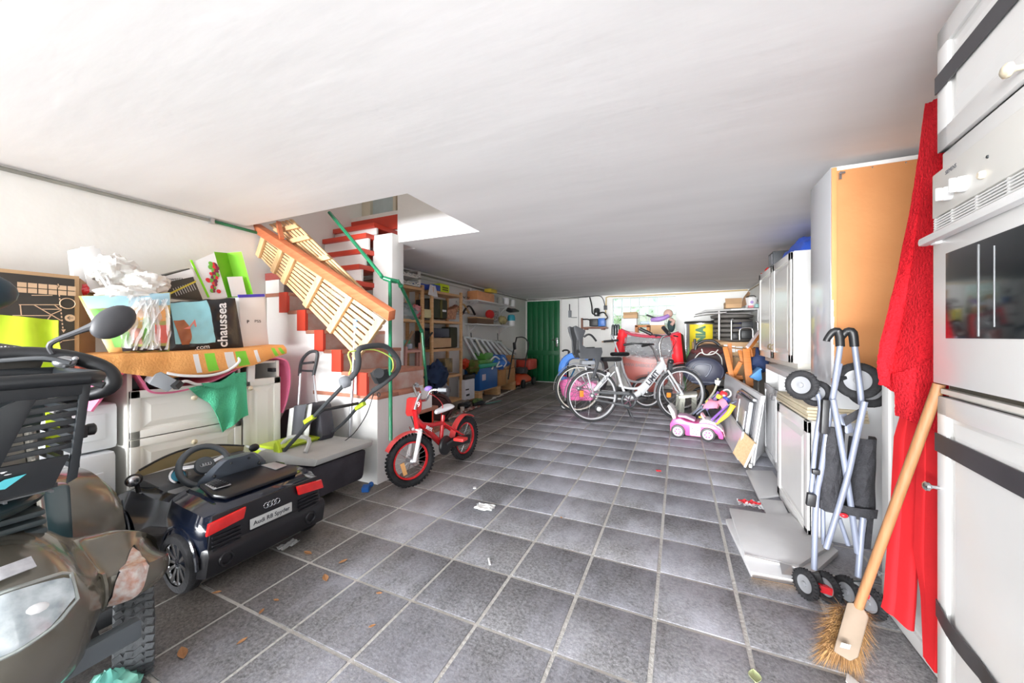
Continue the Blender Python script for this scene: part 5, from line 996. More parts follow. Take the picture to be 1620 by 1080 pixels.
obj('sticker', MB().slab([(-2.205, YC - 0.17, 0.292), (-2.205, YC - 0.06, 0.292), (-2.213, YC - 0.06, 0.315), (-2.213, YC - 0.17, 0.315)], 0.006, (1, 0, 0.3)), mat('grey_sticker', (0.5, 0.5, 0.5), 0.5), dash)
obj('gauge', MB().lathe([(0.038, 0), (0.038, 0.008), (0.030, 0.01), (0.028, 0.004)], (-2.235, YC - 0.12, 0.365), (1, 0, 0.6), 24), chrome, dash); obj('gauge_face', MB().lathe([(0.027, 0), (0.026, 0.002)], (-2.230, YC - 0.12, 0.369), (1, 0, 0.6), 24), mat('gauge_blue', (0.10, 0.42, 0.60), 0.3), dash)
swl = obj('steering_wheel', MB().torus((-2.19, YC - 0.03, 0.395), (1, -0.25, 0.55), 0.098, 0.015, 36, 10), mat('wheel_grey', (0.075, 0.085, 0.095), 0.45), tc)
obj('wheel_hub', MB().lathe([(0.040, -0.012), (0.045, 0), (0.038, 0.012), (0.01, 0.016)], (-2.19, YC - 0.03, 0.395), (1, -0.25, 0.55), 24), mat('wheel_grey', (0.075, 0.085, 0.095)), swl)
for ang in (0.2, 2.9, 4.7):
    ax = V((1, -0.25, 0.55)).normalized(); q = V((0, 1, 0)); q = (q - ax * q.dot(ax)).normalized(); t = ax.cross(q); d_ = q * math.cos(ang) + t * math.sin(ang)
    obj('wheel_spoke', MB().bar(V((-2.19, YC - 0.03, 0.395)) + d_ * 0.03, V((-2.19, YC - 0.03, 0.395)) + d_ * 0.092, 0.018, 0.01, tuple(ax), 0.003), chrome if ang != 4.7 else alu, swl)
for k in range(4): obj('emblem_ring', MB().torus((-2.172, YC - 0.050 + k * 0.011, 0.405), (1, -0.25, 0.55), 0.0075, 0.0012, 16, 5), chrome, swl)
wsf = obj('windscreen', MB().grid(lambda u, v_: (-2.36 - 0.05 * math.sin(PI * u) + 0.04 * v_, YC - 0.25 + 0.50 * u + (0.02 - 0.04 * u) * v_, 0.35 + 0.085 * v_ * (0.35 + 0.65 * math.sin(PI * min(1, max(0, 0.1 + 0.85 * u)))) + 0.02), 20, 4, 0.003), mat('amber_tinted_screen', (0.66, 0.52, 0.27), 0.15, alpha=0.85), tc, 'amber tinted windscreen')
obj('windscreen_frame', MB().tube([(-2.36 - 0.05 * math.sin(PI * u) + 0.04, YC - 0.25 + 0.50 * u + 0.02 - 0.04 * u, 0.37 + 0.085 * (0.35 + 0.65 * math.sin(PI * min(1, 0.1 + 0.85 * u)))) for u in [k / 14 for k in range(15)]], 0.005, 6), black, wsf)
obj('wing_mirror', MB().ball((-2.26, YC - 0.27, 0.395), (0.022, 0.032, 0.028)).bar((-2.27, YC - 0.25, 0.33), (-2.265, YC - 0.26, 0.38), 0.012), black, tc); obj('mirror_glass', MB().ball((-2.243, YC - 0.278, 0.397), (0.008, 0.024, 0.022)), chrome, tc)
obj('wing_mirror', MB().ball((-2.26, YC + 0.25, 0.40), (0.02, 0.028, 0.022)).bar((-2.27, YC + 0.23, 0.33), (-2.265, YC + 0.24, 0.38), 0.012), black, tc)
for (x, s_) in ((-1.865, -1), (-2.42, -1), (-1.865, 1), (-2.42, 1)):
    yw = YC + s_ * 0.262
    whl = obj('wheel', MB().lathe([(0.085, -0.03), (0.112, -0.028), (0.12, -0.018), (0.122, 0), (0.12, 0.018), (0.112, 0.028), (0.085, 0.03)], (x, yw, 0.122), (0, s_, 0), 32, caps=False), rubber, tc)
    obj('rim', MB().torus((x, yw + s_ * 0.020, 0.122), (0, 1, 0), 0.084, 0.007, 30, 6).lathe([(0.08, 0.0), (0.02, 0.006)], (x, yw, 0.122), (0, s_, 0), 20), chrome, whl)
    for k in range(10):
        a = 2 * PI * k / 10; d_ = V((math.cos(a), 0, math.sin(a))); t2 = V((-math.sin(a), 0, math.cos(a)))
        obj('spoke', MB().slab([V((x, yw + s_ * 0.012, 0.122)) + d_ * 0.018 - t2 * 0.005, V((x, yw + s_ * 0.020, 0.122)) + d_ * 0.084 - t2 * 0.011, V((x, yw + s_ * 0.020, 0.122)) + d_ * 0.084 + t2 * 0.006, V((x, yw + s_ * 0.012, 0.122)) + d_ * 0.018 + t2 * 0.005], 0.008, (0, s_, 0), 0.001), chrome, whl)
    obj('arch_trim', MB().tube([(x + 0.135 * math.cos(a), YC + s_ * 0.276, 0.122 + 0.145 * math.sin(a)) for a in [PI * k / 12 for k in range(13)]], 0.007, 6), carp, tc)
solo('paper_scrap', 'crumpled white paper scrap on the floor under the toy car bumper', 'paper', MB().grid(lambda u, v_: V((-1.775,1.206,0.008)) + V(((u - 0.5) * 0.05, (v_ - 0.5) * 0.09, 0.008 * noise(u * 7, v_ * 9) + 0.004)), 8, 8, 0.001), mat('grey_paper', (0.62, 0.62, 0.6), 0.8))


# ================================================================ MOBILITY SCOOTER (heading towards +X, half of it out of frame)
bz = mat('bronze_metallic', (0.13, 0.118, 0.092), 0.25, 0.25, var=0.10, coat=0.7)
YS = 0.27
sc_ = thing('mobility_scooter', 'bronze brown mobility scooter with black front basket, headlight and round mirror', 'mobility scooter', (-1.9, YS, 0))
def fprof(yp):
    """front shell profile at distance yp from the middle: ring in X,Z"""
    yp = abs(yp)
    def ip(L):
        for (a, va), (b, vb) in zip(L, L[1:]):
            if yp <= b: return va + (vb - va) * ((yp - a) / (b - a))
        return L[-1][1]
    xf = ip([(0, -1.27), (0.10, -1.285), (0.15, -1.36), (0.18, -1.40), (0.22, -1.37), (0.30, -1.40), (0.345, -1.47)])
    zt = ip([(0, 0.565), (0.08, 0.555), (0.13, 0.52), (0.165, 0.465), (0.20, 0.46), (0.26, 0.46), (0.31, 0.44), (0.345, 0.39)])
    zb = ip([(0, 0.20), (0.12, 0.22), (0.17, 0.30), (0.22, 0.29), (0.30, 0.29), (0.345, 0.30)])
    xb = ip([(0, -1.72), (0.15, -1.72), (0.345, -1.62)])
    zm = zb + (zt - zb) * 0.45
    return [(xb, zt - 0.02), (xb + 0.12, zt + 0.0), (xf - 0.16, zt - 0.015), (xf - 0.06, zt - 0.055), (xf, zm + 0.04), (xf + 0.005, zm - 0.02), (xf - 0.02, zb + 0.02), (xf - 0.06, zb), (xf - 0.08, zb + 0.03), (xf - 0.05, zm), (xf - 0.12, zt - 0.09), (xb + 0.1, zt - 0.04)]
ys = [-0.345, -0.33, -0.30, -0.26, -0.22, -0.19, -0.175, -0.15, -0.12, -0.08, 0, 0.08, 0.12, 0.15, 0.175, 0.19, 0.22, 0.26, 0.30, 0.33, 0.345]
cw_ = MB().loft([[(x, YS + y, z) for x, z in fprof(y)] for y in ys]).subsurf(1)
obj('front_fairing', cw_, bz, sc_)
def onf(yp, k, e=0.006):
    """a point on the fairing face: k 0 at its bottom edge, 1 at the crest"""
    L = fprof(yp)[1:8][::-1]; t = k * (len(L) - 1); i = min(int(t), len(L) - 2); a, b = L[i], L[i + 1]; f_ = t - i
    return V((a[0] + (b[0] - a[0]) * f_ + e, YS + yp, a[1] + (b[1] - a[1]) * f_))
lens = mat('headlight_lens', (0.60, 0.65, 0.67), 0.08, c2=(0.25, 0.30, 0.32), scale=26, coat=1.0, spec=0.8)
hl = obj('headlight', MB().grid(lambda u, v_: onf(-0.06 + 0.152 * u, 0.47 + 0.09 * u ** 3 + (0.18 - 0.11 * u ** 3) * v_, 0.010 + 0.004 * math.sin(PI * v_)), 14, 8, 0.006), lens, sc_, 'clear headlight lens')
obj('headlight_rim', MB().tube([onf(-0.06 + 0.155 * u, 0.46 + 0.09 * u ** 3, 0.010) for u in [k / 10 for k in range(11)]] + [onf(-0.06 + 0.155 * u, 0.66 - 0.01 * u, 0.010) for u in [1 - k / 10 for k in range(0, 11)]], 0.004, 6), mat('pale_rim', (0.35, 0.38, 0.36), 0.2, 0.4), hl)
obj('reflector', MB().ball(onf(0.03, 0.56, 0.002), (0.012, 0.026, 0.018)), whitep, hl)
ind = obj('indicator_light', MB().grid(lambda u, v_: onf(0.178 + 0.085 * u + 0.017 * math.sin(PI * u) * (v_ - 0.5) * 2, 0.17 + 0.58 * u - 0.11 * math.sin(PI * u) * (v_ - 0.5) * 2, 0.008), 16, 8, 0.004), mat('clear_amber_lens', (0.62, 0.60, 0.57), 0.1, c2=(0.46, 0.22, 0.15), scale=55, coat=1.0), sc_, 'clear and orange turn indicator')
obj('white_sticker', MB().grid(lambda u, v_: onf(-0.04 + 0.09 * u, 0.70 + 0.06 * v_ + 0.02 * u, 0.011), 10, 4, 0.002), mat('scuffed_white', (0.76, 0.76, 0.78), 0.5, c2=(0.45, 0.45, 0.48), scale=30), sc_, 'scuffed white sticker')
obj('fairing_ridge', MB().tube([onf(0.17, 0.08 + 0.09 * k, 0.004) for k in range(9)], 0.006, 6), bz, sc_)
obj('bumper', MB().bar((-1.335, -0.10, 0.245), (-1.365, 0.50, 0.245), 0.035, 0.055, (0, 0, 1), 0.01), mat('slate_plastic', (0.09, 0.105, 0.115), 0.5), sc_)
obj('bumper_mount', MB().bar((-1.38, 0.42, 0.25), (-1.5, 0.42, 0.33), 0.02).bar((-1.38, 0.2, 0.25), (-1.5, 0.2, 0.33), 0.02), black, sc_)
for s_ in (1, -1):
    wy = YS + s_ * 0.288
    t = obj('wheel', MB().lathe([(0.075, -0.042), (0.118, -0.044), (0.133, -0.040), (0.139, -0.026), (0.141, 0), (0.139, 0.026), (0.133, 0.040), (0.118, 0.044), (0.075, 0.042)], (-1.555, wy, 0.141), (0.34, 0.94, 0), 40, caps=False), mat('dusty_tyre', (0.075, 0.08, 0.085), 0.7, var=0.3, scale=20, bump=0.3, bscale=80), sc_)
    obj('hub', MB().lathe([(0.078, -0.04), (0.05, -0.03), (0.02, -0.045), (0.005, -0.05)], (-1.555, wy, 0.141), (-0.34 * s_, -0.94 * s_, 0), 24).lathe([(0.078, -0.03), (0.078, 0.03)], (-1.555, wy, 0.141), (0.34, 0.94, 0), 24), alu, t)
    bl = MB()
    for k in range(40):
        a = 2 * PI * k / 40; d_ = V((0.94 * math.cos(a), -0.34 * math.cos(a), math.sin(a))); d2 = V((0.94 * math.cos(a + 0.05), -0.34 * math.cos(a + 0.05), math.sin(a + 0.05)))
        for y0, y1, q in ((-0.041, -0.024, 0), (-0.020, -0.003, 1), (0.001, 0.018, 0), (0.021, 0.040, 1)):
            dd, de = (d_, d2) if q == 0 else (d2, d_)
            c0 = V((-1.555, wy, 0.141))
            A = c0 + dd * 0.141 + V((0.34, 0.94, 0)) * y0; B = c0 + de * 0.141 + V((0.34, 0.94, 0)) * y1; bl.bar(A - d_ * 0.001, B - d_ * 0.001, 0.016, 0.005, tuple(d_))
    o = obj('tread_block', bl, mat('dusty_tyre', (0.075, 0.08, 0.085)), t); o['kind'] = 'stuff'
obj('lens_rim', MB().tube([onf(0.178 + 0.085 * u - 0.017 * math.sin(PI * u), 0.17 + 0.58 * u + 0.11 * math.sin(PI * u), 0.009) for u in [k / 10 for k in range(11)]] + [onf(0.178 + 0.085 * u + 0.017 * math.sin(PI * u), 0.17 + 0.58 * u - 0.11 * math.sin(PI * u), 0.009) for u in [1 - k / 10 for k in range(1, 10)]], 0.003, 6, closed=True), black, ind)
# steering column, bellows, footwell
obj('steering_column', MB().slab([(-1.60, 0.16, 0.50), (-1.60, 0.44, 0.50), (-1.66, 0.43, 0.80), (-1.66, 0.17, 0.80)], 0.07, (-1, 0, 0), 0.02), mat('bronze_grey', (0.20, 0.185, 0.155), 0.35, 0.3, var=0.2, coat=0.4, stretch=(3, 3, 0.6)), sc_)
obj('column_edge', MB().bar((-1.60, 0.445, 0.50), (-1.655, 0.435, 0.80), 0.016, 0.05, (1, 0, 0), 0.006), mat('polished_bronze', (0.35, 0.33, 0.29), 0.1, 0.7), sc_)
bw_ = MB()
for k in range(4): bw_.box((-1.70, 0.12, 0.505 + k * 0.022), (-1.52 - 0.008 * k, 0.44, 0.522 + k * 0.022), None, 0.008)
o = obj('bellows', bw_, mat('dark_rubber_boot', (0.04, 0.055, 0.06), 0.5), sc_)
obj('footwell_panel', MB().slab([(-1.80, 0.42, 0.30), (-1.78, 0.50, 0.30), (-1.82, 0.50, 0.565), (-1.84, 0.42, 0.575)], 0.06, (-1, 0, 0), 0.012), mat('dark_teal_plastic', (0.012, 0.03, 0.035), 0.3, coat=0.4), sc_)
obj('footwell_panel', MB().slab([(-1.84, 0.34, 0.30), (-1.84, 0.44, 0.30), (-1.88, 0.44, 0.56), (-1.88, 0.34, 0.57)], 0.04, (-1, 0, 0), 0.012), mat('dark_teal_plastic', (0.012, 0.03, 0.035)), sc_)
obj('floor_deck', MB().box((-2.3, -0.02, 0.14), (-1.62, 0.56, 0.20), None, 0.02), black, sc_)
obj('rear_body', MB().loft([[(x0, y, z) for (y, z) in ((0.0, 0.2), (0.62, 0.2), (0.68, 0.28), (0.68, zt - 0.06), (0.62, zt), (0.0, zt))] for (x0, zt) in ((-2.50, 0.38), (-2.42, 0.50), (-2.30, 0.545), (-2.2, 0.55), (-2.06, 0.545), (-1.96, 0.49), (-1.90, 0.36))]).subsurf(1), bz, sc_)
obj('red_lever', MB().lathe([(0.012, 0), (0.010, 0.02), (0.006, 0.03)], (-2.02, 0.46, 0.495), (0, 0, 1), 12), red, sc_, 'small red lever knob')
obj('orange_reflector', MB().bar((-2.02, 0.30, 0.487), (-2.0, 0.50, 0.494), 0.03, 0.01), mat('amber', (0.6, 0.2, 0.04), 0.2), sc_)
for s_ in (1, -1): obj('rear_wheel', MB().lathe([(0.08, -0.05), (0.14, -0.05), (0.152, 0), (0.14, 0.05), (0.08, 0.05)], (-2.38, YS + s_ * 0.25, 0.153), (0, 1, 0), 32).lathe([(0.07, -0.04), (0.06, 0.04)], (-2.38, YS + s_ * 0.25, 0.153), (0, 1, 0), 20), rubber, sc_)
obj('seat', MB().box((-2.45, 0.02, 0.66), (-2.05, 0.50, 0.76), None, 0.04), black, sc_); obj('seat_post', MB().tube([(-2.25, 0.27, 0.55), (-2.25, 0.27, 0.68)], 0.03, 10), dkgrey, sc_)
obj('backrest', MB().box((-2.30, 0.04, 0.74), (-2.23, 0.50, 1.10), None, 0.04), black, sc_)
obj('headrest', MB().ball((-2.21, 0.33, 1.205), (0.06, 0.15, 0.085), 20, 12), mat('blue_black_leather', (0.02, 0.045, 0.065), 0.4, var=0.15), sc_)
# basket
bk = mat('black_basket_plastic', (0.016, 0.019, 0.022), 0.42, var=0.15)
bsk = obj('front_basket', MB().slab([(-1.66, 0.05, 0.72), (-1.66, 0.42, 0.72), (-1.70, 0.47, 0.95), (-1.70, 0.0, 0.95)], 0.006, (-1, 0.1, 0), 0.002), mat('basket_inner', (0.02, 0.03, 0.034), 0.5), sc_)
RX0, RX1 = -1.70, -1.395
obj('basket_rim', MB().tube([(RX1, 0.02, 0.968), (RX1, 0.452, 0.968), (RX1 - 0.02, 0.475, 0.968), (RX0, 0.475, 0.968), (RX0, 0.0, 0.968)], 0.017, 10, closed=False), bk, bsk)
fr_ = MB()       # slotted front: bars across dark gaps
def bx(y, z): return (RX1 - 0.006 - (0.968 - z) * 0.10, y, z)
fr_.slab([bx(0.0, 0.70), bx(0.40, 0.70), bx(0.425, 0.775), bx(0.0, 0.775)], 0.012, (1, 0, 0), 0.003)
fr_.slab([bx(0.0, 0.925), bx(0.452, 0.925), bx(0.455, 0.965), bx(0.0, 0.965)], 0.012, (1, 0, 0), 0.003)
fr_.slab([bx(0.422, 0.70), bx(0.44, 0.71), bx(0.458, 0.965), bx(0.440, 0.965)], 0.012, (1, 0, 0), 0.003)
fr_.slab([bx(0.24, 0.775), bx(0.32, 0.775), bx(0.37, 0.93), bx(0.345, 0.93), bx(0.30, 0.90), bx(0.28, 0.84)], 0.010, (1, 0, 0), 0.002)
fr_.slab([bx(0.0, 0.775), bx(0.245, 0.775), bx(0.30, 0.85), bx(0.31, 0.93), bx(0.0, 0.93)], 0.004, (-1, 0, 0))
for k in range(7): z = 0.79 + 0.0205 * k; fr_.bar(bx(0.325 + 0.004 * k, z), bx(0.445, z + 0.008), 0.010, 0.0125, (0, 0, 1), 0.002)
obj('slotted_front', fr_, bk, bsk)
sd = MB(); 
for k in range(6): sd.bar((RX1 - 0.03, 0.440 + 0.003 * k, 0.74 + k * 0.035), (RX0, 0.445 + 0.003 * k, 0.74 + k * 0.035), 0.012, 0.014)
obj('slotted_side', sd, bk, bsk)
obj('round_panel', MB().ball(bx(0.16, 0.885), (0.012, 0.10, 0.065)), mat('basket_disc', (0.06, 0.085, 0.095), 0.45), bsk)
obj('basket_floor', MB().slab([(-1.43, 0.03, 0.695), (-1.43, 0.41, 0.695), (-1.68, 0.43, 0.715), (-1.68, 0.03, 0.715)], 0.01, (0, 0, 1)), bk, bsk)
lat = MB()
for k in range(7): lat.bar((-1.43 - 0.02 * k, 0.05, 0.69 - 0.003 * k), (-1.43 - 0.02 * k, 0.40, 0.692 - 0.003 * k), 0.004, 0.004)
for k in range(5): lat.bar((-1.425, 0.12 + 0.07 * k, 0.688), (-1.60, 0.12 + 0.07 * k, 0.67), 0.005, 0.006)
obj('basket_lattice', lat, mat('lattice_grey', (0.09, 0.095, 0.10), 0.4), bsk)
sb2 = MB(); sb2.ball((-1.56, 0.22, 0.66), (0.13, 0.20, 0.05), 24, 12); obj('underside_tray', sb2, mat('dark_teal_plastic', (0.012, 0.03, 0.035)), bsk)
sc2 = MB(); rnd = random.Random(8)
for k in range(14): p = V(bx(0.20 + 0.13 * rnd.random(), 0.752 + 0.02 * rnd.random())) + V((0.013, 0, 0)); sc2.ball(p, (0.0008, 0.002 + 0.006 * rnd.random(), 0.0012), 6, 4)
o = obj('scratches', sc2, whitep, bsk); o['kind'] = 'stuff'
# dashboard, handlebar loop and mirror
obj('dashboard_cowl', MB().slab([(-1.72, 0.10, 0.94), (-1.72, 0.41, 0.94), (-1.725, 0.425, 0.985), (-1.74, 0.39, 1.02), (-1.745, 0.32, 1.038), (-1.745, 0.10, 1.045)], 0.06, (-1, 0, 0), 0.012), mat('warm_grey_cowl', (0.09, 0.083, 0.072), 0.4, 0.1, var=0.05), sc_)
text('pilife', 0.028, whitep, sc_, (-1.712, 0.350, 1.012), (0.04, 1, -0.12), (0, 0.12, 1), 0.0006, bold=0.0004)
obj('handlebar', MB().tube([(-1.72, 0.34, 0.995), (-1.70, 0.42, 1.0), (-1.66, 0.50, 0.985), (-1.62, 0.555, 0.95), (-1.60, 0.565, 0.905), (-1.64, 0.54, 0.875), (-1.70, 0.47, 0.865)], 0.021, 12, smooth_path=5), black, sc_)
obj('brake_lever', MB().tube([(-1.66, 0.37, 0.985), (-1.60, 0.43, 0.99), (-1.57, 0.47, 0.975)], 0.006, 8, smooth_path=4), dkgrey, sc_)
obj('lever_clamp', MB().ball((-1.63, 0.475, 0.975), (0.02, 0.025, 0.018)).ball((-1.61, 0.49, 0.985), 0.007), alu, sc_)
obj('speed_lever', MB().tube([(-1.58, 0.485, 0.93), (-1.55, 0.53, 0.905)], 0.010, 8), black, sc_)
obj('mirror_stalk', MB().tube([(-1.66, 0.46, 1.0), (-1.655, 0.455, 1.03), (-1.62, 0.50, 1.065), (-1.60, 0.53, 1.085)], [0.006, 0.007, 0.008, 0.014], 8, smooth_path=4), mat('mirror_grey', (0.05, 0.05, 0.055), 0.5), sc_)
obj('mirror_housing', MB().ball((-1.60, 0.567, 1.095), (0.025, 0.042, 0.062), 20, 12, (-0.75, 0, 0)), mat('mirror_grey', (0.09, 0.09, 0.095)), sc_)
obj('side_post', MB().tube([(-1.70, 0.49, 0.90), (-1.70, 0.49, 0.72)], 0.018, 10).tube([(-1.68, 0.47, 0.74), (-1.68, 0.47, 0.665)], 0.016, 10), black, sc_)
obj('clamp_knob', MB().bar((-1.69, 0.50, 0.755), (-1.69, 0.535, 0.755), 0.035, 0.04, (0, 0, 1), 0.006).lathe([(0.016, 0), (0.019, 0.006), (0.019, 0.016), (0.014, 0.02)], (-1.69, 0.535, 0.757), (0, 1, 0), 10), black, sc_)
obj('reflective_tag', MB().slab([(-1.655, 0.445, 0.72), (-1.65, 0.472, 0.72), (-1.65, 0.470, 0.80), (-1.655, 0.445, 0.84)], 0.003, (1, 0, 0)), yellow, sc_)
solo('leaf', 'turquoise leaf shaped plastic piece caught in the black basket', 'plastic piece', MB().slab([bx(0.258, 0.705), bx(0.285, 0.70), bx(0.315, 0.725), bx(0.285, 0.722)], 0.003, (1, 0, 0)).add([], []), mat('turquoise', (0.10, 0.55, 0.62), 0.4)).location = (0.02, 0, 0)
for o in sc_.children:
    k_ = o.name.split('.')[0]
    if k_ in ('front_basket', 'handlebar', 'brake_lever', 'lever_clamp', 'speed_lever', 'mirror_stalk', 'mirror_housing', 'side_post', 'clamp_knob', 'reflective_tag'): o.location.y -= 0.04
    if k_ == 'front_basket': o.location.z -= 0.025
    if k_ in ('steering_column', 'column_edge', 'bellows'): o.location.y -= 0.06
# hi-vis vest draped over the backrest
hv = thing('hi_vis_vest', 'fluorescent yellow vest draped over the scooter backrest', 'vest', (-2.2, 0.4, 1.1))
TV = [(-2.215, 0.20, 1.135), (-2.212, 0.42, 1.13), (-2.21, 0.52, 1.118), (-2.205, 0.572, 1.112)]; BV = [(-2.19, 0.20, 0.86), (-2.185, 0.42, 0.86), (-2.18, 0.54, 0.87), (-2.18, 0.60, 0.88)]
obj('front', MB().grid(lambda u, v_: lerp(pl(TV, u), pl(BV, u), v_) + V((0.012 * math.sin(u * 13 + v_) + 0.004 * noise(u * 9, v_ * 7), -0.012 * math.sin(PI * v_) * u, 0)), 30, 20, 0.004), mat('fluorescent_yellow', (0.62, 0.80, 0.03), 0.8, var=0.05), hv)
obj('rear', MB().grid(lambda u, v_: lerp(pl(TV, u), pl(BV, u) + V((-0.14, 0, 0)), v_) + V((-0.01, 0, 0)), 10, 6, 0.004), mat('fluorescent_yellow', (0.62, 0.8, 0.03)), hv)
obj('reflective_stripe', MB().grid(lambda u, v_: lerp(pl(TV, 0.10 + 0.12 * u), pl(BV, 0.10 + 0.12 * u), v_) + V((0.016, 0, 0)), 4, 14, 0.002), mat('retro_grey', (0.62, 0.66, 0.55), 0.4), hv)
# crumpled green bag behind the front wheel
gbg = thing('plastic_bag', 'crumpled turquoise green plastic bag on the floor behind the scooter front wheel', 'bag', (-1.46, 0.47, 0)); obj('body', crumple((-1.445, 0.465, 0.065), (0.05, 0.06, 0.055), 9, n=26), mat('turquoise_bag', (0.12, 0.50, 0.42), 0.35, c2=(0.3, 0.66, 0.5), scale=12), gbg); obj('label_print', MB().ball((-1.41, 0.47, 0.03), (0.012, 0.015, 0.015)), mat('lime_print', (0.1, 0.7, 0.1), 0.5), gbg)
# dry leaves and litter scattered on the tiles
lfm = mat('dry_leaf', (0.52, 0.27, 0.12), 0.8, c2=(0.36, 0.17, 0.07), scale=30)
LV = [(-1.629,1.205,'curled brown leaf by the toy car rear bumper'), (-1.42,1.229,'brown leaf below and right of the toy car bumper'), (-1.39,1.111,'brown leaf on the tile left of centre, near the joint crossing'), (-1.72,0.867,'small brown leaf beside the toy car wheel'), (-1.446,0.878,'small brown leaf on the diagonal tile joint'), (-1.455,0.94,'tiny brown leaf between the toy car and the open floor'), (-1.366,0.765,'pale brown leaf at the bottom left of the floor'), (-1.488,0.652,'large torn brown leaf beside the scooter tyre'), (-1.009,0.999,'small brown leaf near the bottom of the floor'), (-0.617,2.05,'small brown leaf in the middle of the floor'), (-1.112,1.139,'faded leaf fragment on a tile joint')]
for k, (x, y, lab) in enumerate(LV):
    c0 = (x, y, 0.0); s_ = (0.028, 0.022, 0.03, 0.018, 0.016, 0.014, 0.018, 0.034, 0.014, 0.012, 0.014)[k]; a0 = k * 1.3
    def lf(u, v_): 
        w_ = math.sin(PI * v_) * (u - 0.5) * 0.8; l_ = (v_ - 0.5) * 2
        return V(c0) + V((math.cos(a0) * l_ - math.sin(a0) * w_, math.sin(a0) * l_ + math.cos(a0) * w_, 0.35 * abs(w_) + 0.15 * l_ * l_ + 0.12)) * s_
    solo('dry_leaf', lab, 'leaf', MB().grid(lf, 6, 8, 0.0008), lfm)
mk = thing('face_mask', 'crumpled white face mask lying on the floor tiles', 'face mask', (-1.072, 1.954, 0.0)); mc_ = V((-1.072, 1.954, 0.0))
obj('body', MB().grid(lambda u, v_: mc_ + V(((u - 0.5) * 0.10, (v_ - 0.5) * 0.075 + 0.02 * u, 0.012 + 0.008 * math.sin(v_ * 16) + 0.006 * noise(u * 5, v_ * 3))), 12, 18, 0.002), mat('mask_white', (0.74, 0.74, 0.72), 0.8), mk)
obj('ear_loop', MB().tube([mc_ + V(p) for p in ((-0.05, 0.02, 0.01), (-0.075, 0.045, 0.004), (-0.06, 0.06, 0.004), (-0.03, 0.045, 0.012))], 0.0015, 5, smooth_path=4), whitep, mk)
solo('paper_scrap', 'tiny white scrap on the tile between mask and toy car', 'paper', MB().boxc(V((-1.283, 2.204, 0.0)) + V((0, 0, 0.004)), (0.02, 0.03, 0.005), (0, 0, 0.5), 0.001), whitep)
solo('paper_scrap', 'thin pale stick scrap on the tiles below the face mask', 'paper', MB().boxc(V((-0.801, 1.51, 0.0)) + V((0, 0, 0.004)), (0.008, 0.05, 0.005), (0, 0, 0.6), 0.001), whitep)
solo('red_scrap', 'tiny red scrap on the floor in front of the pink car', 'paper', MB().boxc(V((-0.14, 3.076, 0.0)) + V((0, 0, 0.005)), (0.035, 0.02, 0.008), (0, 0, 0.4), 0.002), red)


# ================================================================ BICYCLES AND TOYS IN THE MIDDLE
NRM = V((0.496, -0.868, 0)).normalized(); FWD = V((0.868, 0.496, 0)).normalized()
tyreg = mat('bike_tyre', (0.03, 0.03, 0.032), 0.7, var=0.2)
def bwheel(root, c_, ax, r_, tr=0.018, spokes=28, rimm=None, lab=None, tm_=None):
    c_ = V(c_); ax = V(ax).normalized()
    t = obj('wheel', MB().torus(c_, ax, r_ - tr, tr, 56, 8), tm_ or tyreg, root, lab)
    obj('rim', MB().torus(c_, ax, r_ - 2.1 * tr, tr * 0.62, 56, 6, 1.5), rimm or mat('bright_rim', (0.62, 0.62, 0.64), 0.35, 0.3), t)
    obj('hub', MB().lathe([(0.012, -0.045), (0.026, -0.035), (0.018, -0.02), (0.018, 0.02), (0.026, 0.035), (0.012, 0.045)], c_, ax, 14), alu, t)
    q = ax.orthogonal().normalized(); s_ = ax.cross(q); sp = MB()
    for k in range(spokes):
        a = 2 * PI * k / spokes; d_ = q * math.cos(a) + s_ * math.sin(a); e = q * math.cos(a + 0.5 * (-1) ** k) + s_ * math.sin(a + 0.5 * (-1) ** k)
        sp.tube([c_ + e * 0.022 + ax * 0.025 * (-1) ** k, c_ + d_ * (r_ - 2.3 * tr)], 0.0016, 4)
    o = obj('spokes', sp, chrome, t); o['kind'] = 'stuff'
    return t
def tb_(root, pts, r_, m, nm='frame_tube', sp=0, lab=None, n=10): return obj(nm, MB().tube(pts, r_, n, smooth_path=sp), m, root, lab)
def guard(root, c_, r_, a0, a1, m, w_=0.022):
    c_ = V(c_); pts = []
    return obj('mudguard', MB().grid(lambda u, v_: c_ + FWD * (r_ * math.cos(a0 + (a1 - a0) * u)) + V((0, 0, r_ * math.sin(a0 + (a1 - a0) * u))) + NRM * (v_ - 0.5) * 2 * w_ + (V((0, 0, 0.004)) if v_ == 0.5 else V((0, 0, 0))), 26, 2, 0.002), m, root)
sb = thing('bicycle', 'silver white city bicycle with thick frame lettering and a grey child seat', 'bicycle', (-0.97,4.506,0.32))
rc, fc = V((-0.963,4.51,0.328)), V((0.028,5.076,0.307)); rc.z = 0.325; fc.z = 0.325
bwheel(sb, rc, NRM, 0.325); bwheel(sb, fc, NRM, 0.325)
guard(sb, rc, 0.345, 0.5, 3.3, silver); guard(sb, fc, 0.345, 0.75, 3.3, silver)
bbk = V((-0.579,4.729,0.266))
downt = MB(); A_, B_ = V((-0.166,4.965,0.718)), V((-0.438,4.81,0.35))
downt.bar(A_, B_, 0.05, 0.10, tuple(NRM.cross(A_ - B_)), 0.02); dtb = obj('down_tube', downt, mat('white_silver_frame', (0.66, 0.67, 0.68), 0.25, 0.3, var=0.02, coat=0.5), sb)
frw = MATS['white_silver_frame']
tb_(sb, [B_, V((-0.522,4.761,0.297)), bbk], [0.038, 0.034, 0.026], frw)
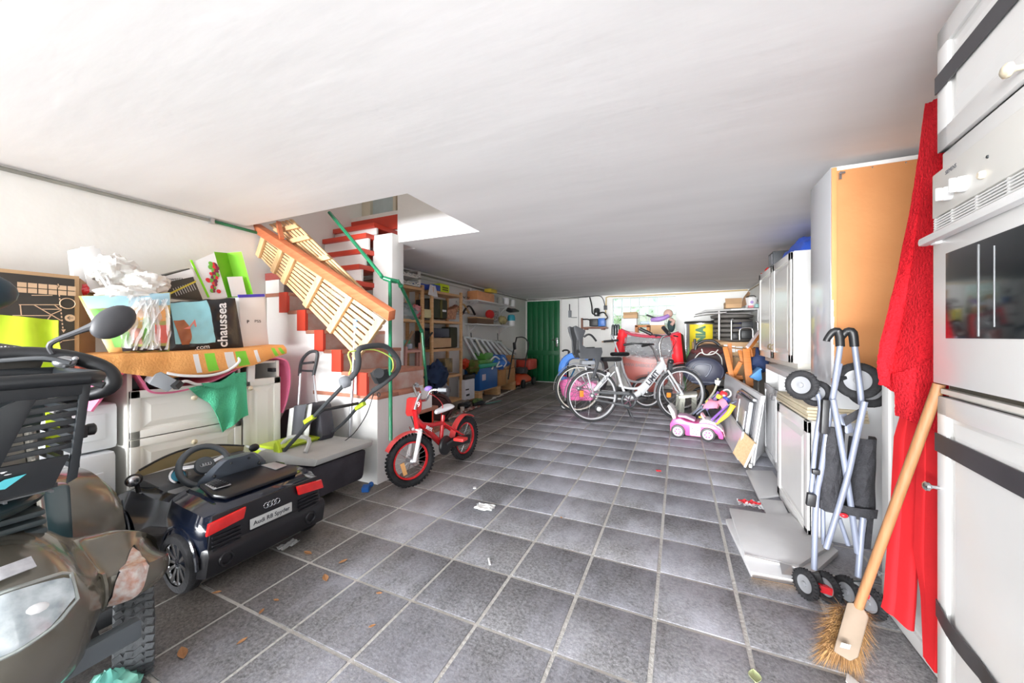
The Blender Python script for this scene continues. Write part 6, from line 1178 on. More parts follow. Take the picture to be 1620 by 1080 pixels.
tb_(sb, [(-0.698,4.661,0.675), (-0.649,4.689,0.479), bbk], 0.017, frw); tb_(sb, [rc, bbk], 0.010, frw, 'chain_stay'); tb_(sb, [rc, (-0.719,4.649,0.613)], 0.009, frw, 'seat_stay')
tb_(sb, [(-0.67,4.677,0.448), (-0.593,4.721,0.415), (-0.466,4.794,0.406), (-0.381,4.842,0.467)], 0.016, frw, 'frame_tube', 4)
tb_(sb, [(-0.195,4.948,0.789), (-0.145,4.977,0.638)], 0.022, frw, 'head_tube')
for e in (-0.05, 0.05): tb_(sb, [V((-0.138,4.981,0.63)) + NRM * e * 0.8, V((-0.059,5.027,0.487)) + NRM * e, fc + NRM * e], 0.013, frw, 'fork_blade', 4)
tb_(sb, [(-0.698,4.661,0.667), (-0.712,4.653,0.737)], 0.013, chrome, 'seat_post')
obj('saddle', MB().loft([[V((-0.754,4.629,0.769)) + FWD * x + NRM * y * w_ + V((0, 0, z)) for (y, z) in ((-1, 0), (-0.6, 0.03), (0.6, 0.03), (1, 0), (0.5, -0.03), (-0.5, -0.03))] for (x, w_, ) in ((-0.13, 0.05), (-0.09, 0.09), (0, 0.075), (0.08, 0.035), (0.14, 0.02))]).subsurf(1), black, sb)
tb_(sb, [(-0.195,4.948,0.773), (-0.217,4.936,0.924), (-0.195,4.948,1.018), (-0.166,4.965,1.058)], 0.013, chrome, 'stem', 3)
hbc = V((-0.166,4.965,1.058))
tb_(sb, [hbc - FWD * 0.10 + NRM * 0.27 + V((0, 0, 0.05)), hbc - FWD * 0.05 + NRM * 0.22 + V((0, 0, 0.02)), hbc, hbc - FWD * 0.05 - NRM * 0.22 + V((0, 0, 0.02)), hbc - FWD * 0.10 - NRM * 0.27 + V((0, 0, 0.05))], 0.011, chrome, 'handlebar', 4)
for s_ in (1, -1):
    tb_(sb, [hbc - FWD * 0.17 + NRM * s_ * 0.31 + V((0, 0, 0.095)), hbc - FWD * 0.05 + NRM * s_ * 0.22 + V((0, 0, 0.02))], 0.023, black, 'grip')
    tb_(sb, [hbc + NRM * s_ * 0.2 + FWD * 0.02, hbc + NRM * s_ * 0.27 + FWD * 0.03 + V((0, 0, -0.01))], 0.008, black, 'brake_lever')
tb_(sb, [hbc + NRM * 0.1, hbc + NRM * 0.12 + V((0.08, 0, -0.06)), hbc + V((0.10, 0, -0.16)), V((-0.152,4.973,0.646))], 0.003, black, 'brake_cable', 5)
obj('front_lamp', MB().ball(V((-0.131,4.985,0.733)) + FWD * 0.05, (0.04, 0.04, 0.035)), black, sb)
obj('wicker_lamp_bracket', MB().boxc(V((-0.131,4.985,0.67)) + FWD * 0.04, (0.05, 0.05, 0.10), (0, 0, 0.5), 0.01), dkgrey, sb)
cr = obj('chainring', MB().torus(bbk + NRM * 0.05, NRM, 0.085, 0.016, 32, 8), dkgrey, sb)
obj('chain_guard', MB().tube([bbk + NRM * 0.055 + V((0, 0, 0.085)), rc + NRM * 0.055 + V((0, 0, 0.05))], [0.02, 0.012], 8).tube([bbk + NRM * 0.055 - V((0, 0, 0.07)), rc + NRM * 0.055 - V((0, 0, 0.04))], [0.012, 0.01], 8), mat('smoke_plastic', (0.12, 0.125, 0.13), 0.3), sb)
for k in range(5): a = 2 * PI * k / 5; obj('crank_spider', MB().bar(bbk + NRM * 0.06, bbk + NRM * 0.06 + FWD * 0.075 * math.cos(a) + V((0, 0, 0.075 * math.sin(a))), 0.012, 0.006, tuple(NRM)), chrome, cr)
tb_(sb, [bbk + NRM * 0.075, bbk + NRM * 0.085 + FWD * 0.14 + V((0, 0, 0.03))], 0.010, chrome, 'crank'); obj('pedal', MB().boxc(bbk + NRM * 0.13 + FWD * 0.14 + V((0, 0, 0.03)), (0.09, 0.08, 0.022), (0, 0, 0.5), 0.005), black, sb)
tb_(sb, [bbk - NRM * 0.075, bbk - NRM * 0.085 - FWD * 0.14 - V((0, 0, 0.03))], 0.010, chrome, 'crank'); obj('pedal', MB().boxc(bbk - NRM * 0.13 - FWD * 0.14 - V((0, 0, 0.03)), (0.09, 0.08, 0.022), (0, 0, 0.5), 0.005), black, sb)
for s_ in (0.03, -0.06): tb_(sb, [bbk - FWD * 0.02 - V((0, 0, 0.04)), bbk + NRM * s_ * 3 + FWD * 0.06 * (1 if s_ > 0 else 2) - V((0, 0, bbk.z - 0.015))], 0.007, dkgrey, 'kickstand')
crk = obj('rear_carrier', MB().tube([(-1.155,4.4,0.702), (-1.039,4.467,0.686), (-0.886,4.553,0.661)], 0.007, 8).tube([(-1.039,4.467,0.678), (-0.956,4.514,0.351)], 0.009, 8, smooth_path=0).tube([(-1.135,4.412,0.694), (-0.976,4.502,0.351)], 0.006, 8), silver, sb)
obj('rear_reflector', MB().boxc(V((-1.087,4.439,0.353)) + NRM * 0.03, (0.05, 0.03, 0.08), (0, 0, 0.5), 0.01), mat('orange_reflector', (0.75, 0.22, 0.03), 0.3), sb)
obj('front_reflector', MB().boxc(V((-0.123,4.99,0.321)) + NRM * 0.03, (0.05, 0.03, 0.06), (0, 0, 0.5), 0.01), mat('orange_reflector', (0.75, 0.22, 0.03)), sb)
text('LIMIT', 0.095, mat('dark_print', (0.04, 0.04, 0.05)), dtb, (A_ + B_) / 2 + NRM * 0.027, tuple(A_ - B_), tuple(NRM.cross(A_ - B_)), 0.001, bold=0.003, sx=0.92)
tb_(sb, [(-0.942,4.522,0.382), (-0.775,4.617,0.598)], 0.024, frw, 'battery_housing'); text('NCA', 0.05, mat('dark_print', (0.04, 0.04, 0.05)), sb, V((-0.831,4.585,0.52)) + NRM * 0.026, tuple(V((-0.775,4.617,0.598)) - V((-0.942,4.522,0.382))), tuple(NRM.cross(V((-0.775,4.617,0.598)) - V((-0.942,4.522,0.382)))), 0.001)
# child seat
csg = mat('child_seat_grey', (0.045, 0.047, 0.052), 0.5, var=0.08)
cs = thing('child_seat', 'dark grey child bicycle seat mounted over the rear wheel of the silver bike', 'child seat', (-1.045,4.463,0.755))
prof = [(-1.2,4.374,1.166), (-1.176,4.388,1.178), (-1.073,4.447,1.12), (-1.1,4.431,1.027), (-1.107,4.427,0.949), (-1.059,4.455,0.911), (-0.9,4.546,0.918), (-0.893,4.549,0.863), (-0.928,4.53,0.739), (-0.976,4.502,0.545), (-1.011,4.482,0.553), (-0.963,4.51,0.716), (-0.976,4.502,0.786), (-1.121,4.419,0.779), (-1.149,4.404,0.833), (-1.155,4.4,0.988), (-1.19,4.38,1.104)]
CN = tuple(-NRM)
obj('shell', MB().slab([V(p) + NRM * 0.15 for p in prof], 0.03, CN, 0.008), csg, cs); obj('shell', MB().slab([V(p) - NRM * 0.12 for p in prof], 0.03, CN, 0.008), csg, cs)
obj('seat_back', MB().slab([V(p) + NRM * 0.14 for p in ((-1.176,4.388,1.166), (-1.08,4.443,1.12), (-1.121,4.419,0.949), (-1.114,4.423,0.818), (-1.142,4.408,0.818), (-1.149,4.404,0.988), (-1.169,4.392,1.089))], 0.28, CN, 0.006), mat('seat_pad', (0.035, 0.036, 0.04), 0.8), cs)
obj('seat_pan', MB().slab([V(p) + NRM * 0.14 for p in ((-1.121,4.419,0.864), (-0.914,4.538,0.871), (-0.914,4.538,0.825), (-1.121,4.419,0.787))], 0.28, CN, 0.006), mat('seat_pad', (0.055, 0.056, 0.06)), cs)
obj('harness', MB().bar(V((-1.169,4.392,1.011)) + NRM * 0.18, V((-1.169,4.392,0.895)) + NRM * 0.18, 0.02, 0.006).bar(V((-1.169,4.392,0.895)) + NRM * 0.18, V((-1.155,4.4,0.857)) + NRM * 0.18, 0.03, 0.01), black, cs)
tb_(cs, [V((-1.094,4.435,1.042)) + NRM * 0.15, V((-1.052,4.459,1.073)) + NRM * 0.16, V((-1.011,4.482,1.058)) + NRM * 0.16, V((-0.963,4.51,0.996)) + NRM * 0.15], 0.012, black, 'armrest', 4)
obj('footrest', MB().boxc(V((-0.983,4.498,0.545)) + NRM * 0.16, (0.09, 0.05, 0.03), (0, 0, 0.5), 0.006), csg, cs)
obj('carrier_mount', MB().boxc(V((-1.018,4.478,0.732)), (0.16, 0.12, 0.05), (0, 0, 0.52), 0.01), mat('grey_plastic', (0.22, 0.23, 0.25)), cs)

# ---- second bicycle behind
b2 = thing('bicycle', 'second bicycle with pale frame standing directly behind the silver one', 'bicycle', (-1.262,5.01,0.077))
rc2, fc2 = V((-1.262,5.01,0.384)), V((0.048,5.759,0.32)); rc2.z = 0.33; fc2.z = 0.33
bwheel(b2, rc2, NRM, 0.33, rimm=mat('cream_rim', (0.66, 0.64, 0.56), 0.4)); bwheel(b2, fc2, NRM, 0.33)
guard(b2, rc2, 0.35, 0.5, 3.2, silver); guard(b2, fc2, 0.35, 0.2, 3.3, silver)
bb2 = V((-0.568,5.407,0.25))
tb_(b2, [(-0.743,5.307,0.758), (-0.688,5.339,0.535), bb2], 0.016, silver); tb_(b2, [rc2, bb2], 0.009, silver, 'chain_stay'); tb_(b2, [rc2, (-0.735,5.311,0.713)], 0.009, silver, 'seat_stay')
tb_(b2, [(-0.696,5.334,0.536), (-0.632,5.37,0.437), (-0.512,5.439,0.409), (-0.391,5.508,0.443), (-0.254,5.587,0.647)], 0.016, silver, 'frame_tube', 4); tb_(b2, [bb2, (-0.367,5.522,0.353), (-0.245,5.591,0.575)], 0.018, silver, 'down_tube', 3); tb_(b2, [(-0.262,5.582,0.692), (-0.221,5.605,0.513)], 0.02, silver, 'head_tube')
for e in (-0.045, 0.045): tb_(b2, [V((-0.221,5.605,0.513)) + NRM * e * 0.8, fc2 + NRM * e], 0.012, silver, 'fork_blade')
tb_(b2, [(-0.743,5.307,0.74), (-0.751,5.302,0.802)], 0.013, chrome, 'seat_post')
obj('saddle', MB().loft([[V((-0.751,5.302,0.802)) + FWD * x + NRM * y * w_ + V((0, 0, z)) for (y, z) in ((-1, 0), (-0.6, 0.03), (0.6, 0.03), (1, 0), (0.5, -0.03), (-0.5, -0.03))] for (x, w_) in ((-0.13, 0.05), (-0.09, 0.09), (0, 0.07), (0.09, 0.03), (0.15, 0.02))]).subsurf(1), black, b2)
h2 = V((-0.383,5.513,0.943)); tb_(b2, [(-0.262,5.582,0.692), (-0.326,5.545,0.871), h2], 0.013, chrome, 'stem', 3)
tb_(b2, [h2 - FWD * 0.14 + NRM * 0.28, h2 + NRM * 0.15, h2 - NRM * 0.15, h2 - FWD * 0.14 - NRM * 0.28], 0.011, black, 'handlebar', 4)
for s_ in (1, -1): tb_(b2, [h2 - FWD * 0.24 + NRM * s_ * 0.31 - V((0, 0, 0.02)), h2 - FWD * 0.12 + NRM * s_ * 0.27], 0.017, black, 'grip')
tb_(b2, [(-0.447,5.476,0.479), (-0.286,5.568,0.477), (-0.189,5.624,0.512)], 0.004, black, 'brake_cable', 4)
obj('chainring', MB().torus(bb2 + NRM * 0.05, NRM, 0.08, 0.012, 28, 6), dkgrey, b2)
tb_(b2, [(-0.949,5.189,0.979), (-0.767,5.293,0.997)], 0.016, black, 'grip')
tb_(b2, [(-0.862,5.239,1.077), (-0.815,5.266,0.979), (-0.767,5.293,0.829)], 0.012, silver, 'mast', 3)

# ---- toddler push car (blue roof, pink body) behind the rear wheel
cc = thing('toddler_car', 'pink toddler push car with blue roof pillar behind the silver bicycle', 'toy car', (-1.297,5.15,0.05))
CY = 5.12
obj('body', MB().slab([(-1.581,5.1,0.374), (-1.515,5.1,0.441), (-1.312,5.1,0.442), (-1.24,5.1,0.401), (-1.115,5.1,0.425), (-1.019,5.1,0.386), (-1.01,5.1,0.265), (-1.097,5.1,0.153), (-1.422,5.1,0.13), (-1.525,5.1,0.204)], 0.42, (0, 1, 0), 0.03), pink, cc)
obj('door_seam', MB().tube([(-1.439,5.095,0.436), (-1.43,5.095,0.184), (-1.238,5.095,0.162), (-1.22,5.095,0.394)], 0.004, 6, smooth_path=3), mat('deep_pink', (0.6, 0.08, 0.25), 0.4), cc)
obj('roof_pillar', MB().tube([(-1.533,5.16,0.425), (-1.533,5.16,0.609), (-1.476,5.16,0.72), (-1.392,5.16,0.768), (-1.291,5.16,0.77)], [0.065, 0.06, 0.055, 0.045, 0.04], 8, smooth_path=4), mat('toy_blue', (0.08, 0.22, 0.60), 0.4), cc)
obj('roof_pillar', MB().tube([(-1.619,5.45,0.39), (-1.619,5.45,0.584), (-1.559,5.45,0.692), (-1.47,5.45,0.743), (-1.363,5.45,0.745)], [0.05, 0.045, 0.04, 0.035, 0.035], 8, smooth_path=4), mat('toy_blue', (0.1, 0.28, 0.68)), cc)
obj('roof', MB().slab([(-1.4,5.12,0.779), (-1.199,5.12,0.783), (-1.067,5.12,0.698), (-1.102,5.12,0.671), (-1.226,5.12,0.738), (-1.4,5.12,0.743)], 0.40, (0, 1, 0), 0.015), mat('toy_blue', (0.1, 0.28, 0.68)), cc)
for (x, y, r_) in ((893, 636.5, 0.062), (948, 637.5, 0.055)):
    c_ = {893: V((-1.481,5.08,0.106)), 948: V((-0.989,5.08,0.134))}[x]; c_.z = r_
    t = obj('wheel', MB().lathe([(r_ * 0.7, -0.02), (r_, -0.02), (r_, 0.02), (r_ * 0.7, 0.022)], c_, (0, 1, 0), 24), black, cc); obj('wheel_cap', MB().lathe([(r_ * 0.6, 0), (r_ * 0.4, 0.012), (0.004, 0.014)], c_ - V((0, 0.02, 0)), (0, -1, 0), 18), whitep, t)
obj('badge', MB().boxc((-1.478,5.1,0.488), (0.04, 0.01, 0.022)), red, cc)
obj('steering_wheel', MB().torus((-1.407,5.25,0.514), (-1, -0.2, 0.5), 0.06, 0.012, 20, 6), mat('teal_blue', (0.02, 0.12, 0.24), 0.4), cc)
hk = solo('umbrella_handle', 'black curved cane handle rising behind the blue toy car roof', 'handle', MB().tube([(-1.664,5.6,0.811), (-1.643,5.6,0.831), (-1.582,5.6,0.832), (-1.551,5.6,0.793), (-1.572,5.6,0.743), (-1.592,5.6,-0.022)], 0.014, 8, smooth_path=4), black)
solo('seat_cushion', 'dark grey bucket seat shell wedged behind the child bicycle seat', 'seat', MB().loft([[V(p) + V((0, d_, 0)) for d_ in (0, 0.15, 0.3)] + [V(p) + V((-0.03, d_, 0)) for d_ in (0.3, 0.15, 0)] for p in ((-1.041,5.3,0.742), (-0.969,5.3,0.662), (-0.943,5.3,0.528), (-0.952,5.3,0.42), (-1.014,5.3,0.209))]), mat('dark_grey_shell', (0.09, 0.09, 0.10), 0.6))

# ---- cargo tricycle
ct = thing('cargo_bike', 'brown red cargo bike box with web address lettering behind the bicycles', 'cargo bike', (-0.435,5.995,0))
brr = mat('brick_red_box', (0.36, 0.065, 0.045), 0.4, var=0.05)
cbx = obj('cargo_box', MB().slab([(-0.818,6.05,0.727), (-0.062,6.05,0.745), (-0.15,6.05,0.339), (-0.293,6.05,0.196), (-0.607,6.05,0.176), (-0.741,6.05,0.308)], 0.62, (0, 1, 0), 0.02), brr, ct)
text('WWW.BABBOE.COM', 0.072, mat('dark_print', (0.04, 0.04, 0.05)), cbx, (-0.531,6.045,0.596), (1, 0, -0.03), (0.03, 0, 1), 0.001, sx=0.82)
text('B', 0.10, mat('dark_print', (0.04, 0.04, 0.05)), cbx, (-0.411,6.045,0.463), (1, 0, 0), (0, 0, 1), 0.001)
for p in ((-0.426,5.75,0.191), (-0.49,6.62,0.062)): c_ = V(p); c_.z = 0.23; bwheel(ct, c_, (0.3, -1, 0) if c_.y < 6 else (0, -1, 0), 0.23, 0.018, 24)
obj('mudguard', MB().grid(lambda u, v_: V((-0.426,5.75,0.191)) * V((1, 1, 0)) + V((0.25 * math.cos(0.3 + 2.6 * u), (v_ - 0.5) * 0.07, 0.23 + 0.25 * math.sin(0.3 + 2.6 * u))), 16, 2, 0.003), black, ct)
tb_(ct, [(-0.68,6.2,0.232), (-0.802,6,0.191), (-1.03,5.9,0.17)], 0.02, black, 'frame_tube', 3)
obj('reddish_panel', MB().slab([(-0.079,6,0.519), (0.059,6,0.525), (0.05,6,0.205), (-0.079,6,0.197)], 0.05, (0, 1, 0)), mat('faded_red_wood', (0.34, 0.16, 0.15), 0.7, var=0.15), ct)
cn_ = thing('rain_canopy', 'bright red rain canopy with clear crinkled window on the cargo bike', 'canopy', (-0.43,6.05,0.775))
redf = mat('red_canopy_fabric', (0.78, 0.02, 0.03), 0.6, var=0.10, scale=5, bump=0.3)
obj('side_panel', MB().grid(lambda u, v_: lerp(lerp((-0.85,6,1.16), (-0.73,6,1.12), u), lerp((-0.918,6,0.818), (-0.773,6,0.791), u), v_) + V((0, -0.03 * math.sin(v_ * 9) * 0.5 - 0.05 * math.sin(PI * u), 0)), 10, 14, 0.01), redf, cn_)
obj('side_panel', MB().grid(lambda u, v_: lerp(lerp((-0.105,6,1.069), (0.025,6,1.106), u), lerp((-0.07,6,0.633), (0.067,6,0.628), u), v_) + V((0, -0.03 * math.sin(v_ * 11) * 0.5 - 0.05 * math.sin(PI * u), 0)), 10, 14, 0.01), redf, cn_)
obj('dark_side', MB().slab([(0.025,6.05,1.107), (0.071,6.3,1.07), (0.115,6.3,0.658), (0.077,6.05,0.625)], 0.02, (0, 1, 0)), mat('olive_brown_cloth', (0.10, 0.06, 0.02), 0.8), cn_)
obj('front_edge', MB().tube([(-0.828,5.98,1.16), (-0.653,5.95,1.079), (-0.422,5.95,1.05), (-0.217,5.95,1.05), (0.008,5.98,1.106)], 0.022, 8, smooth_path=4), mat('crimson_piping', (0.42, 0.05, 0.08), 0.4), cn_)
obj('clear_window', MB().grid(lambda u, v_: lerp(lerp((-0.756,6.02,1.11), (-0.088,6.02,1.069), u), lerp((-0.775,6.02,0.77), (-0.061,6.02,0.727), u), v_) + V((0, -0.10 * math.sin(PI * v_) + 0.025 * noise(u * 26 + v_ * 9, v_ * 25), -0.05 * math.sin(PI * u) * v_)), 44, 26), mat('crinkled_clear_pvc', (0.50, 0.51, 0.54), 0.08, alpha=0.5, spec=0.6, coat=0.3, c2=(0.16, 0.16, 0.18), scale=10), cn_)
obj('top_cloth', MB().grid(lambda u, v_: lerp(lerp((-0.831,6,1.16), (0.016,6,1.106), u), lerp((-0.892,6.6,1.171), (-0.001,6.6,1.112), u), v_) + V((0, 0, -0.05 * math.sin(PI * u))), 12, 4, 0.01), mat('crimson_piping', (0.42, 0.05, 0.08)), cn_)
obj('lower_window', MB().grid(lambda u, v_: lerp(lerp((-0.77,5.98,0.792), (-0.061,5.98,0.729), u), lerp((-0.75,5.97,0.713), (-0.078,5.97,0.654), u), v_) + V((0, 0.01 * noise(u * 30, v_ * 6), -0.04 * math.sin(PI * u))), 30, 4), mat('soft_clear_pvc', (0.55, 0.38, 0.36), 0.4, alpha=0.4), cn_)
tb_(cn_, [(-0.911,5.95,0.82), (-0.795,5.95,0.802)], 0.02, redf, 'bottom_hem')

# ---- pink ride-on car
pc = thing('ride_on_car', 'pink and white toddler ride-on car with white backrest on the floor', 'toy car', (0.136,4.215,0))
pa, pb = V((-0.001,4.206,0)), V((0.272,4.176,0)); pf = (pb - pa).normalized(); pn = V((pf.y, -pf.x, 0)); 
def pp(a, z, e=0.0): return pa + pf * a - pn * 0 + V((0, 0, z)) + pn * e
LN = (pb - pa).length
side = [(-0.075, 0.05), (-0.08, 0.13), (-0.05, 0.185), (0.02, 0.20), (0.08, 0.175), (0.16, 0.165), (0.24, 0.18), (0.32, 0.17), (0.385, 0.13), (0.41, 0.07), (0.41, 0.035), (0.37, 0.035), (0.36, 0.075), (0.31, 0.105), (0.26, 0.075), (0.24, 0.03), (0.07, 0.03), (0.055, 0.075), (0.0, 0.105), (-0.045, 0.075)]
pk = mat('toy_pink', (0.72, 0.10, 0.33), 0.3, var=0.03)
obj('body', MB().slab([pp(a, z, 0.02) for a, z in side], 0.24, tuple(-pn), 0.012), pk, pc)
obj('seat', MB().slab([pp(0.0, 0.20, -0.02), pp(0.06, 0.20, -0.02), pp(0.15, 0.17, -0.02), pp(0.16, 0.19, -0.02), pp(0.07, 0.225, -0.02), pp(-0.01, 0.225, -0.02)], 0.16, tuple(-pn), 0.01), mat('mauve_plastic', (0.55, 0.34, 0.52), 0.4), pc)
obj('bonnet', MB().slab([pp(0.19, 0.17, 0.0), pp(0.22, 0.205, 0.0), pp(0.27, 0.21, 0.0), pp(0.335, 0.19, 0.0), pp(0.395, 0.13, 0.0), pp(0.41, 0.10, 0.0), pp(0.36, 0.13, 0.0)], 0.20, tuple(-pn), 0.012), whitep, pc, 'white bonnet')
obj('grille', MB().slab([pp(0.40, 0.12, -0.02), pp(0.42, 0.05, -0.02), pp(0.425, 0.05, -0.02), pp(0.405, 0.125, -0.02)], 0.16, tuple(-pn), 0.004), mat('pale_pink', (0.80, 0.45, 0.52), 0.4), pc)
obj('side_decal', MB().slab([pp(0.115, 0.04, 0.0225), pp(0.205, 0.04, 0.0225), pp(0.21, 0.13, 0.0225), pp(0.11, 0.135, 0.0225)], 0.002, tuple(pn)), mat('decal_pale', (0.78, 0.70, 0.76), 0.4), pc)
dcm = MB()
for (a, z) in ((0.135, 0.11), (0.155, 0.08), (0.185, 0.10), (0.17, 0.055), (0.14, 0.06)): dcm.lathe([(0.008, 0), (0.008, 0.001)], pp(a, z, 0.0245), tuple(pn), 10)
o = obj('decal_dots', dcm, mat('grey_print', (0.2, 0.2, 0.24), 0.5), pc); o['kind'] = 'stuff'
obj('backrest', MB().slab([pp(-0.045, 0.16, 0.0), pp(-0.02, 0.17, 0.0), pp(-0.035, 0.25, 0.0), pp(-0.075, 0.315, 0.0), pp(-0.10, 0.325, 0.0), pp(-0.105, 0.31, 0.0), pp(-0.075, 0.24, 0.0)], 0.19, tuple(-pn), 0.014), whitep, pc, 'white backrest')
for a, e in ((0.0, 0.025), (LN, 0.025), (0.0, -0.245), (LN, -0.245)):
    c_ = pp(a, 0.068, e); t = obj('wheel', MB().lathe([(0.05, -0.018), (0.066, -0.018), (0.068, 0), (0.066, 0.018), (0.05, 0.02)], c_, tuple(pn), 28), black, pc)
    if e > 0:
        obj('wheel_cap', MB().lathe([(0.050, 0), (0.046, 0.006), (0.02, 0.008), (0.004, 0.010)], c_ + pn * 0.018, tuple(pn), 24), mat('cap_white_pink', (0.62, 0.50, 0.55), 0.4), t)
        for k in range(6): aa = 2 * PI * k / 6; obj('flower_petal', MB().ball(c_ + pn * 0.027 + pf * 0.025 * math.cos(aa) + V((0, 0, 0.025 * math.sin(aa))), (0.009, 0.009, 0.009), 8, 5), mat('petal_pink', (0.72, 0.18, 0.40), 0.4), t)
obj('handle', MB().tube([pp(0.24, 0.20, -0.04), pp(0.215, 0.245, -0.05), pp(0.215, 0.245, -0.15), pp(0.24, 0.20, -0.16)], 0.012, 8, smooth_path=3), mat('pale_pink', (0.8, 0.45, 0.52)), pc)
obj('yellow_button', MB().ball(pp(0.20, 0.215, -0.08), (0.018, 0.018, 0.010), 10, 6), mat('toy_yellow', (0.80, 0.60, 0.06), 0.4), pc)

# ---- dolls pushchairs and toys
dsa = thing('doll_pushchair', 'pink and purple doll pushchair behind the pink ride-on car', 'doll stroller', (0.378,4.815,0))
pur = mat('toy_purple', (0.30, 0.14, 0.52), 0.4); pkf = mat('pink_fabric', (0.80, 0.28, 0.40), 0.7, var=0.1)
for (a, b) in (((0.147,4.55,0.184), (0.398,4.75,0.404)), ((0.181,4.45,0.206), (0.422,4.6,0.406))): tb_(dsa, [a, b], 0.009, greytube, 'frame_tube')
for (a, b) in (((0.341,4.5,0.279), (0.402,4.65,0.433)), ((0.281,4.5,0.254), (0.379,4.6,0.383))): tb_(dsa, [a, b], 0.014, pur, 'sleeve')
obj('seat_fabric', MB().grid(lambda u, v_: lerp(lerp((0.232,4.5,0.305), (0.312,4.6,0.364), u), lerp((0.373,4.45,0.284), (0.422,4.6,0.33), u), v_) + V((0, 0, -0.03 * math.sin(PI * u))), 8, 8, 0.006), pkf, dsa)
obj('hood', MB().grid(lambda u, v_: lerp(lerp((0.24,4.42,0.285), (0.376,4.42,0.296), u), lerp((0.317,4.5,0.366), (0.401,4.5,0.358), u), v_) + V((0, -0.03 * math.sin(PI * u), 0.02 * math.sin(PI * v_))), 8, 6, 0.005), pkf, dsa)
for p in ((0.195,5.155,0), (0.365,4.809,0), (0.35,5.383,0), (0.47,5.13,0)): c_ = V(p); c_.z = 0.04; obj('wheel', MB().lathe([(0.028, -0.01), (0.04, -0.01), (0.04, 0.01), (0.028, 0.01)], c_, (1, 0.3, 0), 18), dkgrey, dsa)
obj('leg_tube', MB().tube([(0.281,4.5,0.254), V((0.365,4.809,0)) + V((0, 0, 0.04))], 0.007, 6).tube([(0.232,4.5,0.27), V((0.195,5.155,0)) + V((0, 0, 0.04))], 0.007, 6), greytube, dsa)
dsb = thing('doll_pushchair', 'purple and yellow doll pushchair leaning on the sink worktop', 'doll stroller', (0.465,4.729,0))
for (a, b) in (((0.304,4.15,0.218), (0.45,4.3,0.343)), ((0.329,4.05,0.217), (0.435,4.15,0.318))): tb_(dsb, [a, b], 0.013, pur, 'sleeve')
tb_(dsb, [(0.45,4.3,0.343), (0.517,4.3,0.386), (0.565,4.25,0.429), (0.6,4.2,0.446)], 0.009, greytube, 'handle_tube', 3)
tb_(dsb, [(0.334,4.05,0.205), (0.429,4.1,0.29), (0.466,4.1,0.354), (0.482,4.1,0.392)], [0.012, 0.022, 0.022, 0.03], mat('toy_yellow', (0.80, 0.60, 0.06)), 'yellow_strap', 3)
obj('seat_fabric', MB().grid(lambda u, v_: lerp(lerp((0.349,4.3,0.374), (0.412,4.25,0.31), u), lerp((0.41,4.35,0.409), (0.462,4.3,0.356), u), v_) + V((0, 0, 0.02 * math.sin(PI * u))), 8, 8, 0.006), pkf, dsb)
for p in ((0.35,4.617,0), (0.405,4.416,0), (0.511,4.876,0)): c_ = V(p); c_.z = 0.035; obj('wheel', MB().lathe([(0.024, -0.01), (0.035, -0.01), (0.035, 0.01), (0.024, 0.01)], c_, (1, 0.3, 0), 18), mat('toy_yellow', (0.8, 0.6, 0.06)), dsb)
obj('leg_tube', MB().tube([(0.329,4.05,0.217), V((0.405,4.416,0)) + V((0, 0, 0.035))], 0.006, 6).tube([(0.304,4.15,0.218), V((0.35,4.617,0)) + V((0, 0, 0.035))], 0.006, 6), greytube, dsb)
for (p, r_, m_c, lab) in (((0.442,4.5,0.429), 0.045, red, 'red toy piece on top of the doll pushchairs'), ((0.402,4.45,0.407), 0.035, mat('toy_yellow', (0.8, 0.6, 0.06)), 'yellow toy piece between the doll pushchairs'), ((0.455,4.4,0.392), 0.035, mat('toy_navy', (0.05, 0.08, 0.40), 0.5), 'dark blue toy piece beside the sink worktop'), ((0.305,4.5,0.331), 0.03, mat('toy_yellow', (0.8, 0.6, 0.06)), 'small yellow toy on the pink pushchair hood')):
    solo('toy_piece', lab, 'toy', MB().boxc(p, (r_ * 2.2, r_ * 1.5, r_ * 1.4), (0.4, 0.3, r_ * 30), r_ * 0.4), m_c)
solo('looped_toy', 'white looped toy handle at the top of the doll pushchairs', 'toy', MB().torus((0.471,4.5,0.444), (0.3, -1, 0.2), 0.04, 0.008, 20, 6), whitep)

# ---- things behind the bicycles on the right
stl = thing('plastic_stool', 'white plastic stool leg and seat behind the front bicycle wheels', 'stool', (0.095,5.616,0))
for (a, b) in (((0.038,5.41,0), (0.049,5,0.3)), ((0.198,5.663,0), (0.182,5.2,0.295)), ((-0.009,5.761,0), (0.007,5.4,0.262))): obj('leg', MB().bar(V(a) + V((0, 0, 0.002)), b, 0.06, 0.04, (0, 1, 0), 0.006), mat('aged_white_plastic', (0.58, 0.58, 0.50), 0.6), stl)
obj('seat', MB().slab([(-0.001,5,0.312), (0.217,5,0.342), (0.203,5,0.31), (0.006,5,0.273)], 0.35, (0, 1, 0), 0.01), mat('aged_white_plastic', (0.58, 0.58, 0.5)), stl)
pm = thing('pram', 'dark pram with curved black handle and brown hood beside the red canopy', 'pram', (0.415,6.38,0))
drk = mat('dark_brown_fabric', (0.045, 0.032, 0.032), 0.8, var=0.3, scale=10)
obj('hood', MB().ball((0.413,6.1,0.679), (0.30, 0.25, 0.26), 20, 12), drk, pm)
obj('top_tray', MB().ball((0.374,6,0.83), (0.22, 0.2, 0.07), 18, 8), mat('maroon_fabric', (0.10, 0.03, 0.03), 0.7), pm)
tb_(pm, [(0.223,5.9,0.831), (0.247,5.9,0.932), (0.336,5.9,0.987), (0.447,5.9,0.987), (0.525,5.9,0.926)], 0.02, black, 'handle', 4)
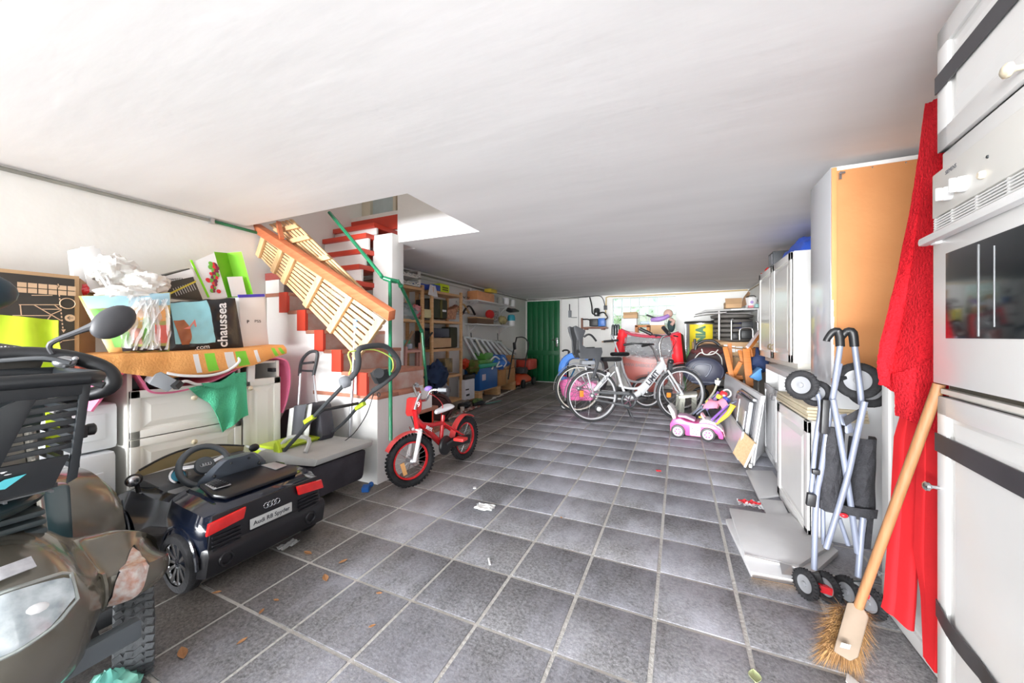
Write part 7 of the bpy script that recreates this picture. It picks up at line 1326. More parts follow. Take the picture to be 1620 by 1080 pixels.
tb_(pm, [(0.215,5.9,1.014), (0.223,5.9,0.795)], 0.018, black, 'handle_post')
tb_(pm, [(0.189,5.85,0.525), (0.205,5.85,0.707), (0.284,5.82,0.818), (0.362,5.8,0.793), (0.441,5.82,0.838), (0.544,5.85,0.751), (0.552,5.85,0.54)], 0.008, mat('grey_piping', (0.50, 0.50, 0.47), 0.5), 'piping', 5)
tb_(pm, [(0.299,5.8,0.872), (0.329,5.78,0.802), (0.438,5.78,0.805), (0.501,5.8,0.866)], 0.009, mat('grey_piping', (0.5, 0.5, 0.47)), 'loop', 4)
tb_(pm, [(0.397,6.1,0.418), V((0.339,6.584,0)) + V((0, 0, 0.1))], 0.014, dkgrey, 'chassis'); tb_(pm, [(0.446,6.1,0.42), V((0.627,6.841,0)) + V((0, 0, 0.1))], 0.014, dkgrey, 'chassis')
for p in ((0.315,6.452,0), (0.633,6.717,0)): c_ = V(p); c_.z = 0.13; obj('wheel', MB().torus(c_, (0.2, -1, 0), 0.11, 0.02, 24, 6), rubber, pm)
tub = thing('baby_tub', 'oval navy grey plastic baby seat tray standing on edge before the pram', 'baby tub', (0.317,5.7,0.396))
nv = mat('navy_grey_plastic', (0.035, 0.038, 0.065), 0.4, var=0.06)
tc0 = V((0.314,5.65,0.574)); obj('body', MB().ball(tc0, (0.255, 0.045, 0.195), 30, 12), nv, tub); obj('raised_rim', MB().tube([tc0 + V((0.235 * math.cos(a), -0.03, 0.178 * math.sin(a))) for a in [2 * PI * k / 32 for k in range(32)]], 0.012, 8, closed=True), nv, tub)
tb_(tub, [tc0 + V((-0.16, -0.045, -0.05)), tc0 + V((-0.10, -0.05, 0.09)), tc0 + V((0.08, -0.05, 0.09)), tc0 + V((0.06, -0.05, -0.02)), tc0 + V((0.02, -0.05, -0.07))], 0.012, mat('navy_grey_light', (0.12, 0.13, 0.17), 0.35), 'moulded_ridge', 4)
obj('bottom_lip', MB().tube([tc0 + V((-0.15, -0.04, -0.145)), tc0 + V((0.15, -0.04, -0.145))], 0.012, 8), mat('navy_grey_light', (0.12, 0.13, 0.17)), tub)
tb_(tub, [(0.328,5.5,0.176), (0.417,5.5,0.3), (0.461,5.5,0.419), (0.475,5.5,0.502)], 0.014, mat('cream_hose', (0.60, 0.57, 0.44), 0.5), 'cream_hoop', 4)
solo('white_block', 'small white plastic block hanging beside the navy tub', 'plastic piece', MB().slab([(0.431,5.4,0.486), (0.502,5.4,0.482), (0.474,5.4,0.415), (0.431,5.4,0.437)], 0.05, (0, 1, 0), 0.004), whitep)
# folded wooden chairs
och = wood('orange_beech', (0.58, 0.20, 0.04), (0.48, 0.15, 0.025), 5)
ch1 = thing('folded_chair', 'orange wooden folding chair, the left one, leaning behind the sink worktop', 'chair', (0.714,5.761,0))
for (a, b, w_) in (((0.534,5.3,0.915), (0.598,5.2,0.547), 0.055), ((0.605,5.5,0.96), (0.626,5.5,0.575), 0.045), ((0.618,5.25,0.566), (0.691,5.2,0.743), 0.05), ((0.691,5.3,0.878), (0.724,5.25,0.71), 0.045)): obj('chair_bar', MB().bar(a, b, w_, 0.03, (0, 1, 0), 0.004), och, ch1)
obj('seat', MB().slab([(0.574,5.35,0.555), (0.724,5.3,0.566), (0.731,5.3,0.52), (0.595,5.35,0.492)], 0.3, (0, 1, 0), 0.004), och, ch1)
obj('back_leg', MB().bar((0.59,5.5,0.574), V((0.699,6.509,0)) + V((0, 0, 0.02)), 0.04, 0.03, (0, 1, 0)).bar((0.731,5.5,0.514), V((0.876,6.589,0)) + V((0, 0, 0.02)), 0.04, 0.03, (0, 1, 0)), och, ch1)
ch2 = thing('folded_chair', 'orange wooden folding chair, the right one, with thick upright beside the blue crate', 'chair', (0.836,5.604,0))
for (a, b, w_) in (((0.729,5.1,0.9), (0.752,5,0.479), 0.075), ((0.754,5.1,0.908), (0.987,5.6,1.131), 0.05), ((0.781,5.15,0.854), (0.905,5.4,0.87), 0.10)): obj('chair_bar', MB().bar(a, b, w_, 0.04, (0, 1, 0), 0.004), och, ch2)
obj('white_rail', MB().bar((0.739,5.08,0.923), (0.936,5.5,1.13), 0.03, 0.02, (0, 1, 0)), mat('pinkish_white', (0.72, 0.62, 0.62), 0.5), ch2)
obj('leg', MB().bar((0.752,5,0.494), V((0.858,5.614,0)) + V((0, 0, 0.01)), 0.06, 0.04, (0, 1, 0)), och, ch2)
cri = thing('plastic_crate', 'light blue plastic crate corner beside the base cabinet', 'crate', (0.826,5,0.6))
obj('body', MB().slab([(0.743,4.9,0.584), (0.845,4.9,0.695), (0.857,4.9,0.568), (0.822,4.9,0.545)], 0.25, (0, 1, 0), 0.006), mat('light_blue_crate', (0.10, 0.34, 0.72), 0.4), cri); obj('rim', MB().bar((0.742,4.89,0.585), (0.844,4.89,0.689), 0.03, 0.02), mat('light_blue_crate', (0.1, 0.34, 0.72)), cri)
solo('dark_bag', 'dark navy bag between the orange chair and the wall cupboard', 'bag', crumple((0.882,5.3,0.758), (0.12, 0.12, 0.15), 3, n=20), mat('navy_bag', (0.02, 0.04, 0.12), 0.7, var=0.3))
lb = thing('long_carton', 'long brown carton with white labels standing behind the folding chairs', 'box', (0.681,6.501,0)); obj('body', MB().box((0.207,6.4,0.398),(1.073,6.8,0.964), None, 0.004), card, lb)
obj('lid', MB().slab([(0.311,6.38,0.923), (0.467,6.5,0.991), (1.09,6.5,0.89), (1.054,6.38,0.828)], 0.02, (0, 0, 1)), cardd, lb)
obj('label_sticker', MB().box((0.718,6.385,0.813),(0.776,6.397,0.908)), whitep, lb); obj('label_sticker', MB().box((0.784,6.385,0.824),(0.873,6.397,0.899)), whitep, lb); obj('label_sticker', MB().box((0.627,6.385,0.878),(0.685,6.397,0.926)), whitep, lb)
text('MAP', 0.05, mat('dark_print', (0.04, 0.04, 0.05)), lb, (0.791,6.38,0.747), (1, 0, 0), (0, 0, 1), 0.001)
# drum, grey stack, wire rack, clutter in the right-hand corner
dr_ = thing('yellow_drum', 'silver drum with yellow and green panel lettered sideways and a black lid', 'drum', (0.417,8.548,0))
dc = V((0.369,7.35,0.96)); dz = 0.02
obj('stand', MB().lathe([(0.24, 0.0), (0.24, 0.62)], (dc.x, dc.y, 0.0), (0, 0, 1), 28), mat('stand_card', (0.40, 0.27, 0.16), 0.8), dr_)
obj('body', MB().lathe([(0.24, 0.62), (0.24, 1.28)], (dc.x, dc.y, 0), (0, 0, 1), 40), alu, dr_); obj('lid', MB().lathe([(0.26, 1.28), (0.275, 1.29), (0.27, 1.315), (0.05, 1.325)], (dc.x, dc.y, 0), (0, 0, 1), 40), black, dr_)
VD = math.atan2(-dc.y, -dc.x)
obj('yellow_panel', MB().grid(lambda u, v_: (dc.x + 0.243 * math.cos(VD + (u - 0.5) * 1.65), dc.y + 0.243 * math.sin(VD + (u - 0.5) * 1.65), 0.66 + 0.60 * v_), 16, 2, 0.002), mat('drum_yellow', (0.78, 0.62, 0.03), 0.4), dr_)
ud = V((math.cos(VD), math.sin(VD), 0)); text('MANIA', 0.19, mat('drum_green', (0.0, 0.12, 0.02), 0.5), dr_, V((dc.x, dc.y, 0.95)) + ud * 0.252, (0, 0, 1), tuple(V((0, 0, 1)).cross(ud) * -1), 0.002, bold=0.012, sx=0.9)
for s_ in (-1, 1): tb_(dr_, [(dc.x + s_ * 0.245, dc.y - 0.04, 0.64), (dc.x + s_ * 0.25, dc.y - 0.05, 1.27)], 0.012, chrome, 'tension_rod')
stg = mat('stack_grey', (0.13, 0.12, 0.11), 0.6, var=0.12); sk0 = V((0.831,7.3,1.18)); gs = []
for k in range(7):
    lab = ('lowest of the seven stacked grey round basins', 'second lowest of the stacked grey round basins', 'third lowest of the stacked grey round basins', 'middle one of the stacked grey round basins', 'third from the top of the stacked grey round basins', 'second from the top of the stacked grey round basins', 'topmost of the stacked grey round basins')[k]
    solo('round_basin', lab, 'basin', MB().lathe([(0.24, 0.0), (0.275 + 0.006 * k, 0.015), (0.285 + 0.006 * k, 0.055), (0.26, 0.075)], (sk0.x, sk0.y, 0.88 + 0.078 * k), (0, 0, 1), 30), stg, 'stacked grey round basins')
rk = thing('wire_rack', 'white metal wire rack shelf unit in the right-hand back corner', 'rack', (0.95, 7.4, 0))
for (x, y) in ((0.62, 7.0), (1.17, 7.0), (0.62, 7.75), (1.17, 7.75)): tb_(rk, [(x, y, 0.0), (x, y, 1.49)], 0.014, whitep, 'post')
for z in (0.87, 1.48): obj('shelf', MB().box((0.60, 6.98, z), (1.19, 7.78, z + 0.022), None, 0.004), whitep, rk)
solo('thin_plank', 'long thin grey plank sticking out left from the rack top, upper of two', 'plank', MB().slab([(0.263,6.95,1.425), (0.415,6.95,1.496), (1.018,7,1.512), (1.018,7,1.481), (0.452,6.95,1.463)], 0.25, (0, 1, 0)), mat('grey_board', (0.42, 0.41, 0.40), 0.6))
solo('thin_plank', 'grey plank sticking out left from the rack top, lower of two', 'plank', MB().slab([(0.242,6.9,1.386), (0.374,6.9,1.441), (0.726,6.93,1.454), (0.726,6.93,1.439), (0.393,6.9,1.409)], 0.25, (0, 1, 0)), mat('grey_board', (0.42, 0.41, 0.4)))
cbx2 = thing('cardboard_box', 'open brown cardboard box on top of the white wire rack', 'box', (0.835,7.1,1.535)); obj('body', MB().box((0.725,7.1,1.525),(0.961,7.4,1.63), None, 0.002), card, cbx2)
obj('flap', MB().slab([(0.706,7,1.679), (0.948,7,1.679), (0.959,7.08,1.593), (0.723,7.08,1.591)], 0.006, (0, 1, 0)), card, cbx2); obj('flap', MB().slab([(0.95,7.08,1.53), (0.97,7.1,1.677), (1.08,7.3,1.82), (1.107,7.3,1.786), (1.031,7.15,1.575)], 0.006, (0, 1, 0)), cardd, cbx2)
bkt = thing('bucket', 'small white bucket with black hoop handle on the rack top', 'bucket', (1.101,7.2,1.534)); q = V((1.101,7.2,1.523)); obj('body', MB().lathe([(0.075, 0), (0.09, 0.17)], q, (0, 0, 1), 22), whitep, bkt); tb_(bkt, [q + V((-0.09, 0, 0.14)), q + V((-0.05, 0, 0.19)), q + V((0.05, 0, 0.20)), q + V((0.10, 0, 0.10))], 0.008, black, 'handle', 4); obj('lilac_spot', MB().ball(q + V((0, -0.085, 0.09)), (0.025, 0.006, 0.025), 12, 6), mat('lilac', (0.45, 0.32, 0.66), 0.5), bkt)
solo('pink_soap_box', 'tiny pink box in front of the white bucket', 'box', MB().box((1.043,7.05,1.519),(1.113,7.1,1.555)), mat('pale_red', (0.75, 0.25, 0.28), 0.5)); solo('aqua_jar', 'tiny aqua jar on the rack top by the wall', 'jar', MB().lathe([(0.03, 0), (0.03, 0.05), (0.02, 0.06)], (1.164,7.1,1.52), (0, 0, 1), 14), mat('aqua', (0.35, 0.60, 0.60), 0.4))
solo('blue_bag', 'bright royal blue bag among black frames on the wire rack', 'bag', crumple((0.948,7.2,1.241), (0.17, 0.14, 0.11), 12, n=24), mat('royal_blue', (0.01, 0.03, 0.55), 0.5, var=0.2))
ks = thing('car_seat_frame', 'black and silver framed seat in front of the royal blue bag on the rack', 'frame', (0.976,6.95,1.019))
tb_(ks, [(0.785,6.9,0.999), (0.785,6.9,1.297), (0.803,6.9,1.327)], 0.013, chrome, 'frame_tube', 3); tb_(ks, [(0.897,6.88,0.999), (0.897,6.88,1.131), (0.932,6.88,1.182), (1.052,6.88,1.181), (1.077,6.88,1.13), (1.077,6.88,1)], 0.014, chrome, 'frame_tube', 3); tb_(ks, [(1.115,6.9,1.291), (1.148,6.9,1.25), (1.148,6.9,1.07)], 0.012, chrome, 'frame_tube', 3)
obj('pad', MB().box((0.803,6.98,0.998),(0.91,7.18,1.112), None, 0.02), black, ks); obj('pad', MB().box((0.928,6.98,1.009),(1.085,7.18,1.152), None, 0.02), black, ks); obj('pad', MB().box((0.939,7,1.183),(1.105,7.15,1.296), None, 0.03), dkgrey, ks)
solo('potted_plant', 'green spiky leaves between the red canopy and the drum', 'plant', MB().slab([(0.121,6.6,0.608), (0.149,6.6,0.917), (0.167,6.6,0.61)], 0.01).slab([(0.13,6.62,0.607), (0.102,6.62,0.844), (0.158,6.62,0.608)], 0.01).slab([(0.12,6.58,0.609), (0.185,6.6,0.866), (0.176,6.58,0.611)], 0.01).lathe([(0.07, 0), (0.09, 0.5)], (0.177,7.856,0), (0, 0, 1), 14), mat('spiky_leaf', (0.08, 0.30, 0.04), 0.5))
# ---- window sill group
tbl = thing('window_table', 'white topped table under the glass block window', 'table', (-0.6, 7.6, 0))
obj('table_top', MB().box((-1.15, 7.35, 1.035), (0.02, 7.90, 1.065), None, 0.004), whitep, tbl)
for (x, y) in ((-1.12, 7.38), (-0.02, 7.38), (-1.12, 7.86), (-0.02, 7.86)): obj('leg', MB().box((x - 0.02, y - 0.02, 0), (x + 0.02, y + 0.02, 1.035)), whitep, tbl)
wbx = thing('white_box', 'plain white box before the window with a carton on top', 'box', (-0.87,7.5,1.199)); obj('body', MB().box((-1.019,7.45,1.087),(-0.736,7.75,1.401), None, 0.006), mat('pale_grey_white', (0.72, 0.71, 0.72), 0.5), wbx)
cbo = thing('cardboard_box', 'small open cardboard box on the white box before the window', 'box', (-0.858,7.5,1.409)); obj('body', MB().box((-0.985,7.46,1.407),(-0.725,7.71,1.518), None, 0.002), card, cbo); obj('flap', MB().slab([(-0.997,7.46,1.522), (-0.725,7.46,1.527), (-0.731,7.4,1.475), (-0.953,7.4,1.468)], 0.004, (0, 1, 0)), card, cbo)
btl = mat('dark_bottle', (0.04, 0.045, 0.05), 0.15)
for k, p in enumerate(((-1.217,7.7,0.985), (-1.158,7.65,0.986), (-1.116,7.7,0.986))): solo('dark_bottle', ('leftmost of three dark bottles at the left foot of the window', 'middle one of three dark bottles by the window', 'rightmost of three dark bottles by the window')[k], 'bottle', MB().lathe([(0.032, 0), (0.034, 0.2), (0.03, 0.29), (0.012, 0.31)], p, (0, 0, 1), 14), btl, 'dark bottles by the window')
solo('bottle_ledge', 'narrow brown ledge carrying the dark bottles', 'ledge', MB().box((-1.42, 7.55, 0.93), (-1.17, 8.0, 0.955)), cardd)
ws = thing('wooden_stool', 'small orange brown wooden stool standing on the window table', 'stool', (-0.62,7.45,1.099)); 
obj('side', MB().box((-0.762,7.42,1.099),(-0.71,7.7,1.257)), och, ws); obj('side', MB().box((-0.549,7.42,1.098),(-0.493,7.7,1.254)), och, ws); obj('seat', MB().box((-0.762,7.42,1.231),(-0.493,7.7,1.268)), och, ws)
cb3 = thing('cardboard_box', 'brown cardboard box under the doll carrier before the window', 'box', (-0.349,7.45,1.098)); obj('body', MB().box((-0.482,7.42,1.098),(-0.227,7.7,1.264), None, 0.002), card, cb3)
wtr = thing('white_tray', 'white tray between the cardboard box and the purple doll carrier', 'tray', (-0.36,7.45,1.289)); obj('body', MB().box((-0.492,7.4,1.264),(-0.237,7.7,1.329), None, 0.004), whitep, wtr)
dcr = thing('doll_carrier', 'purple doll carrier seat lying on the white tray', 'doll carrier', (-0.336,7.4,1.37)); plm = mat('lilac_purple', (0.34, 0.20, 0.50), 0.5)
tb_(dcr, [(-0.468,7.38,1.36), (-0.356,7.36,1.369), (-0.247,7.36,1.39), (-0.161,7.38,1.436)], [0.035, 0.05, 0.045, 0.035], plm, 'body', 3); tb_(dcr, [(-0.548,7.4,1.458), (-0.423,7.38,1.407), (-0.313,7.38,1.393)], 0.018, dkgrey, 'handle', 3)
dol = thing('baby_doll', 'baby doll with patterned bonnet sitting at the right of the window', 'doll', (-0.142,7.5,1.193))
obj('head', MB().ball((-0.174,7.5,1.478), (0.085, 0.08, 0.085), 16, 10), mat('doll_skin', (0.66, 0.44, 0.36), 0.5, c2=(0.50, 0.30, 0.25), scale=24), dol); obj('body', MB().ball((-0.12,7.5,1.264), (0.07, 0.07, 0.14), 14, 8), mat('doll_dress', (0.03, 0.06, 0.06), 0.8), dol)
obj('arm', MB().tube([(-0.141,7.45,1.369), (-0.075,7.4,1.33), (-0.118,7.38,1.26)], 0.03, 8, smooth_path=3), mat('doll_skin', (0.66, 0.44, 0.36)), dol)
for (p, m_c, lab) in (((-0.586,7.45,1.31), mat('pale_blue_white', (0.55, 0.66, 0.80), 0.5), 'small pale blue packet on the wooden stool'),): solo('packet', lab, 'packet', MB().boxc(p, (0.16, 0.10, 0.05), (0, 0, 0.2), 0.01), m_c)


# ================================================================ CHILD'S RED BIKE
kb = thing('childs_bicycle', 'small red childs bicycle with white saddle and red front plate by the stairs', 'bicycle', (-1.69, 2.38, 0))
kr = mat('kids_bike_red', (0.62, 0.015, 0.02), 0.2, var=0.05, coat=0.7)
KX = V((0.07, 1, 0)).normalized()
kfc = V((-1.714, 2.056, 0.178)); krc = V((-1.675, 2.705, 0.178))
fa = V((0.92, -0.38, 0)).normalized(); ra = V((1, -0.06, 0)).normalized()
for c_, ax in ((kfc, fa), (krc, ra)):
    t = obj('wheel', MB().torus(c_, ax, 0.157, 0.024, 44, 10, 1.0), rubber, kb)
    kn = MB(); q = ax.orthogonal().normalized(); s_ = ax.cross(q)
    for k in range(44):
        a = 2 * PI * k / 44; d_ = q * math.cos(a) + s_ * math.sin(a)
        for e in (-0.013, 0.013): kn.bar(c_ + d_ * 0.174 + ax * e, c_ + d_ * 0.183 + ax * e, 0.014, 0.012, tuple(ax))
    o = obj('tread_knobs', kn, rubber, t); o['kind'] = 'stuff'
    obj('rim', MB().torus(c_, ax, 0.127, 0.0085, 40, 6, 1.5), kr, t); obj('hub', MB().lathe([(0.01, -0.05), (0.024, -0.035), (0.016, -0.02), (0.016, 0.02), (0.024, 0.035), (0.01, 0.05)], c_, ax, 14), alu, t)
    sp = MB()
    for k in range(18): a = 2 * PI * k / 18; d_ = q * math.cos(a) + s_ * math.sin(a); sp.tube([c_ + ax * 0.02 * (-1) ** k, c_ + d_ * 0.12], 0.0013, 4)
    o = obj('spokes', sp, chrome, t); o['kind'] = 'stuff'
def G(y, z, e=0.0): t = (y - 2.056) / 0.649; return V((-1.714 + 0.039 * t + e, y, z))
HT, HB = V((-1.7,2.079,0.531)), V((-1.71,2.119,0.395)); BBk = V((-1.69,2.376,0.216)); ST = V((-1.685,2.403,0.433))
tb_(kb, [HT, HB], 0.020, kr, 'head_tube'); tb_(kb, [lerp(HT, HB, 0.55), BBk], 0.023, kr, 'frame_tube'); tb_(kb, [lerp(HT, HB, 0.75), (-1.69,2.24,0.389), lerp(ST, BBk, 0.28)], 0.018, kr, 'frame_tube', 4); tb_(kb, [ST, BBk], 0.016, kr, 'seat_tube')
for e in (-0.04, 0.04): tb_(kb, [krc + V((e, 0, 0)), lerp(ST, BBk, 0.3) + V((e * 0.5, 0, 0))], 0.009, kr, 'seat_stay'); tb_(kb, [krc + V((e, 0, 0)), BBk + V((e * 0.4, 0, 0))], 0.009, kr, 'chain_stay')
fd = fa.cross(V((0, 0, 1)))
wf = mat('white_fork', (0.80, 0.78, 0.78), 0.3)
obj('fork_crown', MB().bar(HB - fa * 0.045 - V((0, 0, 0.02)), HB + fa * 0.045 - V((0, 0, 0.02)), 0.03, 0.03), wf, kb)
for s_ in (-1, 1): tb_(kb, [HB + fa * 0.045 * s_ - V((0, 0, 0.02)), kfc + fa * 0.05 * s_], [0.017, 0.014], wf, 'fork_blade')
obj('mudguard', MB().grid(lambda u, v_: kfc + fd * (0.20 * math.cos(0.5 + 1.9 * u)) + V((0, 0, 0.20 * math.sin(0.5 + 1.9 * u))) + fa * (v_ - 0.5) * 0.055, 14, 3, 0.003), mat('soft_red', (0.70, 0.06, 0.06), 0.4), kb)
obj('mudguard', MB().grid(lambda u, v_: krc + V((0, -1, 0)) * (0.20 * math.cos(-0.1 + 2.3 * u)) + V((0, 0, 0.20 * math.sin(-0.1 + 2.3 * u))) + ra * (v_ - 0.5) * 0.055, 14, 3, 0.003), mat('soft_red', (0.7, 0.06, 0.06)), kb)
SD = V((-1.685,2.411,0.477))
obj('saddle', MB().loft([[SD + V((x * w_, y, z + dz)) for (x, z) in ((-1, 0), (-0.6, 0.016), (0, 0.02), (0.6, 0.016), (1, 0), (0.6, -0.022), (-0.6, -0.022))] for (y, w_, dz) in ((-0.115, 0.018, -0.005), (-0.07, 0.026, 0.0), (0, 0.045, 0.0), (0.06, 0.072, 0.012), (0.10, 0.05, 0.012))]).subsurf(1), mat('white_saddle', (0.76, 0.75, 0.78), 0.5), kb)
tb_(kb, [HT, (-1.7,2.1,0.581), (-1.69,2.129,0.641)], 0.012, chrome, 'stem', 3)
hbk = V((-1.7,2.164,0.644))
tb_(kb, [hbk - fa * 0.19 + V((0, 0.05, 0.03)), hbk - fa * 0.13 + V((0, 0, 0.02)), hbk - fa * 0.05 - V((0, 0, 0.05)), hbk + fa * 0.05 - V((0, 0, 0.05)), hbk + fa * 0.10 + V((0, 0.02, 0.02)), hbk + fa * 0.17 + V((0, 0.08, 0.02))], 0.010, chrome, 'handlebar', 4)
for s_ in (-1, 1): tb_(kb, [hbk + fa * 0.15 * s_ + V((0, 0.06, 0.025)), hbk + fa * 0.22 * s_ + V((0, 0.10, 0.025))], 0.015, midgrey, 'grip')
obj('bell', MB().lathe([(0.026, 0), (0.03, 0.012), (0.02, 0.022), (0.005, 0.026)], V((-1.68,2.212,0.658)), (0, -0.3, 1), 18), mat('bell_purple', (0.30, 0.20, 0.66), 0.3), kb)
tb_(kb, [hbk + fa * 0.1, (-1.62,2.222,0.604), (-1.66,2.359,0.522), (-1.68,2.37,0.445)], 0.003, kr, 'brake_cable', 5); tb_(kb, [(-1.7,2.039,0.494), (-1.72,2.097,0.418), (-1.72,2.111,0.36)], 0.003, black, 'brake_cable', 4); obj('brake_arm', MB().tube([(-1.72,2.049,0.415), (-1.72,2.076,0.368), (-1.72,2.076,0.296)], 0.005, 6), chrome, kb)
obj('front_plate', MB().slab([(-1.735,2.047,0.614), (-1.735,2.067,0.62), (-1.7,2.128,0.613), (-1.7,2.164,0.58), (-1.7,2.156,0.508), (-1.7,2.121,0.487), (-1.71,2.105,0.48), (-1.735,2.047,0.494), (-1.735,2.034,0.518)], 0.02, (0.35, -1, 0), 0.006), mat('soft_red_bright', (0.78, 0.05, 0.045), 0.35), kb, 'red front plate')
text('9', 0.05, mat('pale_pink_print', (0.8, 0.5, 0.5), 0.5), kb, (-1.668,2.081,0.569), (0.9, 0.35, 0), (0, 0, 1), 0.001)
text('MVX', 0.035, whitep, kb, V((-1.655,2.186,0.377)), (0.05, 0.7, -0.42), (0, 0.42, 0.7), 0.001, bold=0.001)
obj('chain_case', MB().lathe([(0.07, -0.012), (0.075, 0), (0.07, 0.012)], BBk + V((0.045, 0, -0.01)), (1, 0, 0), 24).bar(BBk + V((0.045, 0, 0)), krc + V((0.045, 0, 0)), 0.02, 0.07, (0, 0, 1)), black, kb)
tb_(kb, [BBk + V((0.06, 0, 0)), BBk + V((0.075, 0.09, 0.02))], 0.008, dkgrey, 'crank'); obj('pedal', MB().boxc(BBk + V((0.12, 0.10, 0.022)), (0.09, 0.075, 0.024), (0, 0, 0), 0.006), mat('soft_red_bright', (0.78, 0.05, 0.045)), kb)
obj('wheel_reflector', MB().boxc(kfc + fa * 0.012 + fd * 0.06 - V((0, 0, 0.045)), (0.008, 0.03, 0.09), (0.3, 0, math.atan2(fa.y, fa.x)), 0.003), mat('orange_pale', (0.80, 0.42, 0.16), 0.3), kb)

# ================================================================ LEFT BACK: RACK, SHELVES, LADDER
pl0 = struct('trim_4', MB().slab([(LW(3.0), 3.0, 0.012), (-2.86, 3.0, 0.012), (-2.86, 4.75, 0.012), (LW(4.8), 4.75, 0.012)], 0.095, (0, 0, 1), 0.01), dirt)
def rack(y0, y1, lab, zt, levels, ypos):
    t = thing('shelf_rack', lab, 'shelf', (-3.05, (y0 + y1) / 2, 0.11))
    for y in (y0, y1):
        for x in (-2.95, -3.19): obj('post', MB().box((x - 0.016, y - 0.022, 0.108), (x + 0.016, y + 0.022, zt if y == ypos else zt), None, 0.003), pine, t)
    for z in levels: obj('shelf', MB().box((-3.20, y0 - 0.02, z - 0.035), (-2.935, y1 + 0.02, z), None, 0.003), pine, t)
    return t
rA = rack(3.02, 3.756, 'pine shelf rack, the nearer one, partly hidden behind the white stair post', 1.70, (0.50, 0.88, 1.26, 1.66), 0)
rB = rack(3.95, 4.66, 'pine shelf rack, the farther one with suitcases on its middle shelves', 1.70, (0.14, 0.50, 0.88, 1.265, 1.66), 0)
def simple(nm, lab, cat, box, m_, bv=0.004, grp=None): return solo(nm, lab, cat, MB().box(*box, None, bv), m_, grp)
olive = mat('olive_black_fabric', (0.05, 0.052, 0.03), 0.8, var=0.2)
su = thing('suitcase', 'dark olive suitcase standing upright on the upper shelf of the farther rack', 'suitcase', (-3,4.218,1.295)); obj('body', MB().box((-3.16,3.964,1.295),(-2.96,4.327,1.558), None, 0.02), olive, su)
obj('strap', MB().box((-2.964,4.15,1.301),(-2.952,4.194,1.552)), mat('olive_strap', (0.12, 0.10, 0.02), 0.7), su); obj('label_tag', MB().box((-2.961,4.193,1.391),(-2.951,4.283,1.418)), whitep, su)
simple('black_case', 'black case left of the olive suitcase on the upper shelf', 'case', ((-3.12,3.831,1.285),(-2.97,3.97,1.528)), black, 0.01)
simple('bowl', 'pale yellow bowl in front of the black case on the rack', 'bowl', ((-3.04,3.78,1.287),(-2.94,3.978,1.402)), mat('pale_yellow_plastic', (0.62, 0.56, 0.30), 0.5), 0.02)
pbg = thing('patterned_bag', 'brown and cream patterned bag at the end of the upper rack shelf', 'bag', (-3,4.514,1.299)); obj('body', MB().slab([(-2.96,4.327,1.29), (-2.96,4.536,1.299), (-2.96,4.604,1.498), (-2.96,4.487,1.453), (-2.96,4.343,1.425)], 0.14, (-1, 0, 0), 0.01), mat('patterned_weave', (0.62, 0.36, 0.20), 0.8, c2=(0.30, 0.10, 0.06), scale=28, var=0), pbg)
simple('carton', 'brown carton with hand holes on the third shelf of the farther rack', 'box', ((-3.155,3.984,0.898),(-2.955,4.414,1.028)), card)
simple('flat_case', 'dark blue flat case lying on the brown carton on the rack', 'case', ((-3.165,3.984,1.037),(-2.965,4.382,1.163)), mat('dark_blue_case', (0.02, 0.025, 0.05), 0.4), 0.01)
simple('suitcase', 'dark suitcase at the right end of the third rack shelf behind the carton', 'suitcase', ((-3.17,4.465,0.887),(-3,4.649,1.189)), olive, 0.02)
simple('black_box', 'black box at the left end of the third rack shelf', 'box', ((-3.12,3.818,0.91),(-2.97,3.991,1.124)), black, 0.01)
simple('carton', 'upright yellow and black carton on the low shelf of the farther rack', 'box', ((-3.13,4.295,0.536),(-2.98,4.484,0.735)), mat('carton_black_yellow', (0.40, 0.28, 0.12), 0.6, c2=(0.05, 0.05, 0.04), scale=9, var=0))
solo('navy_jacket', 'navy blue cloth bundle slumped on the floor inside the shelf rack', 'cloth', crumple((-2.95,4.019,0.512), (0.12, 0.22, 0.19), 17, n=30), mat('navy_cloth', (0.02, 0.04, 0.10), 0.9, var=0.3))
solo('clear_bag', 'clear plastic bag with pale things below the navy bundle in the rack', 'bag', crumple((-2.9,4.164,0.293), (0.07, 0.10, 0.11), 6, n=22), mat('grey_film', (0.45, 0.46, 0.5), 0.2, alpha=0.7, c2=(0.2, 0.2, 0.24), scale=12))
solo('carton', 'small crushed brown carton inside the rack left of the navy bundle', 'box', MB().boxc(V((-2.98,3.977,0.422)), (0.14, 0.16, 0.22), (0.1, 0, 0.1), 0.005), cardd)
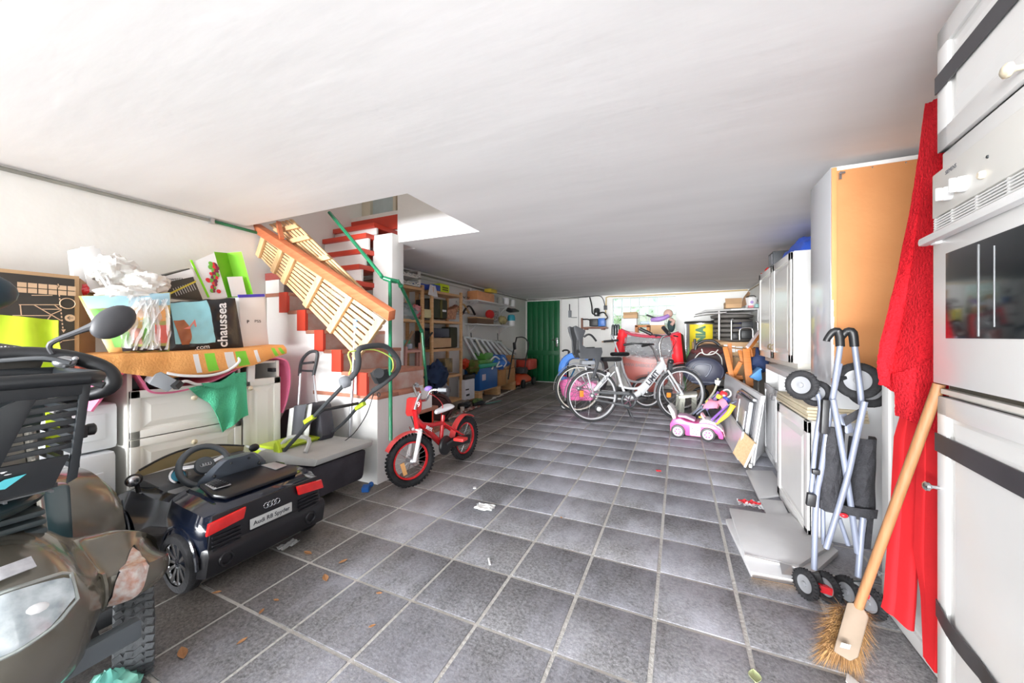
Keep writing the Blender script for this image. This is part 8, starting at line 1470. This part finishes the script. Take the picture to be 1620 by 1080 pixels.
# on top of the racks
for (z0, lab) in ((1.685, 'lower white rattan style tray on top of the nearer rack'), (1.785, 'upper white rattan style tray on top of the nearer rack')):
    t = thing('white_tray', lab, 'tray', (-3.05, 3.4, z0)); wv = MB().tube([(-2.93, 3.02 + 0.045 * k, z0 + 0.012 + 0.010 * (-1) ** k) for k in range(16)], 0.009, 6, smooth_path=3); obj('wavy_edge', wv, cream, t)
    obj('frame', MB().box((-3.18, 3.0, z0 - 0.018), (-2.94, 3.70, z0)).box((-2.95, 3.66, z0), (-2.93, 3.70, z0 + 0.085)).box((-3.18, 3.66, z0), (-3.16, 3.70, z0 + 0.085)).box((-3.18, 3.66, z0 + 0.07), (-2.93, 3.70, z0 + 0.085)), cream, t)
simple('blue_box', 'blue and white box on the rack top, left of the cloth', 'box', ((-3.12,3.718,1.66),(-2.97,3.95,1.725)), mat('print_blue_white', (0.03, 0.08, 0.42), 0.5)); simple('blue_box', 'blue box on the rack top between the cloth and the lime basket', 'box', ((-3.12,3.991,1.664),(-2.97,4.175,1.745)), mat('print_blue_white', (0.03, 0.08, 0.42)))
bs_ = thing('lime_basket', 'lime green plastic basket on top of the farther rack', 'basket', (-3,4.308,1.673)); obj('body', MB().box((-3.13,4.161,1.668),(-2.97,4.389,1.778), None, 0.01), yellow, bs_)
hm_ = MB(); 
for k in range(4):
    for j in range(2): hm_.boxc(V((-2.965,4.228,1.728)) + V((0, 0.035 * k, -0.03 * j)), (0.006, 0.018, 0.018))
o = obj('basket_holes', hm_, mat('dark_hole', (0.05, 0.06, 0.02), 0.8), bs_); o['kind'] = 'stuff'
solo('white_cloth', 'white cloth hanging from the top of the shelf rack', 'cloth', MB().grid(lambda u, v_: lerp(lerp((-2.93,3.884,1.721), (-2.93,3.992,1.718), u), lerp((-2.925,3.837,1.585), (-2.925,4.041,1.573), u), v_) + V((0.012 * math.sin(u * 7), 0, 0)), 8, 8, 0.004), mat('white_cloth', (0.72, 0.70, 0.70), 0.9))
# nearer rack contents
solo('clear_bag', 'clear bag with red and teal things on the upper shelf of the nearer rack', 'bag', crumple((-3,3.506,1.34), (0.09, 0.22, 0.10), 31, n=28), mat('mixed_film', (0.50, 0.48, 0.46), 0.2, alpha=0.85, c2=(0.08, 0.22, 0.24), scale=9, var=0)); solo('red_bag', 'red and pink bag beside the clear bag on the nearer rack', 'bag', crumple((-2.98,3.657,1.349), (0.07, 0.07, 0.09), 14, n=20), mat('red_pink_print', (0.70, 0.45, 0.45), 0.5, c2=(0.55, 0.02, 0.04), scale=14, var=0))
for k, (a, b) in enumerate((((-3,3.439,0.944), 0), ((-3,3.517,0.943), 1))): solo('paint_can', ('left blue and green can on the middle rack shelf', 'right blue and green can on the middle rack shelf')[k], 'can', MB().lathe([(0.045, 0), (0.045, 0.12), (0.04, 0.125)], V(a) * V((1, 1, 0)) + V((0, 0, 0.882)), (0, 0, 1), 18), mat('can_blue_green', (0.25, 0.50, 0.66), 0.4, c2=(0.12, 0.45, 0.10), scale=6, var=0), 'blue green cans')
solo('dark_coat', 'long dark navy coat hanging beside the white stair post', 'coat', MB().grid(lambda u, v_: lerp(lerp((-2.693,3,1.229), (-2.659,3,1.228), u), lerp((-2.684,3,0.785), (-2.642,3,0.813), u), v_) + V((0.01 * math.sin(v_ * 12), 0, 0)), 6, 14, 0.04), mat('navy_cloth', (0.02, 0.04, 0.1)))
for (p, r_, lab) in (((-3,3.374,0.649), 0.07, 'black shoe bag on the low shelf of the nearer rack'), ((-3,3.575,0.616), 0.09, 'black bundle on the low shelf of the nearer rack')): solo('black_bundle', lab, 'bundle', crumple(p, (0.09, r_ * 1.3, 0.07), p[1] * 3, n=18), black)
# pink step stool / bar chair
ps_ = thing('pink_step_ladder', 'faded pink wooden step stool standing behind the stair railing', 'step stool', (-3.728,4.501,0))
pkw = mat('faded_pink_wood', (0.62, 0.32, 0.27), 0.6, var=0.06)
for (a, b) in (((-2.6,3.038,0.944), (-2.6,3,0.387)), ((-2.6,3.276,0.98), (-2.6,3.254,0.382))): obj('leg', MB().bar(a, b, 0.032, 0.03, (0, 1, 0), 0.004), pkw, ps_)
for (a, b) in (((-2.75,3.397,0.875), (-2.75,3.375,0.353)),): obj('leg', MB().bar(a, b, 0.026, 0.026, (0, 1, 0), 0.004), pkw, ps_)
for (a, b) in (((-2.6,3.029,0.891), (-2.6,3.265,0.889)), ((-2.6,3.019,0.694), (-2.6,3.254,0.695)), ((-2.6,3.009,0.511), (-2.6,3.254,0.507))): obj('rung', MB().bar(a, b, 0.035, 0.022, (0, 0, 1), 0.004), pkw, ps_)
obj('top_step', MB().slab([(-2.6,3.029,0.898), (-2.6,3.276,0.896), (-2.85,3.567,0.905), (-2.85,3.341,0.904)], 0.015, (0, 0, -1)), pkw, ps_)
solo('tool_handle', 'red brown tool with black handle resting on the pink step stool', 'tool', MB().tube([(-2.7,3.135,0.934), (-2.7,3.207,1.029)], 0.01, 8).tube([(-2.7,3.207,1.029), (-2.7,3.27,1.106)], 0.016, 8), cardd); solo('tool_handle', 'black handled stick leaning between the pink step stool and the rack', 'tool', MB().tube([(-2.75,3.547,0.99), (-2.75,3.695,1.097)], 0.012, 8), black)
solo('small_jar', 'small pale blue jar on top of the pink step stool', 'jar', MB().lathe([(0.03, 0), (0.03, 0.05)], (-2.72,3.241,0.917), (0, 0, 1), 12), mat('pale_blue_white', (0.55, 0.66, 0.8)))
solo('helmet_ring', 'dark round cable reel with red rim behind the childs bicycle', 'reel', MB().torus(V((-2.35, 3.25, 0.28)), (0.5, -1, 0.2), 0.14, 0.02, 28, 6).lathe([(0.12, -0.02), (0.12, 0.02)], V((-2.35, 3.25, 0.28)), (0.5, -1, 0.2), 24), mat('dark_red_black', (0.06, 0.015, 0.015), 0.5))
solo('black_pot', 'black pot standing in front of the cable reel by the steps', 'pot', MB().lathe([(0.10, 0.0), (0.13, 0.12), (0.135, 0.15), (0.11, 0.15), (0.09, 0.05)], (-2.33, 3.2, 0.012), (0, 0, 1), 22), black)

# hangers and hooks on the left wall
for k, (p, m_c, lab) in enumerate((((-3.14,4.812,1.53), mat('brown_hanger', (0.22, 0.07, 0.04), 0.4), 'reddish brown hanger next to the rack'), ((-3.14,5.013,1.566), mat('wood_hanger', (0.60, 0.40, 0.20), 0.5), 'pale wooden hanger on the left wall'), ((-3.14,5.208,1.55), black, 'black hanger on the left wall'))):
    t = thing('coat_hanger', lab, 'hanger', p); p = V(p)
    obj('arm', MB().tube([p + V((0, -0.19, -0.13)), p + V((0, -0.08, -0.03)), p, p + V((0, 0.08, -0.03)), p + V((0, 0.19, -0.13))], [0.02, 0.016, 0.014, 0.016, 0.02], 8, smooth_path=3), m_c, t); obj('hook', MB().tube([p, p + V((0, 0, 0.05)), p + V((0, 0.02, 0.07)), p + V((0, 0.03, 0.045))], 0.0035, 6, smooth_path=3), chrome, t); obj('bar', MB().tube([p + V((0, -0.18, -0.13)), p + V((0, 0.18, -0.13))], 0.004, 6), black, t)
hkk = thing('hook_row', 'row of small metal wall hooks above the hangers', 'hooks', (-3.18,5.194,1.675))
for p in ((-3.17,5.08,1.685), (-3.17,5.217,1.687), (-3.17,5.34,1.689), (-3.17,4.949,1.672)): p = V(p); obj('hook', MB().tube([p + V((0, 0, 0.02)), p, p + V((0.02, 0, -0.012)), p + V((0.03, 0, 0.01))], 0.005, 6, smooth_path=3), dkgrey, hkk)
solo('small_spotlight', 'small white plastic fitting high on the left wall by the conduit', 'fitting', MB().box((LW(5.4), 5.35, 1.80), (LW(5.4) + 0.05, 5.55, 1.86), None, 0.01), whitep)
# two white wall shelves
for (z, lab) in ((1.655, 'upper white wall shelf on the left wall'), (1.262, 'lower white wall shelf on the left wall')):
    t = thing('wall_shelf', lab, 'shelf', (-3.1, 6.0, z)); obj('board', MB().box((LW(5.2), 5.2, z - 0.018), (-2.985, 6.75, z), None, 0.003), whitep, t)
    for y in (5.3, 6.5): obj('bracket', MB().tube([(LW(y) + 0.012, y, z - 0.20), (LW(y) + 0.012, y, z - 0.03), (-3.02, y, z - 0.026)], 0.010, 6).tube([(LW(y) + 0.012, y, z - 0.16), (-3.06, y, z - 0.03)], 0.007, 6, smooth_path=0), whitep, t)
wbx2 = thing('wooden_crate', 'orange pine box on the upper white wall shelf', 'box', (-3.09, 5.6, 1.657)); obj('body', MB().box((-3.19,5.235,1.639),(-3,5.846,1.802), None, 0.003), mat('orange_pine', (0.74, 0.33, 0.14), 0.5, var=0.1, scale=9), wbx2)
simple('yellow_tin', 'yellow tin on the orange pine box under the ceiling', 'tin', ((-3.15, 5.75, 1.838), (-3.02, 6.0, 1.90)), mat('tin_yellow', (0.72, 0.55, 0.05), 0.4), 0.006)
for (p, r_, h_, m_c, lab) in (((-3.08,6.238,1.697), 0.055, 0.13, mat('grey_glass', (0.40, 0.40, 0.37), 0.2, var=0.2), 'grey glass jar on the upper wall shelf'), ((-3.08,6.49,1.719), 0.075, 0.15, whitep, 'large white tub on the upper wall shelf'), ((-3.08,6.821,1.747), 0.055, 0.14, whitep, 'narrow white jar at the right end of the upper wall shelf')):
    q = V(p); solo('jar', lab, 'jar', MB().lathe([(r_ * 0.9, 0), (r_, 0.02), (r_, h_ * 0.8), (r_ * 0.8, h_)], (q.x, q.y, 1.657), (0, 0, 1), 18), m_c)
simple('flat_carton', 'brown and beige flat carton on the lower white wall shelf', 'box', ((-3.18,5.235,1.271),(-3,5.822,1.352)), mat('carton_dark_brown', (0.16, 0.09, 0.05), 0.7)); simple('flat_carton', 'beige lid board on the dark flat carton on the lower wall shelf', 'box', ((-3.178,5.221,1.352),(-2.998,5.843,1.374)), card, 0.001)
solo('cap', 'bright red cap on the lower white wall shelf', 'cap', MB().ball((-3.02,5.715,1.439), (0.07, 0.11, 0.08), 16, 10), mat('red_fabric', (0.55, 0.02, 0.02)))
simple('checked_bag', 'black and white checked bag beside the red cap on the lower wall shelf', 'bag', ((-3.14,5.811,1.325),(-3.02,6.064,1.52)), mat('check_weave', (0.55, 0.52, 0.50), 0.8, c2=(0.06, 0.05, 0.05), scale=40, var=0), 0.02)
solo('raffia_bundle', 'straw coloured bundle in the middle of the lower white wall shelf', 'bundle', crumple((-3.06,6.307,1.364), (0.07, 0.12, 0.08), 8, n=18), mat('straw', (0.40, 0.34, 0.16), 0.9, var=0.3))
bt2 = thing('spray_bottle', 'turquoise and white bottle at the right end of the lower wall shelf', 'bottle', (-3.05, 6.5, 1.264)); q = V((-3.05,6.693,1.291)); obj('body', MB().lathe([(0.07, 0), (0.075, 0.02), (0.075, 0.10)], (q.x, q.y, 1.264), (0, 0, 1), 20), whitep, bt2); obj('top', MB().lathe([(0.078, 0.10), (0.08, 0.16), (0.065, 0.21), (0.03, 0.225)], (q.x, q.y, 1.264), (0, 0, 1), 20), mat('turquoise_blue', (0.03, 0.36, 0.46), 0.3), bt2)
solo('black_strap_bundle', 'black bundle hanging between the two white wall shelves at the right', 'strap', MB().tube([(-3.05,6.484,1.581), (-3,6.524,1.558), (-3,6.737,1.571), (-3.05,7.044,1.579)], [0.04, 0.045, 0.04, 0.02], 8, smooth_path=3), black)
# aluminium ladder on the wall
ldr = thing('aluminium_ladder', 'aluminium step ladder hanging sideways on the left wall', 'ladder', (-3.1,5.746,0.848))
r0, r1, r2, r3 = V((-3.1,4.931,1.04)), V((-3.12,6.375,0.928)), V((-3.08,6.853,0.674)), V((-3.02,5.208,0.647))
obj('rail', MB().bar(r0, r1, 0.05, 0.03, (0, 0, 1), 0.003), alu, ldr); obj('rail', MB().bar(r3, r2, 0.05, 0.03, (0, 0, 1), 0.003), alu, ldr)
for k in range(8):
    t_ = 0.02 + k * 0.13; a = lerp(r0, r1, t_); b = lerp(r3, r2, t_ - 0.0)
    obj('rung', MB().bar(a, b, 0.045 if k < 6 else 0.03, 0.055, (0, 1, 0), 0.004), mat('bright_aluminium', (0.66, 0.67, 0.69), 0.4, 0.5), ldr)
obj('rear_rail', MB().bar(r0 + V((-0.06, 0.15, 0)), lerp(r3, r2, 0.2) + V((-0.06, 0.2, 0)), 0.03, 0.03, (0, 1, 0)).bar(lerp(r0, r1, 0.85) + V((0, 0, 0.02)), r2 + V((0, 0.12, 0.02)), 0.03, 0.03, (0, 1, 0)), alu, ldr)
for p in ((-3.18,5.336,1.114), (-3.19,6.351,1.111)): solo('ladder_hook', 'metal wall hook holding the ladder, ' + ('nearer one' if p[1] < 5.5 else 'farther one'), 'hook', MB().tube([p, V(p) + V((0.01, 0, -0.14)), V(p) + V((0.09, 0, -0.15))], 0.008, 6), dkgrey)
solo('white_tube', 'white bent tube hanging down in front of the ladder', 'tube', MB().tube([(-2.98,5.139,1.009), (-2.95,5.38,0.755), (-2.92,5.526,0.534), (-2.9,5.58,0.498), (-2.9,5.58,0.584)], 0.015, 8, smooth_path=3), cream)
# pallet with cool box and cartons
PXF = -2.93
pal = thing('pallet', 'low orange pine pallet under the blue cool box and cartons', 'pallet', (-3.05, 6.0, 0.012))
py0, py1 = 5.12, 6.62
for k in range(4): obj('deck_board', MB().box((-3.19 + 0.072 * k, py0, 0.152), (-3.19 + 0.072 * k + 0.06, py1, 0.17), None, 0.002), pine, pal)
for y in (py0, (py0 + py1) / 2 - 0.08, py1 - 0.15): obj('block', MB().box((-3.18, y, 0.013), (-2.91, y + 0.13, 0.152), None, 0.003), pine, pal)
cbx3 = thing('cool_box', 'blue cool box with a green lid standing on the pallet', 'cool box', (-3.04, 5.5, 0.171)); obj('body', MB().box((-3.19, 5.14, 0.171), (-2.90, 5.78, 0.53), None, 0.012), mat('cool_box_blue', (0.015, 0.11, 0.36), 0.35), cbx3)
obj('lid', MB().box((-3.20, 5.12, 0.532), (-2.885, 5.80, 0.60), None, 0.01), mat('cool_box_green', (0.02, 0.36, 0.22), 0.35), cbx3); obj('label_sticker', MB().box((-2.901, 5.22, 0.33), (-2.897, 5.34, 0.43)), mat('sticker_pale', (0.6, 0.5, 0.55), 0.5), cbx3)
gbx2 = thing('green_box', 'green plastic tub with lid on top of the cool box', 'box', (-3.05, 5.5, 0.602)); obj('body', MB().box((-3.18, 5.16, 0.602), (-2.91, 5.76, 0.66), None, 0.01), mat('leaf_green_plastic', (0.10, 0.34, 0.05), 0.4), gbx2); obj('lid', MB().box((-3.17, 5.36, 0.662), (-2.92, 5.66, 0.77), None, 0.02), mat('leaf_green_plastic', (0.1, 0.34, 0.05)), gbx2)
for k in range(2): 
    t = thing('carton', ('lower brown taped carton on the pallet beside the cool box', 'upper brown taped carton on the pallet beside the cool box')[k], 'box', (-3.04, 6.2, 0.171 + 0.27 * k)); obj('body', MB().box((-3.19, 5.84, 0.172 + 0.272 * k), (-2.90 - 0.02 * k, 6.55, 0.440 + 0.245 * k), None, 0.004), mat('orange_card', (0.52, 0.25, 0.09), 0.7, var=0.1), t); obj('tape', MB().box((-2.899 - 0.02 * k, 6.12, 0.175 + 0.272 * k), (-2.896 - 0.02 * k, 6.20, 0.436 + 0.245 * k)), mat('tape_brown', (0.46, 0.26, 0.1), 0.3), t)
blb = thing('blue_cushion_bag', 'bright blue and white printed bag lying on the cartons below the ladder', 'bag', (-3.0, 6.0, 0.75)); cu0 = V((-2.98,5.933,0.581)); obj('body', crumple(cu0, (0.13, 0.38, 0.135), 41, n=28), mat('bag_bright_blue', (0.03, 0.20, 0.68), 0.45, var=0.1), blb)
for (a, b, c_) in (((-2.83,5.378,0.653), (-2.83,5.539,0.707), (-2.82,5.687,0.656)), ((-2.82,5.687,0.612), (-2.83,5.61,0.53), (-2.84,5.828,0.536)), ((-2.84,5.879,0.667), (-2.84,6.011,0.58), (-2.85,5.926,0.506))): tb_(blb, [a, b, c_], 0.014, whitep, 'white_print', 3)
wb2 = thing('white_speaker_box', 'narrow white box with black marks standing before the cool box', 'box', (-2.95, 5.0, 0.012)); obj('body', MB().box((-3,4.66,0.091),(-2.88,4.947,0.398), None, 0.01), mat('white_plastic_soft', (0.74, 0.74, 0.78), 0.5), wb2); obj('black_mark', MB().box((-2.882,4.68,0.245),(-2.876,4.77,0.264)).box((-2.882,4.698,0.157),(-2.876,4.788,0.186)), black, wb2)
solo('gadget', 'black gadget on top of the narrow white box', 'lid', MB().box((-3.02,4.701,0.397),(-2.9,5.001,0.46), None, 0.012), black)
solo('artificial_plant', 'dark green artificial plant bunch beside the red garden tool', 'plant', crumple((-3,5.093,0.564), (0.10, 0.16, 0.11), 19, n=26), mat('dark_foliage', (0.08, 0.16, 0.02), 0.8, c2=(0.18, 0.09, 0.03), scale=12, var=0)); solo('red_tool_head', 'bright orange red garden tool head hanging beside the rack', 'tool', crumple((-3.05,4.944,0.623), (0.07, 0.10, 0.075), 25, n=18), mat('tool_red', (0.60, 0.05, 0.015), 0.4))
solo('garden_glove', 'green garden glove in the clutter on the floor by the white box', 'glove', crumple((-2.83, 4.95, 0.05), (0.06, 0.12, 0.04), 33, n=18), mat('glove_green', (0.22, 0.34, 0.10), 0.8, c2=(0.03, 0.04, 0.03), scale=14, var=0))
for (p, r_, lab) in (((-2.84, 4.55, 0.05), (0.09, 0.14, 0.045), 'black cloth heap at the foot of the shelf rack'), ((-2.75, 4.85, 0.035), (0.06, 0.16, 0.03), 'black strap heap on the floor before the white box')): solo('black_bundle', lab, 'bundle', crumple(p, r_, p[1] * 5, n=18), black)
solo('white_cup', 'small cream cup on the floor at the foot of the rack', 'cup', MB().lathe([(0.025, 0), (0.032, 0.07)], (-2.70, 4.30, 0.012), (0, 0, 1), 14), cream); solo('green_strip', 'thin turquoise and black stick on the floor before the pallet', 'stick', MB().bar((-2.68, 4.95, 0.018), (-2.60, 5.30, 0.018), 0.03, 0.01), mat('teal_stick', (0.15, 0.35, 0.30), 0.5))
dbm = MB(); rnd = random.Random(77)
for k in range(70):
    t_ = rnd.random(); y = 3.2 + 1.6 * t_; x = -2.64 - 0.02 * t_ - abs(rnd.gauss(0, 0.08)); s_ = rnd.uniform(0.008, 0.026); dbm.boxc((x, y, 0.014 + s_ * 0.3), (s_, s_ * 1.5, s_ * 0.6), (rnd.random(), rnd.random(), rnd.random() * 3))
o = solo('rubble', 'small crumbs of brick and plaster along the dirty floor edge', 'rubble', dbm, mat('rubble_mix', (0.55, 0.42, 0.36), 0.9, c2=(0.30, 0.06, 0.05), scale=9, var=0)); o['kind'] = 'stuff'
# red lawn mower by the green door
rm = thing('lawn_mower', 'orange red lawn mower with black handle beside the green door', 'lawn mower', (-2.95, 7.0, 0.012))
orr = mat('mower_orange_red', (0.66, 0.075, 0.02), 0.35)
obj('deck', MB().loft([[(x, y, z) for (x, z) in ((-3.18, 0.06), (-2.86, 0.06), (-2.84, zt * 0.6), (-2.92, zt), (-3.12, zt), (-3.2, zt * 0.6))] for (y, zt) in ((6.68, 0.14), (6.75, 0.24), (7.0, 0.30), (7.3, 0.28), (7.42, 0.18))]).subsurf(1), orr, rm)
obj('engine_cover', MB().box((-3.14, 6.95, 0.28), (-2.90, 7.25, 0.40), None, 0.03), dkgrey, rm); obj('grass_box', MB().box((-3.18, 7.2, 0.34), (-2.84, 7.62, 0.56), None, 0.04), mat('mower_red_dark', (0.50, 0.05, 0.03), 0.5), rm)
for (x, y) in ((-2.83, 6.78), (-3.2, 6.78), (-2.83, 7.36), (-3.2, 7.36)): obj('wheel', MB().lathe([(0.06, -0.02), (0.085, -0.02), (0.085, 0.02), (0.06, 0.02)], (x, y, 0.10), (1, 0, 0), 20), black, rm)
for (a, b) in (((-2.85,6.114,0.259), (-2.85,6.49,1.013)),): tb_(rm, [a, (-2.85,6.283,0.657), b], 0.013, black, 'handle_tube')
tb_(rm, [(-2.85,6.906,0.303), (-2.85,6.974,0.583), (-2.85,7.114,0.878), (-2.85,6.974,0.998), (-2.85,6.741,1.037), (-2.85,6.49,1.026)], 0.013, black, 'handle_tube', 3); tb_(rm, [(-2.85,6.312,0.632), (-2.85,7.008,0.568)], 0.011, black, 'crossbar'); obj('switch_box', MB().boxc((-2.84,6.377,0.869), (0.05, 0.06, 0.14), (0.2, 0, 0), 0.015), black, rm)

# ================================================================ BACK WALL FITTINGS
bs2 = thing('wall_shelf', 'small brown wooden shelf with bracket on the back wall', 'shelf', (-1.635,7.85,1.239)); brw = wood('brown_shelf_wood', (0.26, 0.10, 0.06), (0.18, 0.07, 0.04), 5)
obj('board', MB().box((-1.876,7.72,1.216),(-1.36,7.99,1.249), None, 0.003), brw, bs2); obj('rail', MB().box((-1.951,7.97,0.856),(-1.909,8,1.453)), brw, bs2); obj('bracket', MB().box((-1.841,7.8,1.192),(-1.786,7.98,1.219)).box((-1.479,7.8,1.189),(-1.426,7.98,1.216)), brw, bs2)
pmp = thing('water_pump', 'black and blue electric pump unit with hoses on the brown shelf', 'pump', (-1.608,7.85,1.252))
obj('motor', MB().box((-1.728,7.78,1.264),(-1.541,7.94,1.425), None, 0.02), black, pmp); obj('blue_unit', MB().box((-1.541,7.78,1.262),(-1.397,7.94,1.435), None, 0.02), mat('pump_blue', (0.03, 0.16, 0.55), 0.4), pmp); obj('tank', MB().lathe([(0.05, 0), (0.06, 0.03), (0.06, 0.14), (0.04, 0.17)], (-1.584,7.86,1.481), (0, 0, 1), 18), black, pmp)
for L_p in ([(-1.622,7.85,1.522), (-1.686,7.9,1.553), (-1.711,7.95,1.721), (-1.754,7.96,1.902)], [(-1.542,7.85,1.533), (-1.426,7.8,1.554), (-1.348,7.8,1.446), (-1.413,7.8,1.395)], [(-1.892,7.9,1.421), (-1.777,7.88,1.418), (-1.716,7.85,1.389)], [(-1.754,7.96,1.916), (-1.55,7.96,1.921), (-1.471,7.97,1.85), (-1.433,7.98,1.7)]): tb_(pmp, L_p, 0.014 if L_p[0][2] < 1.85 else 0.008, black, 'hose', 4)
obj('white_cap', MB().ball((-1.585,7.8,1.532), 0.02), whitep, pmp)
ot = thing('power_socket', 'dark grey surface mounted socket right of the pump', 'socket', (-1.433,7.98,1.66)); obj('body', MB().box((-1.454,7.95,1.617),(-1.387,8,1.711), None, 0.006), dkgrey, ot)
sg = thing('meter_hook', 'grey metal bracket plate hanging on a hook between the door and the pump', 'bracket', (-2.208,7.97,1.642)); obj('plate', MB().box((-2.231,7.95,1.471),(-2.166,7.99,1.626), None, 0.006), midgrey, sg); tb_(sg, [(-2.211,7.98,1.769), (-2.208,7.97,1.628)], 0.012, dkgrey, 'strap'); tb_(sg, [(-2.167,7.98,1.472), (-2.039,7.98,1.469)], 0.006, dkgrey, 'wire')
solo('black_cable', 'thin black cable running along the back wall ceiling above the pump', 'cable', MB().tube([(-3.209,7.97,1.908), (-2.666,7.97,1.9), (-2.15,7.97,1.907), (-1.756,7.97,1.917)], 0.012, 8).tube([(-2.01,7.98,1.916), (-2.004,7.985,1.008)], 0.004, 6), dkgrey)
